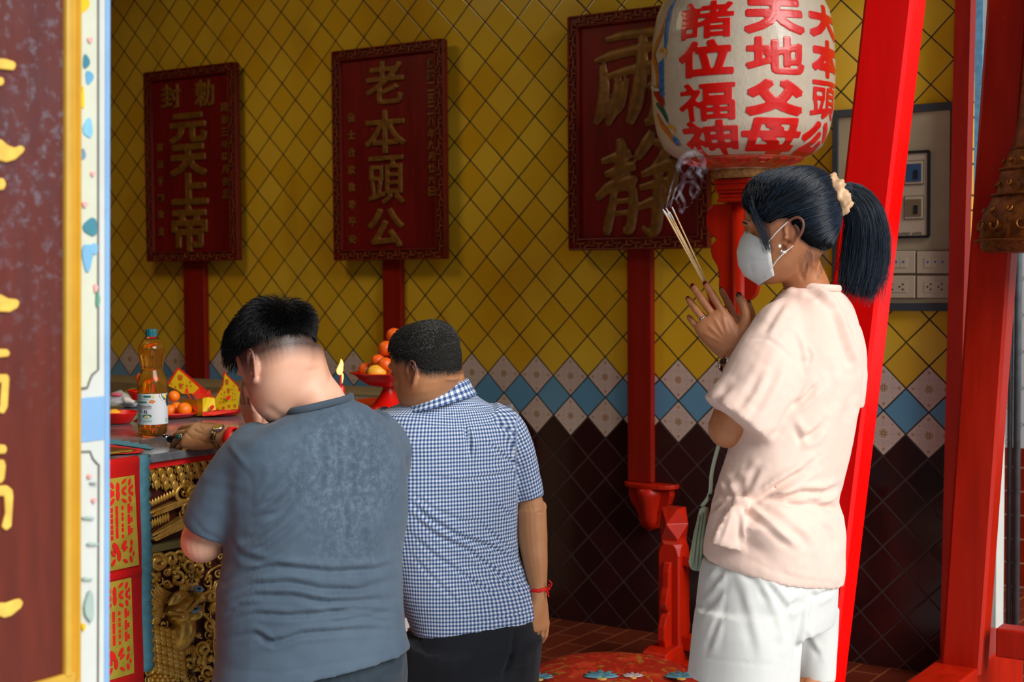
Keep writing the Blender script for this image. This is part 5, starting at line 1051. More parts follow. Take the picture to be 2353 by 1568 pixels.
def strands(name, S, rad, m, parent, taper=.25, rnd=None):
    """S: (n, k, 3) strand paths -> one hair mesh of thin three-sided hairs"""
    S = np.asarray(S); n, k, _ = S.shape; T = np.gradient(S, axis=1); T /= np.linalg.norm(T, axis=2)[..., None]+1e-9
    ref = np.where(np.abs(T[..., 2:3]) < .85, np.array([0, 0, 1.]), np.array([1., 0, 0])); a = np.cross(T, ref); a /= np.linalg.norm(a, axis=2)[..., None]+1e-9; b = np.cross(T, a)
    w_ = rad*np.linspace(1, taper, k)**.7; ph = np.arange(3)/3*2*math.pi
    V = S[:, :, None, :]+(np.cos(ph)[None, None, :, None]*a[:, :, None, :]+np.sin(ph)[None, None, :, None]*b[:, :, None, :])*w_[None, :, None, None]
    V = V.reshape(-1, 3); i, j, q = np.meshgrid(np.arange(n), np.arange(k-1), np.arange(3), indexing='ij'); b0 = i*k*3+j*3
    F = np.stack([b0+q, b0+(q+1) % 3, b0+3+(q+1) % 3, b0+3+q], -1).reshape(-1, 4)
    me = bpy.data.meshes.new(name); me.vertices.add(len(V)); me.vertices.foreach_set('co', V.ravel()); me.loops.add(F.size); me.loops.foreach_set('vertex_index', F.ravel().astype(np.int32)); me.polygons.add(len(F)); me.polygons.foreach_set('loop_start', np.arange(len(F), dtype=np.int32)*4); me.polygons.foreach_set('use_smooth', np.ones(len(F), bool)); me.update(calc_edges=True); me.validate()
    at = me.attributes.new('rnd', 'FLOAT', 'POINT'); r_ = RNG.random(n) if rnd is None else rnd; at.data.foreach_set('value', np.repeat(r_, k*3).astype(np.float32))
    me.materials.append(MATS[m]); o = bpy.data.objects.new(name, me); COL.objects.link(o); place(o, parent); return o
def dome(D): return ((np.abs(D[..., 0])**2.25+np.abs(D[..., 1])**2.25)**(3/2.25)+np.abs(D[..., 2])**3)**(1/3)
def hug(X, off):
    """push local head points out of the skull (plus off)"""
    z = np.clip(X[..., 2], -.116, .1149); cy, ly, hw = head_ring(z); top = np.clip((X[..., 2]-.06)/.055, 0, 1)
    e = (np.abs(X[..., 0]/(hw+off))**2.25+np.abs((X[..., 1]-cy)/(ly+off))**2.25)**(1/2.25)+1e-9; k = np.where((e < 1) & (X[..., 2] < .113), 1/e, 1.0); Y = X.copy()
    # on the dome push radially from a centre instead
    C = np.array([0, -.008, .0]); D_ = X-C; R_ = dome(D_/np.array([.078, .101, .1165])); kk = np.where(R_ < 1+off/.095, (1+off/.095)/np.maximum(R_, 1e-6), 1.0)
    w_ = np.clip((X[..., 2]-.02)/.05, 0, 1); w_ = w_*w_*(3-2*w_); sd_ = np.stack([X[..., 0]*k, cy+(X[..., 1]-cy)*k, X[..., 2]], -1); dm = C+D_*kk[..., None]
    return sd_*(1-w_)[..., None]+dm*w_[..., None]
def scalp_points(n, mask):
    out = []
    while len(out) < n:
        d = RNG.normal(size=(n*3, 3)); d /= np.linalg.norm(d, axis=1)[:, None]; d /= dome(d)[:, None]; X = np.array([0, -.008, .0])+d*np.array([.078, .101, .1165]); X = X[X[:, 2] > -.085]
        lo = X[:, 2] < .045; z = np.clip(X[:, 2], -.116, .1149); cy, ly, hw = head_ring(z); e = (np.abs(X[:, 0]/hw)**2.25+np.abs((X[:, 1]-cy)/ly)**2.25)**(1/2.25); X[lo, 0] /= e[lo]; X[lo, 1] = cy[lo]+(X[lo, 1]-cy[lo])/e[lo]
        X = X[mask(X) > RNG.random(len(X))]; out += list(X)
    return np.array(out[:n])
def scalp_normal(X): N = (X-np.array([0, -.008, .0])); N = np.sign(N)*np.abs(N)**1.5/np.array([.078, .101, .1165])**2.5; return N/np.linalg.norm(N, axis=1)[:, None]
def cap(c, A, s, mask, off, m, parent, name='hair_cap'):
    nz, n = 46, 84; V = []; th = np.arange(n)/n*2*math.pi
    for z in np.linspace(-.085, .1165, nz):
        sx_ = 1/((np.abs(np.cos(th))**2.25+np.abs(np.sin(th))**2.25)**(1/2.25))
        if z > .045: q = max(0., 1-(z/.1168)**3)**(1/3)*sx_; L = np.stack([.078*q*np.cos(th), -.008+.101*q*np.sin(th), np.full(n, z)], 1)
        else: cy, ly, hw = head_ring(z); L = np.stack([hw*sx_*np.cos(th), cy+ly*sx_*np.sin(th), np.full(n, z)], 1)
        mk = mask(L); N = scalp_normal(L); V.append(L+N*((off+.006)*mk-.006)[:, None])
    V = np.array(V).reshape(-1, 3); F = [(i*n+j, i*n+(j+1) % n, (i+1)*n+(j+1) % n, (i+1)*n+j) for i in range(nz-1) for j in range(n)]; F.append(tuple(range((nz-1)*n, nz*n)))
    return raw(name, np.asarray(c)+(V*s)@A, F, m, parent, True, {'rnd': np.full(len(V), .3)})
def eyes(c, A, s, parent):
    for sx in (-1, 1):
        p = np.asarray(c)+s*(np.array([sx*.031, .0855, .0])@A); mb = MB(); mb.tube([p-A[0]*.011*s, p+A[1]*.001, p+A[0]*.011*s], .0016*s, 6); mb.build('eyelash_line', 'hair_black', parent)
        mb = MB(); mb.tube(spline([p-A[0]*.014*s*sx+A[2]*.020*s+A[1]*.006*s, p+A[0]*.004*s*sx+A[2]*.024*s+A[1]*.006*s, p+A[0]*.020*s*sx+A[2]*.018*s-A[1]*.006*s], 8), .0022*s, 6); mb.build('eyebrow', 'hair_black', parent)
def skin_body(person, fine, coarse, m, c, A, s, stub, strokes=(), vox=.0024, name='body', soft=()):
    V, F = remesh(fine, vox, 3)
    for sc_, sr in soft: V = relax(V, F, np.clip(1.6-np.linalg.norm(V-sc_, axis=1)/sr, 0, 1), 70)
    V = sculpt(V, F, strokes); Vc, Fc = remesh(coarse, .012, 3) if coarse else (np.zeros((0, 3)), [])
    nf = len(V); V, F = merge((V, F), (Vc, Fc)) if len(Vc) else (V, F); L = loc_head(V, c, A, s); st = np.where(np.linalg.norm(L, axis=1) < .2, np.clip(stub(L), 0, 1), 0.0); st[nf:] = 0
    er = np.exp(-((np.abs(np.abs(L[:, 0])-.084)/.012)**2))*(np.linalg.norm(L-np.array([0, -.02, -.01]), axis=1) < .11)*.35
    o = raw(name, V, F, m, person, True, {'stubble': st, 'hairc': er}); BODY[person.name] = (o, nf, Vc); return o
BODY = {}
def relax(V, F, mask, it):
    E = np.array([(f[i], f[(i+1) % len(f)]) for f in F if mask[f[0]] > 0 for i in range(len(f))]); W = np.zeros(len(V)); np.add.at(W, E[:, 0], 1); np.add.at(W, E[:, 1], 1); V = V.copy()
    for _ in range(it):
        S = np.zeros_like(V); np.add.at(S, E[:, 0], V[E[:, 1]]); np.add.at(S, E[:, 1], V[E[:, 0]]); k = W > 0; V[k] += (mask[k]*.6)[:, None]*(S[k]/W[k][:, None]-V[k])
    return V

from mathutils.bvhtree import BVHTree
def tuck(person, garments, margin=.007):
    """keep the covered part of a body inside its clothes"""
    o, nf, Vc = BODY[person.name]; V = Vc.copy()
    for GV, GF in garments:
        t = BVHTree.FromPolygons([tuple(p) for p in GV], GF); z0, z1 = GV[:, 2].min()+.02, GV[:, 2].max()+.01
        for i in np.where((V[:, 2] > z0) & (V[:, 2] < z1))[0]:
            p, n, _, d = t.find_nearest(Vector(V[i]), .12)
            if p is None: continue
            s = (Vector(V[i])-p).dot(n)
            if s > -margin: V[i] = np.array(p-n*margin*1.5)
    off = np.array(person.location); me = o.data; co = np.zeros(len(me.vertices)*3); me.vertices.foreach_get('co', co); co = co.reshape(-1, 3); co[nf:] = V-off; me.vertices.foreach_set('co', co.ravel()); me.update()
# ================================================================== young man in the slate T-shirt
def cloth_mat(name, c, c2, rough=.8, wash=None, wave=900, bump=.15, spec=.2):
    m, t = material(name); co = t.coord(); n = t.noise(co, 5, 5, .6); wv = t.noise(co, wave, 2)
    col = t.mix(t.ramp(n, .3, .7), lin(c), lin(c2))
    if wash:
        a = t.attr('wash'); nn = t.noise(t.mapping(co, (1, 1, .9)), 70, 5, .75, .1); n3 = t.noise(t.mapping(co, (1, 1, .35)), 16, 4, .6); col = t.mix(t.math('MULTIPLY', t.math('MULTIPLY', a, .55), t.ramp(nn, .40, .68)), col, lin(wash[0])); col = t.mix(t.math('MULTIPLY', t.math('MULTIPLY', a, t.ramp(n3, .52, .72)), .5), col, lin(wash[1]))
    t.set(color=col, rough=rough, spec=spec, sheen=.15, normal=t.bump(wv, bump, .0006)); return m
cloth_mat('slate_cotton', '435262', '4f6070', wash=('6c7e92', '36444f')); cloth_mat('slate_rib', '3f4b57', '495663'); cloth_mat('dark_shorts', '242f39', '2c3842')
X = lambda pts, k, ox, oy: [(ox+k*x, oy+k*y) for x, y in pts]
Y1 = empty('person', P(720, 1568, 3.36)*[1, 1, 0], 'young man in a slate blue T-shirt kneeling with his head bowed over the altar', 'person')
yth = .45
HC = P(636, 836, 3.33); HA = frame(.80, .55, -.04); HS = 1.03
ymask = lambda L: np.clip((L[:, 2]-np.interp(L[:, 1], [-.11, -.06, -.01, .03, .06, .09], [.012, .022, .030, .034, .062, .072]))/.012, 0, 1)
def ystub(L):
    zl = np.interp(L[:, 1], [-.11, -.06, -.01, .03], [.012, .022, .030, .034]); return np.clip((L[:, 2]-(zl-.062))/.06, 0, 1)**1.2*1.5*np.clip((.035-L[:, 1])/.012, 0, 1)
el = P(466, 1243, 3.36); wr = P(598, 1012, 3.72); el2 = P(800, 1250, 3.80); wr2 = P(622, 1010, 3.76)
neck = body_rings([(790, 640, 738, 3.345), (830, 648, 748, 3.345), (862, 654, 757, 3.345), (895, 655, 782, 3.35), (925, 660, 797, 3.355), (948, 664, 800, 3.36)], .8, .95)
armL = limb([P(570, 1080, 3.35), P(512, 1170, 3.34), el+np.array([0, 0, .005]), el], [.048, .050, .050, .048])
foreL = limb([el, el*.6+wr*.4, wr], [.046, .040, .029]); foreR = limb([el2, el2*.6+wr2*.4, wr2], [.046, .040, .029]); armR = limb([P(870, 1040, 3.5), el2], [.055, .046])
dr = ZUP*.94-HR*.30-HF*.05; hl, tl = hand(wr, dr, -HR*.75-HF*.55, 1, 1.0, (.25, .2, .2, .25), (.03, 0, -.03, -.06), ((.7, .45, -.3), (.9, .2, -.3), (.95, 0, -.3)))
hr_, tr_ = hand(wr2, dr, HR*.75+HF*.55, -1, 1.0, (.25, .2, .2, .25), (.03, 0, -.03, -.06), ((.7, .45, -.3), (.9, .2, -.3), (.95, 0, -.3)))
hp = P(716, 1490, 3.38); fw = -HR*math.sin(yth)+HF*math.cos(yth); sd = HR*math.cos(yth)+HF*math.sin(yth)
coarse = [body_rings([(1010, 600, 850, 3.39), (1100, 555, 895, 3.39), (1300, 545, 895, 3.40), (1480, 545, 905, 3.40), (1560, 545, 905, 3.40)], yth, .6)]
for sg in (-1, 1):
    k0 = hp+sd*.10*sg; k1 = np.array([*(hp+sd*.13*sg+fw*.06)[:2], .07]); coarse.append(limb([k0, (k0+k1)/2, k1], [.10, .09, .065])); coarse.append(limb([k1, k1-fw*.38+ZUP*.0], [.062, .045])); coarse.append(limb([k1-fw*.38, k1-fw*.52-ZUP*.02], [.045, .035]))
skin_body(Y1, [head_parts(HC, HA, HS, .06), neck, MB().ball(el, .0515, 20, 14), armL, foreL, hl, armR, foreR, hr_], coarse, 'skin_young', HC, HA, HS, ystub,
          [([(700, 856), (725, 850), (745, 842)], 5, -.0012), ([(604, 930), (640, 955), (660, 965)], 10, -.003)], soft=((P(738, 805, 3.36), .035), (P(690, 880, 3.29), .055), (P(660, 905, 3.28), .05), (P(745, 860, 3.33), .04)))
nails(tl+tr_, Y1, simple('nail_plain', 'd0a08c', .3))
cap(HC, HA, HS, ymask, .010, 'hair_under', Y1)
# hair: crown outwards, longer on top, falling over the brow
Lr = scalp_points(7500, lambda L: ymask(L)); N_ = scalp_normal(Lr); k = 9; S = np.zeros((len(Lr), k, 3)); S[:, 0] = Lr
top = np.clip((Lr[:, 2]-.035)/.05, 0, 1); ln = .014+.036*top+.014*np.clip((Lr[:, 1]-.04)/.03, 0, 1); crown = np.array([0, -.06, .10])
g = (Lr-crown); g[:, 1] += .055; g[:, 2] -= .03; g += RNG.normal(size=g.shape)*.018; g -= N_*(g*N_).sum(1)[:, None]; g /= np.linalg.norm(g, axis=1)[:, None]+1e-9
d_ = g*.8+N_*(.55+.25*RNG.random((len(Lr), 1)))*np.clip(.4+top, 0, 1)[:, None]
for i in range(1, k):
    S[:, i] = S[:, i-1]+d_*(ln/(k-1))[:, None]; S[:, i] = hug(S[:, i], .006); d_ = d_*.86+g*.16-np.array([0, -.25, .55])*.10*(i/k); d_ /= np.linalg.norm(d_, axis=1)[:, None]
strands('hair', HC+(S.reshape(-1, 3)*HS@HA).reshape(S.shape), .00075, 'hair_black', Y1)
eyes(HC, HA, HS, Y1)
# T-shirt
rows = [(927, 666, 802, 3.347, -15, .76), (937, 656, 812, 3.35, -15, .74), (950, 632, 838, 3.35, -16, .66), (972, 585, 872, 3.36, -12), (1000, 540, 902, 3.37, -4), (1045, 520, 922, 3.375), (1110, 522, 931, 3.38), (1200, 528, 930, 3.38), (1270, 526, 918, 3.39), (1340, 512, 918, 3.39), (1400, 509, 920, 3.39), (1450, 510, 924, 3.39), (1490, 510, 930, 3.39, -8), (1515, 504, 934, 3.39, -20), (1531, 499, 937, 3.39, -26)]
trunk = body_rings(rows, yth, .62)
slL = sleeve([(615, 992, 3.34, 30), (590, 1014, 3.33, 54), (564, 1060, 3.32, 66), (522, 1130, 3.325, 71), (489, 1190, 3.33, 66), (474, 1220, 3.335, 61)])
slR = sleeve([(850, 985, 3.44, 55), (885, 1040, 3.52, 62), (860, 1130, 3.65, 62), (830, 1200, 3.74, 58)])
V, F = remesh([trunk, slL, slR], .0055, 5)
for q_ in (P(535, 1100, 3.3), P(560, 1020, 3.28), P(530, 1180, 3.3), P(900, 1010, 3.35)): V = relax(V, F, np.clip(1.6-np.linalg.norm(V-q_, axis=1)/.05, 0, 1), 35)
q1 = lambda *p: X(p, .5662, 400, 680)
st = []
def fold(pts, w_, a, ridge=.6, dy=1.7):
    st.append((pts, w_, -a)); st.append(([(u, v-dy*w_) for u, v in pts], w_, a*ridge)); st.append(([(u, v+dy*w_) for u, v in pts], w_, a*ridge*.7))
for p, w_, a in ((q1((205, 1165), (300, 1120), (420, 1098), (640, 1122), (820, 1112), (912, 1080)), 7, .010), (q1((210, 1215), (330, 1170), (480, 1165), (600, 1190), (740, 1195), (905, 1150)), 6, .009), (q1((205, 1260), (330, 1215), (480, 1218), (640, 1248), (780, 1238), (915, 1225)), 6, .009), (q1((205, 1330), (330, 1290), (470, 1300), (600, 1290), (720, 1270), (915, 1295)), 6, .010),
    (q1((205, 1395), (330, 1370), (405, 1412), (520, 1372), (660, 1362), (905, 1350)), 6, .010), (q1((330, 1412), (400, 1400), (440, 1380)), 5, .008), (q1((560, 1250), (680, 1290), (800, 1300), (900, 1275)), 5, .006), (q1((200, 1300), (260, 1260), (360, 1250)), 5, .006), (q1((520, 1230), (600, 1245), (700, 1225)), 4, .004), (q1((620, 1330), (760, 1310), (900, 1325)), 5, .006)): fold(p, w_, a)
for p, w_, a in ((q1((310, 885), (400, 830), (480, 740), (520, 640)), 7, .0065), (q1((300, 910), (420, 880), (520, 790), (570, 690)), 7, .0065), (q1((255, 1010), (330, 975), (430, 900), (500, 800)), 8, .007), (q1((260, 1060), (360, 1020), (470, 940), (560, 830)), 8, .0065), (q1((330, 850), (375, 780), (385, 690)), 6, .004), (q1((245, 1000), (280, 1060), (400, 1085)), 8, .006), (q1((320, 1110), (420, 1060), (560, 950), (640, 840)), 8, .003)): fold(p, w_, a, .8)
for p, w_, a in ((q1((600, 560), (612, 690), (570, 830)), 8, .0035), (q1((655, 520), (668, 680), (640, 850)), 8, .0035), (q1((710, 510), (728, 660), (715, 860)), 8, .0035), (q1((770, 520), (800, 660), (800, 840)), 8, .0035), (q1((830, 560), (865, 690), (870, 850)), 8, .0035), (q1((690, 800), (700, 950), (690, 1060)), 8, .003), (q1((760, 800), (770, 960), (760, 1060)), 8, .003), (q1((600, 580), (720, 600), (860, 570)), 8, .002), (q1((600, 660), (740, 690), (890, 660)), 8, .002), (q1((500, 770), (680, 780), (900, 740)), 9, .002)): st.append((p, w_, -a)); st.append(([(u+9, v) for u, v in p], w_, a*.7))
st.append((q1((200, 590), (235, 628), (300, 715), (322, 800), (308, 880)), 6, -.0012)); st.append((q1((222, 600), (250, 640), (320, 725)), 5, .004))
for k in range(5): fold(q1((120+k*34, 720+k*10), (130+k*30, 830), (110+k*34, 950+k*8)), 9, .003, .8)
st.append(([(430, 1176), (470, 1225), (525, 1250)], 2.5, -.002)); st.append(([(505, 1538), (640, 1548), (800, 1520), (932, 1492)], 2.5, -.002))
st = [(p, w_*1.3, a*1.35) for p, w_, a in st]
V = sculpt(V, F, st); V = relax(V, F, np.ones(len(V)), 1); V = micro(V, F, .0016, 26, 3)
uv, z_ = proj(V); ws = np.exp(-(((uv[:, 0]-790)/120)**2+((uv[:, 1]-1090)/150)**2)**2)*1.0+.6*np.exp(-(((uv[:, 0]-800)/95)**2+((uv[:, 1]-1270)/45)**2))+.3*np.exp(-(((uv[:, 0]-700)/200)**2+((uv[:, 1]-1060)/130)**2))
GA1 = (V, F)
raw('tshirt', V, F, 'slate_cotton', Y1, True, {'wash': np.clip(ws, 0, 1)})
R = []
cc = ring_px(929, 660, 806, 3.346, yth, .78, -15, n=48)
MB().rings([[p+(p-cc.mean(0))/np.linalg.norm(p-cc.mean(0))*.005*math.cos(a)+ZUP*(.009*math.sin(a)) for p in cc] for a in np.arange(10)/10*2*math.pi], closed=True).build('neckband', 'slate_rib', Y1, True)
sh = [body_rings([(1478, 530, 912, 3.39, -14), (1500, 512, 924, 3.40, -16), (1560, 500, 930, 3.41), (1640, 500, 925, 3.41)], yth, .6)]
for sg in (-1, 1):
    k0 = hp+sd*.10*sg-ZUP*.04; k1 = np.array([*(hp+sd*.13*sg+fw*.05)[:2], .16]); sh.append(limb([k0, (k0+k1)/2, k1], [.125, .118, .105]))
V, F = remesh(sh, .008, 5); V = sculpt(V, F, [([(870+k*9, 1505), (872+k*9, 1525), (869+k*9, 1545)], 3, -.003) for k in range(6)]+[([(640+k*22, 1560-k*2), (642+k*22, 1590)], 5, -.003) for k in range(9)])
raw('shorts', V, F, 'dark_shorts', Y1); tuck(Y1, [GA1, (V, F)])
simple('bead_metal', '8a6a4a', .25, .8); 
wb = P(582, 972, 3.69)
mb = MB()
for k in range(14):
    a = k/14*2*math.pi; mb.ball(wr+ZUP*.012+dr*.01+(math.cos(a)*np.cross(dr, HF)/np.linalg.norm(np.cross(dr, HF))+math.sin(a)*np.cross(dr, np.cross(dr, HF)))*.031, .0055, 10, 8)
mb.build('bead_bracelet', 'bead_metal', Y1, True)
# ================================================================== older man in the gingham shirt
def gingham():
    m, t = material('gingham'); x, y, z = t.sep(t.attr('weave', 'Vector')); pd = .0102
    a = t.math('LESS_THAN', t.math('FRACT', t.math('DIVIDE', x, pd)), .5); b = t.math('LESS_THAN', t.math('FRACT', t.math('DIVIDE', y, pd)), .5); s = t.math('MULTIPLY', t.math('ADD', a, b), .5)
    c = t.mix(t.math('LESS_THAN', s, .25), t.mix(t.math('GREATER_THAN', s, .75), lin('7f94b8'), lin('2f4a7c')), lin('dbe1e6'))
    t.set(color=c, rough=.75, spec=.2, sheen=.1, normal=t.bump(t.noise(t.coord(), 700, 2), .12, .0006))
gingham(); cloth_mat('black_trousers', '14171d', '1b1f27', wave=500); simple('watch_gold', 'b58b2e', .25, .9, .1); simple('watch_steel', 'a8a9a8', .25, .9, .1); simple('watch_dial', 'a88432', .3, .5); simple('jade', '0c5a3a', .12); simple('string_red', 'f0120a', .7); simple('lighter_black', '0d0f12', .2); simple('chrome', 'c8ccd0', .08, 1.0)
Y2 = empty('person', P(1075, 1568, 3.86)*[1, 1, 0], 'older man in a blue gingham shirt and black trousers kneeling beside the young man', 'person')
gth = .40; GC = P(977, 845, 3.80); GA = frame(.94, .20, .02); GS = 1.0
gmask = lambda L: np.clip((L[:, 2]-np.interp(L[:, 1], [-.11, -.06, -.02, .01, .03, .05, .075, .095], [-.035, -.025, .0, .022, .022, .045, .060, .075]))/.014, 0, 1)
gstub = lambda L: np.clip((L[:, 2]-(np.interp(L[:, 1], [-.11, -.06, -.02, .01, .03, .05, .075, .095], [-.035, -.025, .0, .022, .022, .045, .060, .075])-.018))/.03, 0, 1)*1.1
el = P(1221, 1172, 3.93); wr = P(1238, 1362, 3.90); elL = P(705, 1075, 3.98); wrL = P(509, 1008, 3.72)
neck = body_rings([(840, 930, 1060, 3.82), (868, 935, 1064, 3.83), (890, 928, 1066, 3.84), (920, 930, 1070, 3.85)], .8, .9)
armR = limb([P(1185, 1040, 3.91), P(1205, 1100, 3.925), P(1216, 1140, 3.93), el], [.036, .033, .033, .038]); foreR = limb([el-ZUP*0, P(1224, 1235, 3.925), P(1231, 1300, 3.91), wr], [.041, .041, .033, .022])
elb = MB().ball(P(1240, 1166, 3.95), .020, 14, 10)
hR, tR = hand(wr-ZUP*.012, -ZUP+HR*.02+HF*.06, HR*.75-HF*.66, -1, .93, (.3, .35, .4, .45), (.05, 0, -.03, -.06), ((.9, .2, -.4), (.95, 0, -.3), (.95, -.1, -.2)))
armL = limb([P(880, 1010, 3.92), elL], [.052, .044]); foreL = limb([elL, elL*.5+wrL*.5, wrL], [.043, .037, .029])
lh = P(395, 1003, 3.785)-wrL; lh /= np.linalg.norm(lh)
hL, tL = hand(wrL+ZUP*.004, lh, ZUP*.72-HF*.68+HR*.10, 1, 1.10, (.26, .30, .34, .42), (.02, 0, -.02, -.06), ((.75, .62, -.3), (.9, .35, -.3), (.95, .1, -.2)))
hp2 = P(1085, 1440, 3.88); fw2 = -HR*math.sin(gth)+HF*math.cos(gth); sd2 = HR*math.cos(gth)+HF*math.sin(gth)
coarse = [body_rings([(1000, 905, 1130, 3.88), (1100, 870, 1165, 3.88), (1300, 925, 1170, 3.88), (1440, 1000, 1205, 3.88), (1520, 980, 1205, 3.88)], gth, .55)]
for sg in (-1, 1):
    k0 = hp2+sd2*.09*sg; k1 = np.array([*(hp2+sd2*.11*sg+fw2*.05)[:2], .07]); coarse.append(limb([k0, (k0+k1)/2, k1], [.085, .08, .06])); coarse.append(limb([k1, k1-fw2*.38], [.058, .042])); coarse.append(limb([k1-fw2*.38, k1-fw2*.52-ZUP*.02], [.042, .033]))
gf = []
for p, w_, a in (([(1048, 862), (1060, 861), (1068, 858)], 2.5, -.003), ([(1020, 872), (1045, 872), (1066, 868)], 4, .003), ([(905, 842), (912, 870), (915, 895)], 5, -.0015), ([(952, 845), (944, 875), (940, 900)], 3, -.0015), ([(418, 985), (432, 1000), (446, 1012)], 3, -.0012), ([(440, 985), (455, 995), (470, 998)], 3, -.0012), ([(450, 1008), (470, 1018), (490, 1020)], 3, -.0012), ([(455, 978), (466, 990)], 2.5, -.001), ([(438, 1030), (462, 1042), (490, 1045)], 4, -.002), ([(1232, 1180), (1246, 1176), (1256, 1172)], 3, -.002)): gf.append((p, w_, a))
skin_body(Y2, [head_parts(GC, GA, GS, .20), neck, armR, foreR, elb, hR, armL, foreL, hL], coarse, 'skin_old', GC, GA, GS, gstub, gf, soft=((P(930, 905, 3.76), .04), (P(1000, 890, 3.78), .04)))
nails(tR+tL, Y2, 'nail_plain'); eyes(GC, GA, GS, Y2)
hair_mat('hair_under_grey', '161514', '2b2926', .9, .1); cap(GC, GA, GS, gmask, .003, 'hair_under_grey', Y2)
Lr = scalp_points(9000, lambda L: gmask(L)); N_ = scalp_normal(Lr); k = 4; S = np.zeros((len(Lr), k, 3)); S[:, 0] = Lr
wc = np.array([-.028, -.088, .062]); g = Lr-wc; sw = np.cross(N_, g); g = g*.8+sw*.75; g[:, 1] += .02; g -= N_*(g*N_).sum(1)[:, None]; g /= np.linalg.norm(g, axis=1)[:, None]+1e-9; dw = np.linalg.norm(Lr-wc, axis=1)
ln = .0085+.004*np.clip((Lr[:, 2]-.03)/.06, 0, 1); d_ = g*.9+N_*.38+RNG.normal(size=g.shape)*.10
for i in range(1, k): S[:, i] = S[:, i-1]+d_*(ln/(k-1))[:, None]; d_ = d_*.9+g*.1
rn = np.clip(.10+.9*np.exp(-(dw/.058)**2)+.22*RNG.random(len(Lr)), 0, 1)*np.clip(.55+.6*RNG.random(len(Lr)), 0, 1)
strands('hair', GC+(S.reshape(-1, 3)*GS@GA).reshape(S.shape), .00050, 'hair_grey', Y2, .4, rn)
rows = [(912, 922, 1078, 3.85, -12), (926, 905, 1105, 3.855, -6, .70), (945, 872, 1145, 3.86), (970, 852, 1170, 3.87), (1005, 842, 1186, 3.875), (1060, 842, 1189, 3.88), (1150, 850, 1188, 3.88), (1230, 868, 1188, 3.89), (1285, 888, 1191, 3.89), (1325, 905, 1207, 3.89), (1360, 918, 1224, 3.89), (1400, 936, 1234, 3.89, -4), (1424, 946, 1238, 3.89, -8), (1438, 950, 1238, 3.89, -10)]
trunk = body_rings(rows, gth, .60)
slR_ = [(1120, 955, 3.87, 38), (1160, 985, 3.89, 46), (1185, 1035, 3.91, 44), (1203, 1090, 3.925, 38), (1217, 1146, 3.93, 35)]; slL_ = [(905, 965, 3.88, 40), (860, 1000, 3.90, 54), (800, 1035, 3.94, 52), (755, 1058, 3.96, 50)]
V, F = remesh([trunk, sleeve(slR_), sleeve(slL_)], .0055, 4)
for q_ in (P(1175, 1010, 3.85), P(1185, 1090, 3.87)): V = relax(V, F, np.clip(1.6-np.linalg.norm(V-q_, axis=1)/.04, 0, 1), 25)
st = []
q2 = lambda *p: X(p, .5536, 820, 700)
for p, w_, a in ((q2((190, 790), (300, 890), (420, 960), (560, 1010), (690, 1085)), 6, .0075), (q2((190, 850), (330, 960), (460, 1020), (600, 1130), (730, 1235)), 6, .007), (q2((200, 930), (320, 1040), (480, 1150), (610, 1235)), 6, .006), (q2((190, 760), (320, 850), (440, 900), (540, 900)), 5, .004), (q2((200, 1010), (290, 1110), (400, 1220), (470, 1300)), 6, .005), (q2((390, 1335), (480, 1312), (600, 1300), (750, 1265)), 3, .004), (q2((250, 705), (420, 735), (560, 715), (660, 690)), 6, .004), (q2((520, 560), (620, 640), (700, 690)), 5, .005), (q2((560, 485), (660, 545), (700, 600)), 5, .005),
    (q2((640, 560), (680, 660), (670, 760)), 5, .005), (q2((560, 820), (640, 880), (665, 960)), 6, .004), (q2((500, 900), (600, 990), (670, 1040)), 6, .005), (q2((600, 1050), (680, 1110), (740, 1190)), 5, .004), (q2((690, 700), (720, 740), (765, 740)), 4, .002), (q2((330, 410), (450, 420), (600, 440)), 5, .003), (q2((220, 440), (330, 450), (440, 470)), 4, .003)): fold(p, w_, a, .8, 1.6)
st.append((q2((450, 500), (462, 560), (470, 640)), 4, -.009)); st.append((q2((462, 505), (486, 560), (500, 650)), 6, .005)); st.append((q2((160, 514), (330, 498), (560, 488), (650, 488)), 2.5, -.0022)); st.append((q2((655, 490), (690, 580), (680, 700), (665, 820)), 3, -.003)); st.append((q2((672, 800), (720, 790), (768, 765)), 2, -.0015)); st.append((q2((370, 1345), (560, 1338), (752, 1298)), 2, -.0015))
V = sculpt(V, F, st); V = relax(V, F, np.ones(len(V)), 1); V = micro(V, F, .0012, 30, 8)
# weave coordinates: round the trunk, round each sleeve
c0 = P(1020, 1200, 3.88); Aq = HR*math.cos(gth)+HF*math.sin(gth); Bq = fw2; ang = np.arctan2((V-c0)@Aq, -((V-c0)@Bq)/.8); rq = np.sqrt(((V-c0)@Aq/.185)**2+((V-c0)@Bq/.115)**2); zs = P(1020, 985, 3.88)[2]; W_ = np.stack([ang*.185, V[:, 2]+np.clip(1-rq, 0, 1)*.15*np.clip((V[:, 2]-zs+.06)/.05, 0, 1), 0*ang], 1)
def sleeve_weave(pts):
    q = spline([P(u, v, d) for u, v, d, r in pts], 30); rr = np.interp(np.linspace(0, 1, 30), np.linspace(0, 1, len(pts)), [r*d/FPX for u, v, d, r in pts]); D2 = np.linalg.norm(V[:, None, :]-q[None, 8:], axis=2); j = D2.argmin(1)+8; dist = D2.min(1)
    ax = q[-1]-q[8]; ax /= np.linalg.norm(ax); e1 = np.cross(ax, HF); e1 /= np.linalg.norm(e1); e2 = np.cross(ax, e1); r_ = V-q[j]; return dist < rr[j]*1.18, np.stack([np.arctan2(r_@e2, r_@e1)*.052, (V-q[8])@ax, 0*dist], 1)
intr = np.abs(((V-c0)@Aq)) < .19
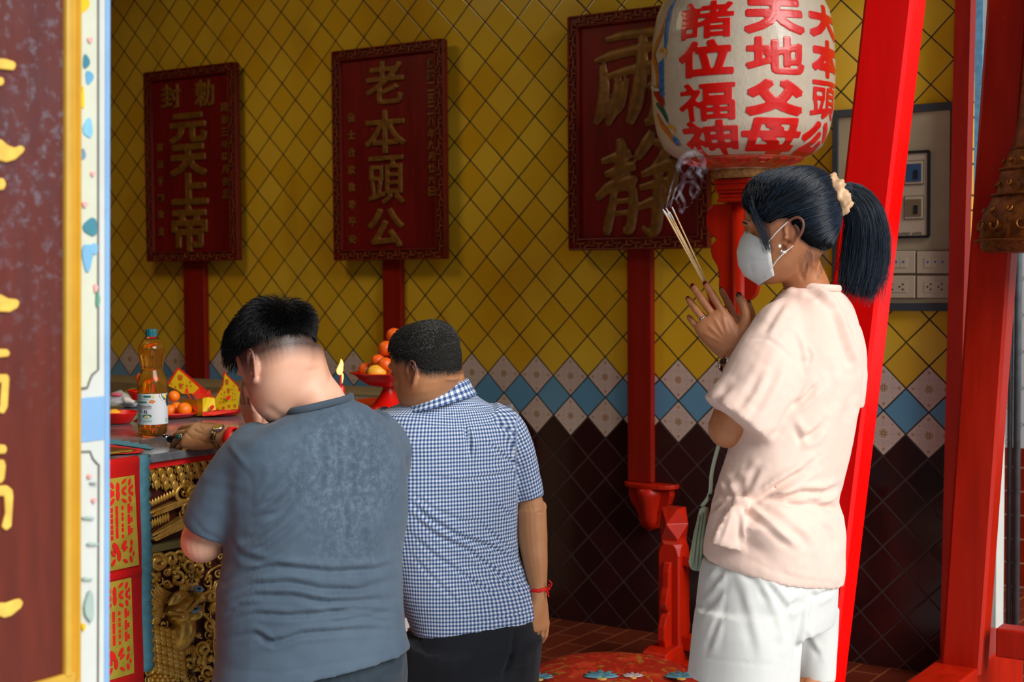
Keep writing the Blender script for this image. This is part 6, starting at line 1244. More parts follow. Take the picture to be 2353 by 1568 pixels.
for pts in (slR_, slL_):
    mk, ws_ = sleeve_weave(pts); uvp, _ = proj(V); sm = uvp[:, 0] > 1187-(uvp[:, 1]-985)*.02 if pts is slR_ else uvp[:, 0] < 850
    mk = mk & sm; W_[mk] = ws_[mk]
GA2 = (V, F)
raw('shirt', V, F, 'gingham', Y2, True, {'weave': W_})
# collar stand and fall
cr = [ring_px(v, u0, u1, d, .75, .86, sl, n=60) for v, u0, u1, d, sl in ((930, 908, 1092, 3.85, -22), (918, 915, 1084, 3.848, -24), (903, 925, 1074, 3.843, -28), (900, 930, 1070, 3.84, -28), (905, 934, 1066, 3.84, -28))]
Vc = np.array(cr).reshape(-1, 3); n = 60; Fc = [(i*n+j, i*n+(j+1) % n, (i+1)*n+(j+1) % n, (i+1)*n+j) for i in range(4) for j in range(n)]; qa = np.arange(n)/n*2*math.pi
wv = np.concatenate([np.stack([qa*.068, np.full(n, k*.013), 0*qa], 1) for k in range(5)]); raw('collar', Vc, Fc, 'gingham', Y2, True, {'weave': wv})
tr = [body_rings([(1425, 958, 1228, 3.885, -8), (1470, 944, 1236, 3.89), (1520, 936, 1232, 3.89), (1568, 934, 1226, 3.89), (1640, 940, 1215, 3.89)], gth, .62)]
for sg in (-1, 1):
    k0 = hp2+sd2*.085*sg-ZUP*.03; k1 = np.array([*(hp2+sd2*.10*sg+fw2*.05)[:2], .075]); tr.append(limb([k0, (k0+k1)/2, k1], [.115, .105, .085])); tr.append(limb([k1, k1-fw2*.36], [.08, .058]))
V, F = remesh(tr, .007, 4); V = sculpt(V, F, [([(968, 1445), (964, 1475), (978, 1500), (1000, 1510)], 3, -.005), ([(968, 1505), (985, 1522), (1005, 1526)], 4, .004), ([(1182, 1448), (1180, 1490), (1165, 1540), (1155, 1570)], 5, -.010), ([(1100, 1560), (1160, 1548), (1222, 1530)], 6, -.005)])
raw('trousers', V, F, 'black_trousers', Y2); tuck(Y2, [GA2, (V, F)])
# watch, ring, strings
wx = lh; wl = np.cross(wx, ZUP); wl /= np.linalg.norm(wl); wn = np.cross(wl, wx); wc_ = wrL+wx*.002
R = []
for k in range(40):
    a = k/40*2*math.pi; c = wc_+wl*.034*math.cos(a)+wn*.026*math.sin(a); nr = wl*math.cos(a)/.034+wn*math.sin(a)/.026; nr /= np.linalg.norm(nr); R.append([c+wx*x*.0085+nr*z for x, z in ((-1, 0), (-1, .002), (1, .002), (1, 0))])
bw_ = MB().rings(R, closed=True).build('watch_band', 'watch_steel', Y2)
mb = MB()
for k in range(40):
    a = (k+.5)/40*2*math.pi; c = wc_+wl*.0345*math.cos(a)+wn*.0265*math.sin(a); nr = wl*math.cos(a)/.034+wn*math.sin(a)/.026; nr /= np.linalg.norm(nr); tg = np.cross(wx, nr); mb.box(c+nr*.002, (.005, .0038, .0018), np.array([wx, tg, nr]))
mb.build('gold_links', 'watch_gold', bw_)
an = math.radians(68); nr = wn*math.sin(an)-wl*math.cos(an)*1; 
if (nr@CF) > 0: nr = wn*math.sin(an)+wl*math.cos(an)
nr /= np.linalg.norm(nr); wcase = wc_+nr*.0265
MB().lathe([(.001, .0), (.0155, .0), (.0165, .003), (.0165, .006), (.0150, .0085), (.0135, .0088), (.001, .0088)], wcase, 32, nr).build('watch_case', 'watch_steel', Y2, auto=40); MB().lathe([(.0005, .0089), (.0135, .0089), (.0132, .0094), (.0005, .0094)], wcase, 32, nr).build('watch_dial', 'watch_dial', Y2)
c, v_, nb, l, r, pts = tL[2]; pc = pts[1]*.45+pts[2]*.55; fx_ = (pts[2]-pts[1]); fx_ /= np.linalg.norm(fx_); nbx = ZUP-fx_*(ZUP@fx_); nbx = nbx*.6-HF*.7; nbx -= fx_*(nbx@fx_); nbx /= np.linalg.norm(nbx); lx = np.cross(fx_, nbx)
R = []
for k in range(24):
    a = k/24*2*math.pi; nrr = lx*math.cos(a)+nbx*math.sin(a); R.append([pc+nrr*(.0102+z)+fx_*x for x, z in ((-.002, 0), (-.002, .0016), (.002, .0016), (.002, 0))])
rg = MB().rings(R, closed=True).build('ring_band', 'watch_gold', Y2); MB().lathe([(.001, .010), (.0095, .010), (.0105, .0125), (.0090, .0140), (.001, .0140)], pc, 28, nbx, 1.25, wob=lambda th, z: .03*np.cos(th*16)).build('ring_setting', 'watch_steel', Y2, True); MB().ball(pc+nbx*.0145, (.0075, .0058, .004), 18, 10, np.array([np.cross(nbx, fx_), fx_, nbx])).build('ring_stone', 'jade', Y2, True)
def string_band(c, ax, rad, m, w_=.006, name='red_string', flat=1.0):
    e1 = np.cross(ax, HF); e1 /= np.linalg.norm(e1); e2 = np.cross(ax, e1); R = []
    for k in range(28):
        a = k/28*2*math.pi; nr = e1*math.cos(a)+e2*math.sin(a)*flat; R.append([c+nr*(rad+z)+ax*(x+.0015*math.sin(a*5)) for x, z in ((-w_, 0), (-w_*.6, .003), (w_*.6, .003), (w_, 0))])
    return MB().rings(R, closed=True).build(name, m, Y2, True)
string_band(wrL-wx*.034, wx, .0285, 'string_red', .010, 'red_wrist_cloth'); axr = (wr-P(1231, 1300, 3.91)); axr /= np.linalg.norm(axr); string_band(wr-axr*.006, axr, .0235, 'string_red', .005)
mb = MB(); kp = wr-axr*.006+HR*.020-HF*.014
for k in range(5): mb.tube(spline([kp, kp+HR*(.004+.003*k)*((-1)**k*.3+.7)-ZUP*(.006-.006*k), kp+HR*(.008)-ZUP*(.016-.012*k)-HF*.003*k], 6), .0018, 6)
mb.build('red_string_bow', 'string_red', Y2, True)
# lighter in the hand
a, b = P(375, 1003, 3.79), P(401, 1014, 3.79); dx = (b-a)/np.linalg.norm(b-a); t = empty('lighter', a*[1, 1, 0]+ZUP*TZ, 'black lighter with a chrome tip held under the older man’s fingers on the altar', 'lighter')
MB().tube([a+dx*.012, a+dx*.016, b, b+dx*.012], [.0075, .009, .0105, .009], 18).build('body', 'lighter_black', t, True); MB().tube([a, a+dx*.001, a+dx*.012, a+dx*.013], [.0055, .0068, .0068, .0055], 18).build('chrome_tip', 'chrome', t, True)
# ================================================================== woman with the incense
cloth_mat('blush_cotton', 'e3c3b4', 'e8ccbe', .85, wave=1100, bump=.1); cloth_mat('white_twill', 'cbccc8', 'd2d3d0', .8, wave=700); cloth_mat('mask_white', 'd3d6d4', 'dadcda', .8, wave=1300, bump=.06); cloth_mat('scrunchie_satin', 'c99d70', 'd4ae86', .4, spec=.5)
simple('nail_red', '5f0c12', .15); simple('silver', 'd4d4d4', .12, 1.0); simple('pearl', 'ece2d2', .2); simple('bracelet_dark', '3a2018', .3, .3); simple('bag_green', 'a9b69a', .5, var=.06, bump=.08); simple('bag_edge', '8e9a80', .5); simple('elastic', 'e8e6e0', .7)
Y3 = empty('person', P(1790, 1568, 3.12)*[1, 1, 0], 'standing woman in knotted blush T-shirt, white shorts and face mask, holding incense', 'person')
wth = .90; WC = P(1811, 526, 3.12); WA = frame(1.27, .10, .0); WS = .985
wz = lambda y: np.interp(y, [-.11, -.075, -.05, -.03, -.012, .012, .03, .050, .070, .095], [-.070, -.062, -.050, -.030, .016, .016, .008, .018, .046, .060])
wmask = lambda L: np.clip((L[:, 2]-wz(L[:, 1]))/.012, 0, 1)
wstub = lambda L: np.clip((L[:, 2]-wz(L[:, 1])+.006)/.012, 0, 1)*.9
# hands pressed together
el = P(1672, 985, 3.10); wr = P(1690, 815, 3.19); dr = HR*-.56+ZUP*.80+HF*.16; dr /= np.linalg.norm(dr); nb = -HF*.93-HR*.30+ZUP*.12
hl, tl = hand(wr, dr, nb, 1, 1.05, (.10, .14, .26, .42), (.08, .01, -.05, -.14), ((.50, .78, -.12), (.86, .46, -.10), (.97, .16, -.06)))
wr2 = P(1704, 818, 3.265); dr2 = HR*-.46+ZUP*.86+HF*.10; dr2 /= np.linalg.norm(dr2)
hr_, tr_ = hand(wr2, dr2, HF*.93+HR*.26, -1, .96, (.08, .10, .12, .2), (.05, .02, -.02, -.06), ((.55, .72, -.2), (.86, .44, -.2), (.97, .2, -.1)))
foreL = limb([el, el*.5+wr*.5+HR*.01, wr], [.041, .036, .0265]); elR = P(1760, 1010, 3.42); foreR = limb([elR, elR*.5+wr2*.5, wr2], [.040, .035, .0265])
armL = limb([P(1795, 800, 3.10), P(1735, 890, 3.07), el], [.036, .040, .040]); armR = limb([P(1905, 800, 3.36), elR], [.048, .040])
neck = body_rings([(560, 1778, 1868, 3.14), (600, 1782, 1882, 3.15), (640, 1795, 1900, 3.16), (672, 1806, 1912, 3.165), (705, 1815, 1925, 3.17)], 1.0, .95)
leg = []
fw3 = -HR*math.sin(wth)+HF*math.cos(wth); sd3 = HR*math.cos(wth)+HF*math.sin(wth); hipL = P(1722, 1330, 3.07); hipR = P(1858, 1330, 3.24)
coarse = [body_rings([(745, 1775, 1950, 3.17), (900, 1735, 1950, 3.17), (1100, 1690, 1920, 3.16), (1200, 1660, 1915, 3.15), (1262, 1632, 1915, 3.15), (1330, 1625, 1915, 3.15)], wth, .72)]
for hpp in (hipL, hipR):
    kn = np.array([hpp[0], hpp[1], .44])+fw3*.01; an = np.array([hpp[0], hpp[1], .09])-fw3*.03; coarse.append(limb([hpp, (hpp*.5+kn*.5), kn, kn*.7+an*.3-fw3*.015, an], [.075, .072, .058, .056, .036])); coarse.append(limb([an-ZUP*.02, an-ZUP*.055+fw3*.03, an-ZUP*.065+fw3*.15], [.036, .036, .026]))
wf = []
for p, w_, a in ([(1836, 600), (1840, 625), (1848, 650)], 5, -.003), ([(1862, 600), (1880, 622), (1890, 645)], 6, .003), ([(1790, 640), (1800, 665), (1812, 680)], 5, -.002): wf.append((p, w_, a))
for k, (c, v_, nbb, l, r, pts) in enumerate(tl[:4]):   # knuckle creases and tendons
    for fi in (2, 3):
        q = proj(np.array([pts[fi]]))[0][0]; ax_ = proj(np.array([pts[fi]+l*.01]))[0][0]-q
        for off in (-3.5, 0, 3.5): dd = proj(np.array([pts[fi]+v_*.01]))[0][0]-q; dd = dd/np.linalg.norm(dd)*off; wf.append(([q-ax_*.7+dd, q+ax_*.7+dd], 1.4, -.0007))
    a_, b_ = proj(np.array([pts[1]]))[0][0], proj(np.array([wr+dr*.02]))[0][0]; wf.append(([a_, a_*.6+b_*.4, a_*.25+b_*.75], 4.0, .0018))
skin_body(Y3, [head_parts(WC, WA, WS), neck, armL, MB().ball(el, .0425, 18, 12), foreL, hl, armR, foreR, hr_], coarse, 'skin_woman', WC, WA, WS, wstub, wf, vox=.0022, soft=((P(1830, 640, 3.10), .05), (P(1860, 600, 3.10), .03)))
nails(tl+tr_, Y3, 'nail_red', 1.0); eyes(WC, WA, WS, Y3)
def wl(L): return WC+(np.asarray(L, float)*WS)@WA
# ---- hair: swept back into the tie, pony tail, loose side fringe
TIE = loc_head(P(1915, 455, 3.16)[None], WC, WA, WS)[0]
cap(WC, WA, WS, wmask, .009, 'hair_under', Y3)
Lr = scalp_points(6500, wmask); edge = wz(Lr[:, 1]); k = 16; S = np.zeros((len(Lr), k, 3)); tt = np.linspace(0, 1, k); jt = TIE+RNG.normal(size=(len(Lr), 3))*.007
for i, t_ in enumerate(tt):
    e = t_*t_*(3-2*t_)*.35+t_*.65; S[:, i] = hug(Lr*(1-e)+jt*e, .006+.010*math.sin(math.pi*min(1, t_*1.05))*(.5+RNG.random(len(Lr))*.0+.5*((np.arange(len(Lr))*.618) % 1)))
    if t_ > .85: S[:, i] = S[:, i]*(1-(t_-.85)/.15)+jt*((t_-.85)/.15)
strands('hair', wl(S.reshape(-1, 3)).reshape(S.shape), .00062, 'hair_black_sheen', Y3, .8)
# fringe in front of the temple
F_ = []
for i in range(150):
    s = RNG.random(); y0 = .060+.030*s; x0 = -(.045+.020*(1-s))+RNG.normal()*.004; a = np.array([x0, y0, .070-.012*s+RNG.normal()*.004]); b = np.array([-.074-.003*RNG.random(), .066-.012*RNG.random(), .030+RNG.normal()*.006]); c_ = np.array([-.080, .056-.016*RNG.random()-.010*s, -.012+RNG.normal()*.012]); e = np.array([-.080, .044-.020*RNG.random(), -.040-.012*RNG.random()]) if i % 5 == 0 else c_+np.array([.002, -.004, -.010])
    F_.append(hug(spline([a, b, c_, e], 12), .005))
strands('side_fringe', wl(np.array(F_).reshape(-1, 3)).reshape(150, 12, 3), .00045, 'hair_black_sheen', Y3, .3)
W_s = []
for i in range(70):   # loose hairs at the nape and over the cheek
    a = np.array([-.06-.015*RNG.random(), -.035-.05*RNG.random(), -.045-.02*RNG.random()]); W_s.append(spline([a, a+np.array([-.004, -.004+.012*RNG.random(), -.02]), a+np.array([-.004+.006*RNG.random(), .004+.02*RNG.random(), -.040-.02*RNG.random()])], 9))
strands('nape_wisps', wl(np.array(W_s).reshape(-1, 3)).reshape(70, 9, 3), .00022, 'hair_black_sheen', Y3, .3)
mid = [P(1905, 452, 3.155), P(1950, 448, 3.17), P(1982, 490, 3.18), P(1990, 550, 3.185), P(1984, 615, 3.185), P(1972, 668, 3.18)]
core = MB().tube(spline(mid, 30), np.interp(np.linspace(0, 1, 30), [0, .12, .3, .55, .8, 1], [.014, .016, .020, .024, .018, .006]), 22, flat=.8); core.build('pony_tail_core', 'hair_black_sheen', Y3, True)
n = 4200; Q = spline(mid, 18); TQ = np.gradient(Q, axis=0); TQ /= np.linalg.norm(TQ, axis=1)[:, None]; sx = np.cross(TQ, -CF); sx /= np.linalg.norm(sx, axis=1)[:, None]; dz = np.cross(TQ, sx)
an = RNG.random(n)*2*math.pi; rr = np.sqrt(RNG.random(n)); wid = np.interp(np.linspace(0, 1, 18), [0, .12, .3, .55, .8, 1], [.012, .022, .040, .048, .047, .036]); S = np.zeros((n, 18, 3)); wave = RNG.normal(size=(n, 3))*.010; ph = RNG.random(n)*6
lenf = .72+.34*RNG.random(n)
for i in range(18):
    t_ = i/17*lenf*1.06; x = np.clip(t_*17, 0, 16.999); j = x.astype(int); f = (x-j)[:, None]; c_ = Q[j]*(1-f)+Q[j+1]*f; a_ = sx[j]; b_ = dz[j]; w_ = wid[j]
    S[:, i] = c_+a_*(np.cos(an)*rr*w_)[:, None]+b_*(np.sin(an)*rr*w_*.7)[:, None]+a_*(np.sin(ph+t_*7)*.004*t_)[:, None]+wave*(t_**2)[:, None]
strands('pony_tail', S, .00062, 'hair_black_sheen', Y3, .3)
sax = np.array(HR*.80+ZUP*.42+HF*.10); sax /= np.linalg.norm(sax); e1 = np.cross(sax, HF); e1 /= np.linalg.norm(e1); e2 = np.cross(sax, e1); sc = P(1918, 446, 3.10); R = []
for i in range(72):
    a = i/72*2*math.pi; nr = e1*math.cos(a)+e2*math.sin(a); q = np.arange(20)/20*2*math.pi; lump = .0155*(1+.20*math.sin(a*7)+.12*math.sin(a*11+1)); rr_ = lump*(1+.16*np.cos(q*4+a*9)+.10*np.cos(q*7-a*5)); R.append(sc+nr*.030+(np.cos(q)*rr_)[:, None]*nr+(np.sin(q)*rr_*1.12)[:, None]*sax)
MB().rings(R, closed=True).build('scrunchie', 'scrunchie_satin', Y3, True)
# ---- mask
nz, na = 26, 41; al = np.radians(np.linspace(-76, 76, na)); V = []
for j in range(nz):
    f = j/(nz-1)
    for a in al:
        sa = abs(a)/math.radians(76); zt = .006-.034*sa**1.6+.012*sa*(1-sa); zb = -.118+.018*sa**2; z = zt+(zb-zt)*f; hw = np.interp(z, HEAD[:, 0], HEAD[:, 3])+.006; yf = np.interp(f, [0, .15, .35, .6, .8, 1], [.093, .107, .117, .117, .106, .075]); cy = -.005; x = max(hw, .052)*math.sin(a)/math.sin(math.radians(76)); ys = .034
        y = ys+(yf-ys)*(max(0, math.cos(a*90/76))**.85); V.append((x, y, z))
F = [(j*na+i, j*na+i+1, (j+1)*na+i+1, (j+1)*na+i) for j in range(nz-1) for i in range(na-1)]; V = wl(V); mk = [([(1712, 590), (1735, 600), (1755, 598), (1772, 586)], 2.5, -.002), ([(1722, 600), (1728, 628), (1730, 640)], 4, -.002), ([(1735, 560), (1758, 552), (1772, 545)], 2, .001), ([(1745, 640), (1760, 636)], 3, -.002)]
V = sculpt(V, F, mk); o = raw('face_mask', V, F, 'mask_white', Y3); so = o.modifiers.new('s', 'SOLIDIFY'); so.thickness = .0018
for sx in (-1, 1):
    for z0, ez, ey in ((-.030, .012, -.010), (-.088, -.040, -.016)):
        q = spline([(sx*.066, .040, z0), (sx*.078, .018, (z0+ez)/2), (sx*.082, ey, ez)], 10); MB().tube(wl(hug(q, .003)), .0014, 6).build('ear_loop', 'elastic', Y3)
# ---- earrings
for (u, v, r) in ((1791, 566, .0038), (1795, 577, .0030), (1799, 580, .0030), (1803, 580, .0032), (1807, 577, .0030)): MB().ball(P(u, v, 3.028), r, 10, 8).build('earring_pearl', 'pearl' if r > .0031 else 'silver', Y3, True)
# ---- ring, bracelet
pts = tl[2][5]; pc = pts[1]*.70+pts[2]*.30; fx_ = pts[2]-pts[1]; fx_ /= np.linalg.norm(fx_); e1 = np.cross(fx_, HF); e1 /= np.linalg.norm(e1); e2 = np.cross(fx_, e1); R = [[pc+(e1*math.cos(a)+e2*math.sin(a))*(.0100+z)+fx_*x for x, z in ((-.0016, 0), (-.0016, .0012), (.0016, .0012), (.0016, 0))] for a in np.arange(24)/24*2*math.pi]
MB().rings(R, closed=True).build('ring_band', 'silver', Y3, True); fr_ = -CF-fx_*((-CF)@fx_); fr_ /= np.linalg.norm(fr_); 
for k in (-1, 0, 1): MB().ball(pc+fr_*.0115+np.cross(fx_, fr_)*.0042*k, (.0026, .0026, .0026), 10, 8).build('ring_stone', 'silver', Y3, True)
axw = wr-el; axw /= np.linalg.norm(axw); cb = wr-axw*.030; e1 = np.cross(axw, HF); e1 /= np.linalg.norm(e1); e2 = np.cross(axw, e1)
for k in range(22):
    a = k/22*2*math.pi; nr = e1*math.cos(a)+e2*math.sin(a); MB().ball(cb+nr*.0315, (.0046, .0046, .0075), 10, 8, np.array([np.cross(axw, nr), nr, axw])).build('bracelet_bead', 'silver' if k % 3 == 0 else 'bracelet_dark', Y3, True)
# ---- blouse
rows = [(664, 1818, 1926, 3.165, 4, .9), (676, 1796, 1946, 3.17, 6, .8), (700, 1772, 1962, 3.17, 2), (735, 1752, 1974, 3.17), (790, 1732, 1984, 3.17), (860, 1716, 1987, 3.17), (930, 1700, 1980, 3.17), (1000, 1680, 1966, 3.165), (1060, 1662, 1955, 3.16), (1110, 1645, 1942, 3.16), (1150, 1636, 1930, 3.155), (1165, 1634, 1930, 3.155), (1195, 1626, 1942, 3.155), (1240, 1618, 1947, 3.155, 10), (1285, 1616, 1947, 3.155, 26), (1312, 1617, 1942, 3.155, 42)]
trunk = body_rings(rows, wth, .70)
slL = sleeve([(1830, 712, 3.13, 42), (1800, 752, 3.10, 66), (1776, 806, 3.08, 78), (1752, 862, 3.06, 86), (1728, 918, 3.05, 89), (1692, 968, 3.045, 92)]); slR = sleeve([(1885, 720, 3.26, 50), (1922, 780, 3.34, 62), (1930, 860, 3.38, 62), (1928, 930, 3.40, 58)])
tail = MB().tube(spline([P(1700, 1152, 3.0), P(1690, 1185, 2.985), P(1678, 1225, 2.985), P(1668, 1258, 2.99)], 14), np.linspace(.012, .036, 14), 16, flat=.35, up=HF)
drape = body_rings([(1150, 1690, 1900, 3.10), (1190, 1662, 1930, 3.10), (1250, 1688, 1943, 3.11, 18), (1300, 1690, 1944, 3.12, 34), (1318, 1696, 1940, 3.125, 40)], wth, .6)
knot = MB().ball(P(1700, 1155, 3.00), (.020, .016, .016), 16, 10)
V, F = remesh([trunk, slL, slR, tail, knot, drape], .0050, 4)
for q_ in (P(1790, 930, 3.04), P(1820, 850, 3.03), P(1770, 1000, 3.04), P(1830, 760, 3.03)): V = relax(V, F, np.clip(1.6-np.linalg.norm(V-q_, axis=1)/.045, 0, 1), 25)
q4 = lambda *p: X(p, .3827, 1560, 600)
q5 = lambda *p: X(p, .3305, 1560, 1050)
st = []
def fold3(pts, w_, a, r=.7): st.append((pts, w_, -a)); st.append(([(u, v-1.7*w_) for u, v in pts], w_, a*r)); st.append(([(u+1.2*w_, v+1.3*w_) for u, v in pts], w_, a*r*.8))
for p, w_, a in ((q4((720, 180), (830, 210), (930, 300), (985, 470), (1045, 640), (1068, 880)), 8, .013), (q4((600, 545), (560, 690), (470, 860), (400, 960)), 11, .006), (q4((500, 640), (430, 780), (340, 900)), 11, .005), (q4((700, 430), (735, 540), (750, 660)), 6, .006), (q4((770, 520), (790, 570), (760, 640)), 5, .006), (q4((740, 680), (700, 830), (590, 1020), (520, 1100)), 8, .004), (q4((850, 720), (760, 820), (680, 890)), 7, .008), (q4((690, 960), (740, 1070), (800, 1050), (870, 960)), 8, .010), (q4((900, 560), (930, 760), (900, 950)), 10, .005), (q4((1010, 560), (1030, 800), (1000, 1000)), 9, .005), (q4((640, 220), (570, 330), (500, 450)), 8, .005), (q4((330, 720), (240, 800), (215, 880)), 9, .005), (q4((830, 1180), (760, 1240), (620, 1330), (480, 1430)), 7, .008)): fold3(p, w_, a)
for p, w_, a in ((q5((540, 310), (700, 280), (860, 250), (1000, 250), (1130, 200)), 7, .012), (q5((480, 320), (640, 240), (800, 150), (980, 60)), 7, .010), (q5((640, 290), (800, 280), (950, 300), (1120, 230)), 5, .008), (q5((440, 345), (560, 450), (700, 570), (850, 700)), 8, .012), (q5((500, 330), (680, 420), (860, 560), (960, 680)), 9, .007), (q5((560, 310), (760, 320), (980, 340), (1140, 380)), 8, .007), (q5((700, 300), (900, 400), (1060, 540), (1130, 680)), 9, .005), (q5((340, 330), (270, 430), (220, 560)), 5, .009), (q5((320, 325), (220, 370), (180, 440)), 5, .008), (q5((360, 340), (320, 460), (270, 590)), 4, .007), (q5((420, 350), (428, 480), (432, 640)), 5, .012), (q5((330, 130), (350, 230), (390, 310)), 7, .009), (q5((260, 120), (290, 220), (340, 300)), 6, .008), (q5((440, 120), (440, 220), (430, 300)), 8, .008), (q5((560, 40), (500, 160), (460, 280)), 8, .007)): fold3(p, w_, a)
st.append((q4((420, 470), (530, 465), (620, 530), (742, 645)), 3, -.003)); st.append((q4((230, 905), (330, 1010), (480, 1130)), 2.2, -.0016)); st.append((q5((440, 690), (640, 790), (860, 850), (1140, 890)), 2.2, -.0016)); st.append((q4((700, 160), (820, 190), (900, 240)), 3, -.003)); st.append((q4((620, 200), (700, 160), (790, 165)), 5, .005))
st = [(p, w_*1.25, a*1.35) for p, w_, a in st]; V = sculpt(V, F, st); V = relax(V, F, np.ones(len(V)), 1); V = micro(V, F, .0018, 18, 5); V = micro(V, F, .0007, 60, 9)
GA3 = (V, F)
raw('blouse', V, F, 'blush_cotton', Y3)
cc = ring_px(660, 1816, 1928, 3.165, 1.0, .92, 4, n=48)
MB().rings([[p+(p-cc.mean(0))/np.linalg.norm(p-cc.mean(0))*.004*math.cos(a)+ZUP*(.008*math.sin(a)) for p in cc] for a in np.arange(10)/10*2*math.pi], closed=True).build('neckband', 'blush_cotton', Y3, True)
# ---- shorts
top = body_rings([(1268, 1616, 1926, 3.155, -6), (1300, 1609, 1930, 3.155), (1360, 1602, 1929, 3.155), (1410, 1598, 1926, 3.155), (1440, 1602, 1920, 3.155)], wth, .72)
l1 = body_rings([(1395, 1602, 1838, 3.085), (1440, 1596, 1838, 3.08), (1500, 1590, 1836, 3.08), (1545, 1586, 1833, 3.08, 8), (1562, 1584, 1832, 3.08, 12)], wth, .95); l2 = body_rings([(1395, 1800, 1926, 3.24), (1440, 1806, 1924, 3.25), (1500, 1816, 1921, 3.25), (1555, 1824, 1918, 3.25), (1566, 1826, 1917, 3.25)], wth, 1.0)
V, F = remesh([top, l1, l2], .0055, 4); st = []
for p, w_, a in ((q5((320, 740), (270, 830), (180, 940)), 9, .006), (q5((300, 900), (240, 1000), (130, 1100)), 9, .005), (q5((290, 1080), (230, 1230), (190, 1360)), 8, .005), (q5((420, 740), (560, 900), (640, 1060)), 11, .007), (q5((560, 830), (680, 960), (760, 1060), (850, 980)), 9, .008), (q5((880, 930), (850, 1060), (830, 1200), (800, 1500)), 7, .014), (q5((920, 940), (960, 980), (1060, 920)), 7, .008), (q5((640, 1060), (690, 1220), (680, 1380)), 12, .006), (q5((380, 800), (470, 1100), (540, 1420)), 14, .005), (q5((860, 1200), (940, 1330), (1000, 1420)), 8, .005)): fold3(p, w_, a)
st.append((q5((345, 690), (335, 900), (290, 1400)), 2.5, -.0025)); st.append((q5((70, 1385), (200, 1395), (500, 1440), (800, 1460)), 2.2, -.0018)); st.append((q5((320, 790), (350, 800), (385, 790)), 2, -.002))
V = sculpt(V, F, st); raw('shorts', V, F, 'white_twill', Y3); tuck(Y3, [GA3, (V, F)])
# ---- shoulder bag
t = empty('handbag', P(1612, 1315, 3.20), 'pale green flap handbag hanging at the woman’s hip, seen edge-on', 'bag')
bgp = [(1608, 1166), (1624, 1163), (1624, 1200), (1618, 1300), (1610, 1314), (1586, 1310), (1582, 1290), (1594, 1225)]
A_ = [P(u, v, 3.14) for u, v in bgp]; B_ = [P(u+4, v, 3.30) for u, v in bgp]; mb = MB(); n = len(bgp); mb.add(A_+B_, [tuple(range(n)), tuple(range(n, 2*n))[::-1]]+[(i, (i+1) % n, n+(i+1) % n, n+i) for i in range(n)]); mb.build('body', 'bag_green', t, bevel=.007)
for k, (ua, va, ub, vb) in enumerate(((1606, 1185, 1590, 1308), (1614, 1180, 1599, 1312), (1621, 1178, 1608, 1313))): MB().tube([P(ua, va, 3.138), P((ua+ub)/2-2, (va+vb)/2, 3.134), P(ub, vb, 3.138)], [.003, .004, .003], 8).build('gusset_fold', 'bag_edge', t, True)
q = spline([P(1613, 1165, 3.15), P(1631, 1135, 3.14), P(1636, 1085, 3.135), P(1652, 1022, 3.12), P(1690, 900, 3.06)], 24); MB().tube(q, .0045, 8, flat=.35, up=HF).build('strap', 'bag_green', t, True); MB().tube([P(1628, 1143, 3.135), P(1636, 1143, 3.135)], .006, 10).build('strap_buckle', 'bracelet_dark', t, True)
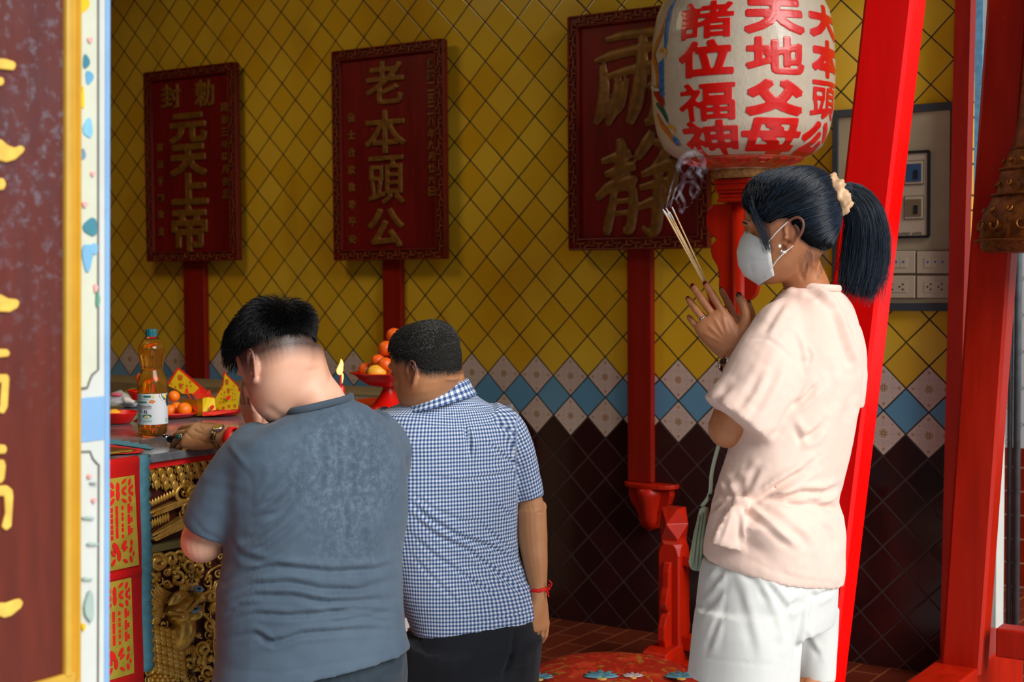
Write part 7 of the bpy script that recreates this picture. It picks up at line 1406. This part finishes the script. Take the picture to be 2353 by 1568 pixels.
# ---- incense
m_, t_ = material('incense_coat'); t_.set(color=t_.mix(t_.noise(t_.coord(), 120, 3), lin('c8a06a'), lin('dcbc8c')), rough=.85); simple('incense_dye', 'd02a14', .7, var=.1); simple('incense_ash', 'b9b5ae', .95, var=.15)
base = P(1646, 730, 3.212); 
for k, (u, v, d, ub, vb) in enumerate(((1523, 481, 3.22, 1619, 655), (1527, 485, 3.235, 1621, 656), (1531, 479, 3.245, 1623, 654), (1534, 489, 3.225, 1623, 658), (1538, 487, 3.25, 1624, 656), (1544, 476, 3.215, 1626, 653), (1541, 492, 3.24, 1622, 657))):
    tipp = P(u, v, d); mid_ = P(ub, vb, 3.215+.002*k); o = empty('incense_stick', base+(k-3)*HR*.0022, 'thin burning incense stick held between the woman’s palms, one of a bundle', 'incense stick', 'incense sticks in the woman’s hands')
    b0 = base+(k-3)*HR*.0015+HF*.001*((k*3) % 5-2); MB().tube([b0, mid_, mid_+(tipp-mid_)*.05], .0011, 8).build('bamboo_handle', 'incense_dye', o, True); MB().tube([mid_+(tipp-mid_)*.03, mid_+(tipp-mid_)*.93], .00165, 8).build('coating', 'incense_coat', o, True); MB().tube([mid_+(tipp-mid_)*.925, tipp], [.0021, .0018], 8).build('ash_tip', 'incense_ash', o, True)
# ---- smoke curling up from the tips
def smoke_mat():
    m, t2 = material('smoke'); tr = t2.n.new('ShaderNodeBsdfTransparent'); df = t2.n.new('ShaderNodeBsdfDiffuse'); df.inputs[0].default_value = (.62, .60, .72, 1); mx = t2.n.new('ShaderNodeMixShader'); lw = t2.n.new('ShaderNodeLayerWeight'); lw.inputs[0].default_value = .35
    f = t2.math('MULTIPLY', t2.math('MULTIPLY', t2.math('POWER', t2.math('SUBTRACT', 1.0, lw.outputs['Facing']), 1.5), t2.ramp(t2.noise(t2.coord(), 30, 4, .6, 1.0), .35, .7)), .15)
    t2.val(f, mx.inputs[0]); t2.t.links.new(tr.outputs[0], mx.inputs[1]); t2.t.links.new(df.outputs[0], mx.inputs[2]); t2.t.links.new(mx.outputs[0], t2.n['Material Output'].inputs[0])
smoke_mat()
sm = empty('incense_smoke', P(1535, 476, 3.23), 'thin bluish smoke curling up from the incense tips toward the lantern', 'smoke'); sm['kind'] = 'stuff'
for pts, r0, r1 in (([(1534, 476), (1548, 455), (1560, 470), (1566, 488), (1574, 470), (1562, 440), (1572, 410), (1590, 385), (1580, 365)], 2, 9), ([(1540, 478), (1556, 430), (1586, 418), (1604, 432), (1598, 452), (1588, 440), (1600, 400), (1616, 380), (1606, 350)], 2, 10), ([(1530, 480), (1545, 420), (1555, 395), (1575, 372), (1600, 378), (1612, 402), (1622, 392)], 2, 9), ([(1552, 460), (1570, 425), (1566, 400), (1558, 380), (1572, 360), (1596, 352)], 3, 11), ([(1590, 460), (1602, 440), (1612, 415), (1600, 398), (1586, 405)], 3, 8), ([(1560, 480), (1580, 476), (1590, 466)], 1.5, 3)):
    q = spline([P(u, v, 3.24+.03*math.sin(i*1.7)) for i, (u, v) in enumerate(pts)], 12*len(pts)); MB().tube(q, np.linspace(r0, r1, len(q))*3.24/FPX, 12, flat=.8).build('wisp', 'smoke', sm, True)
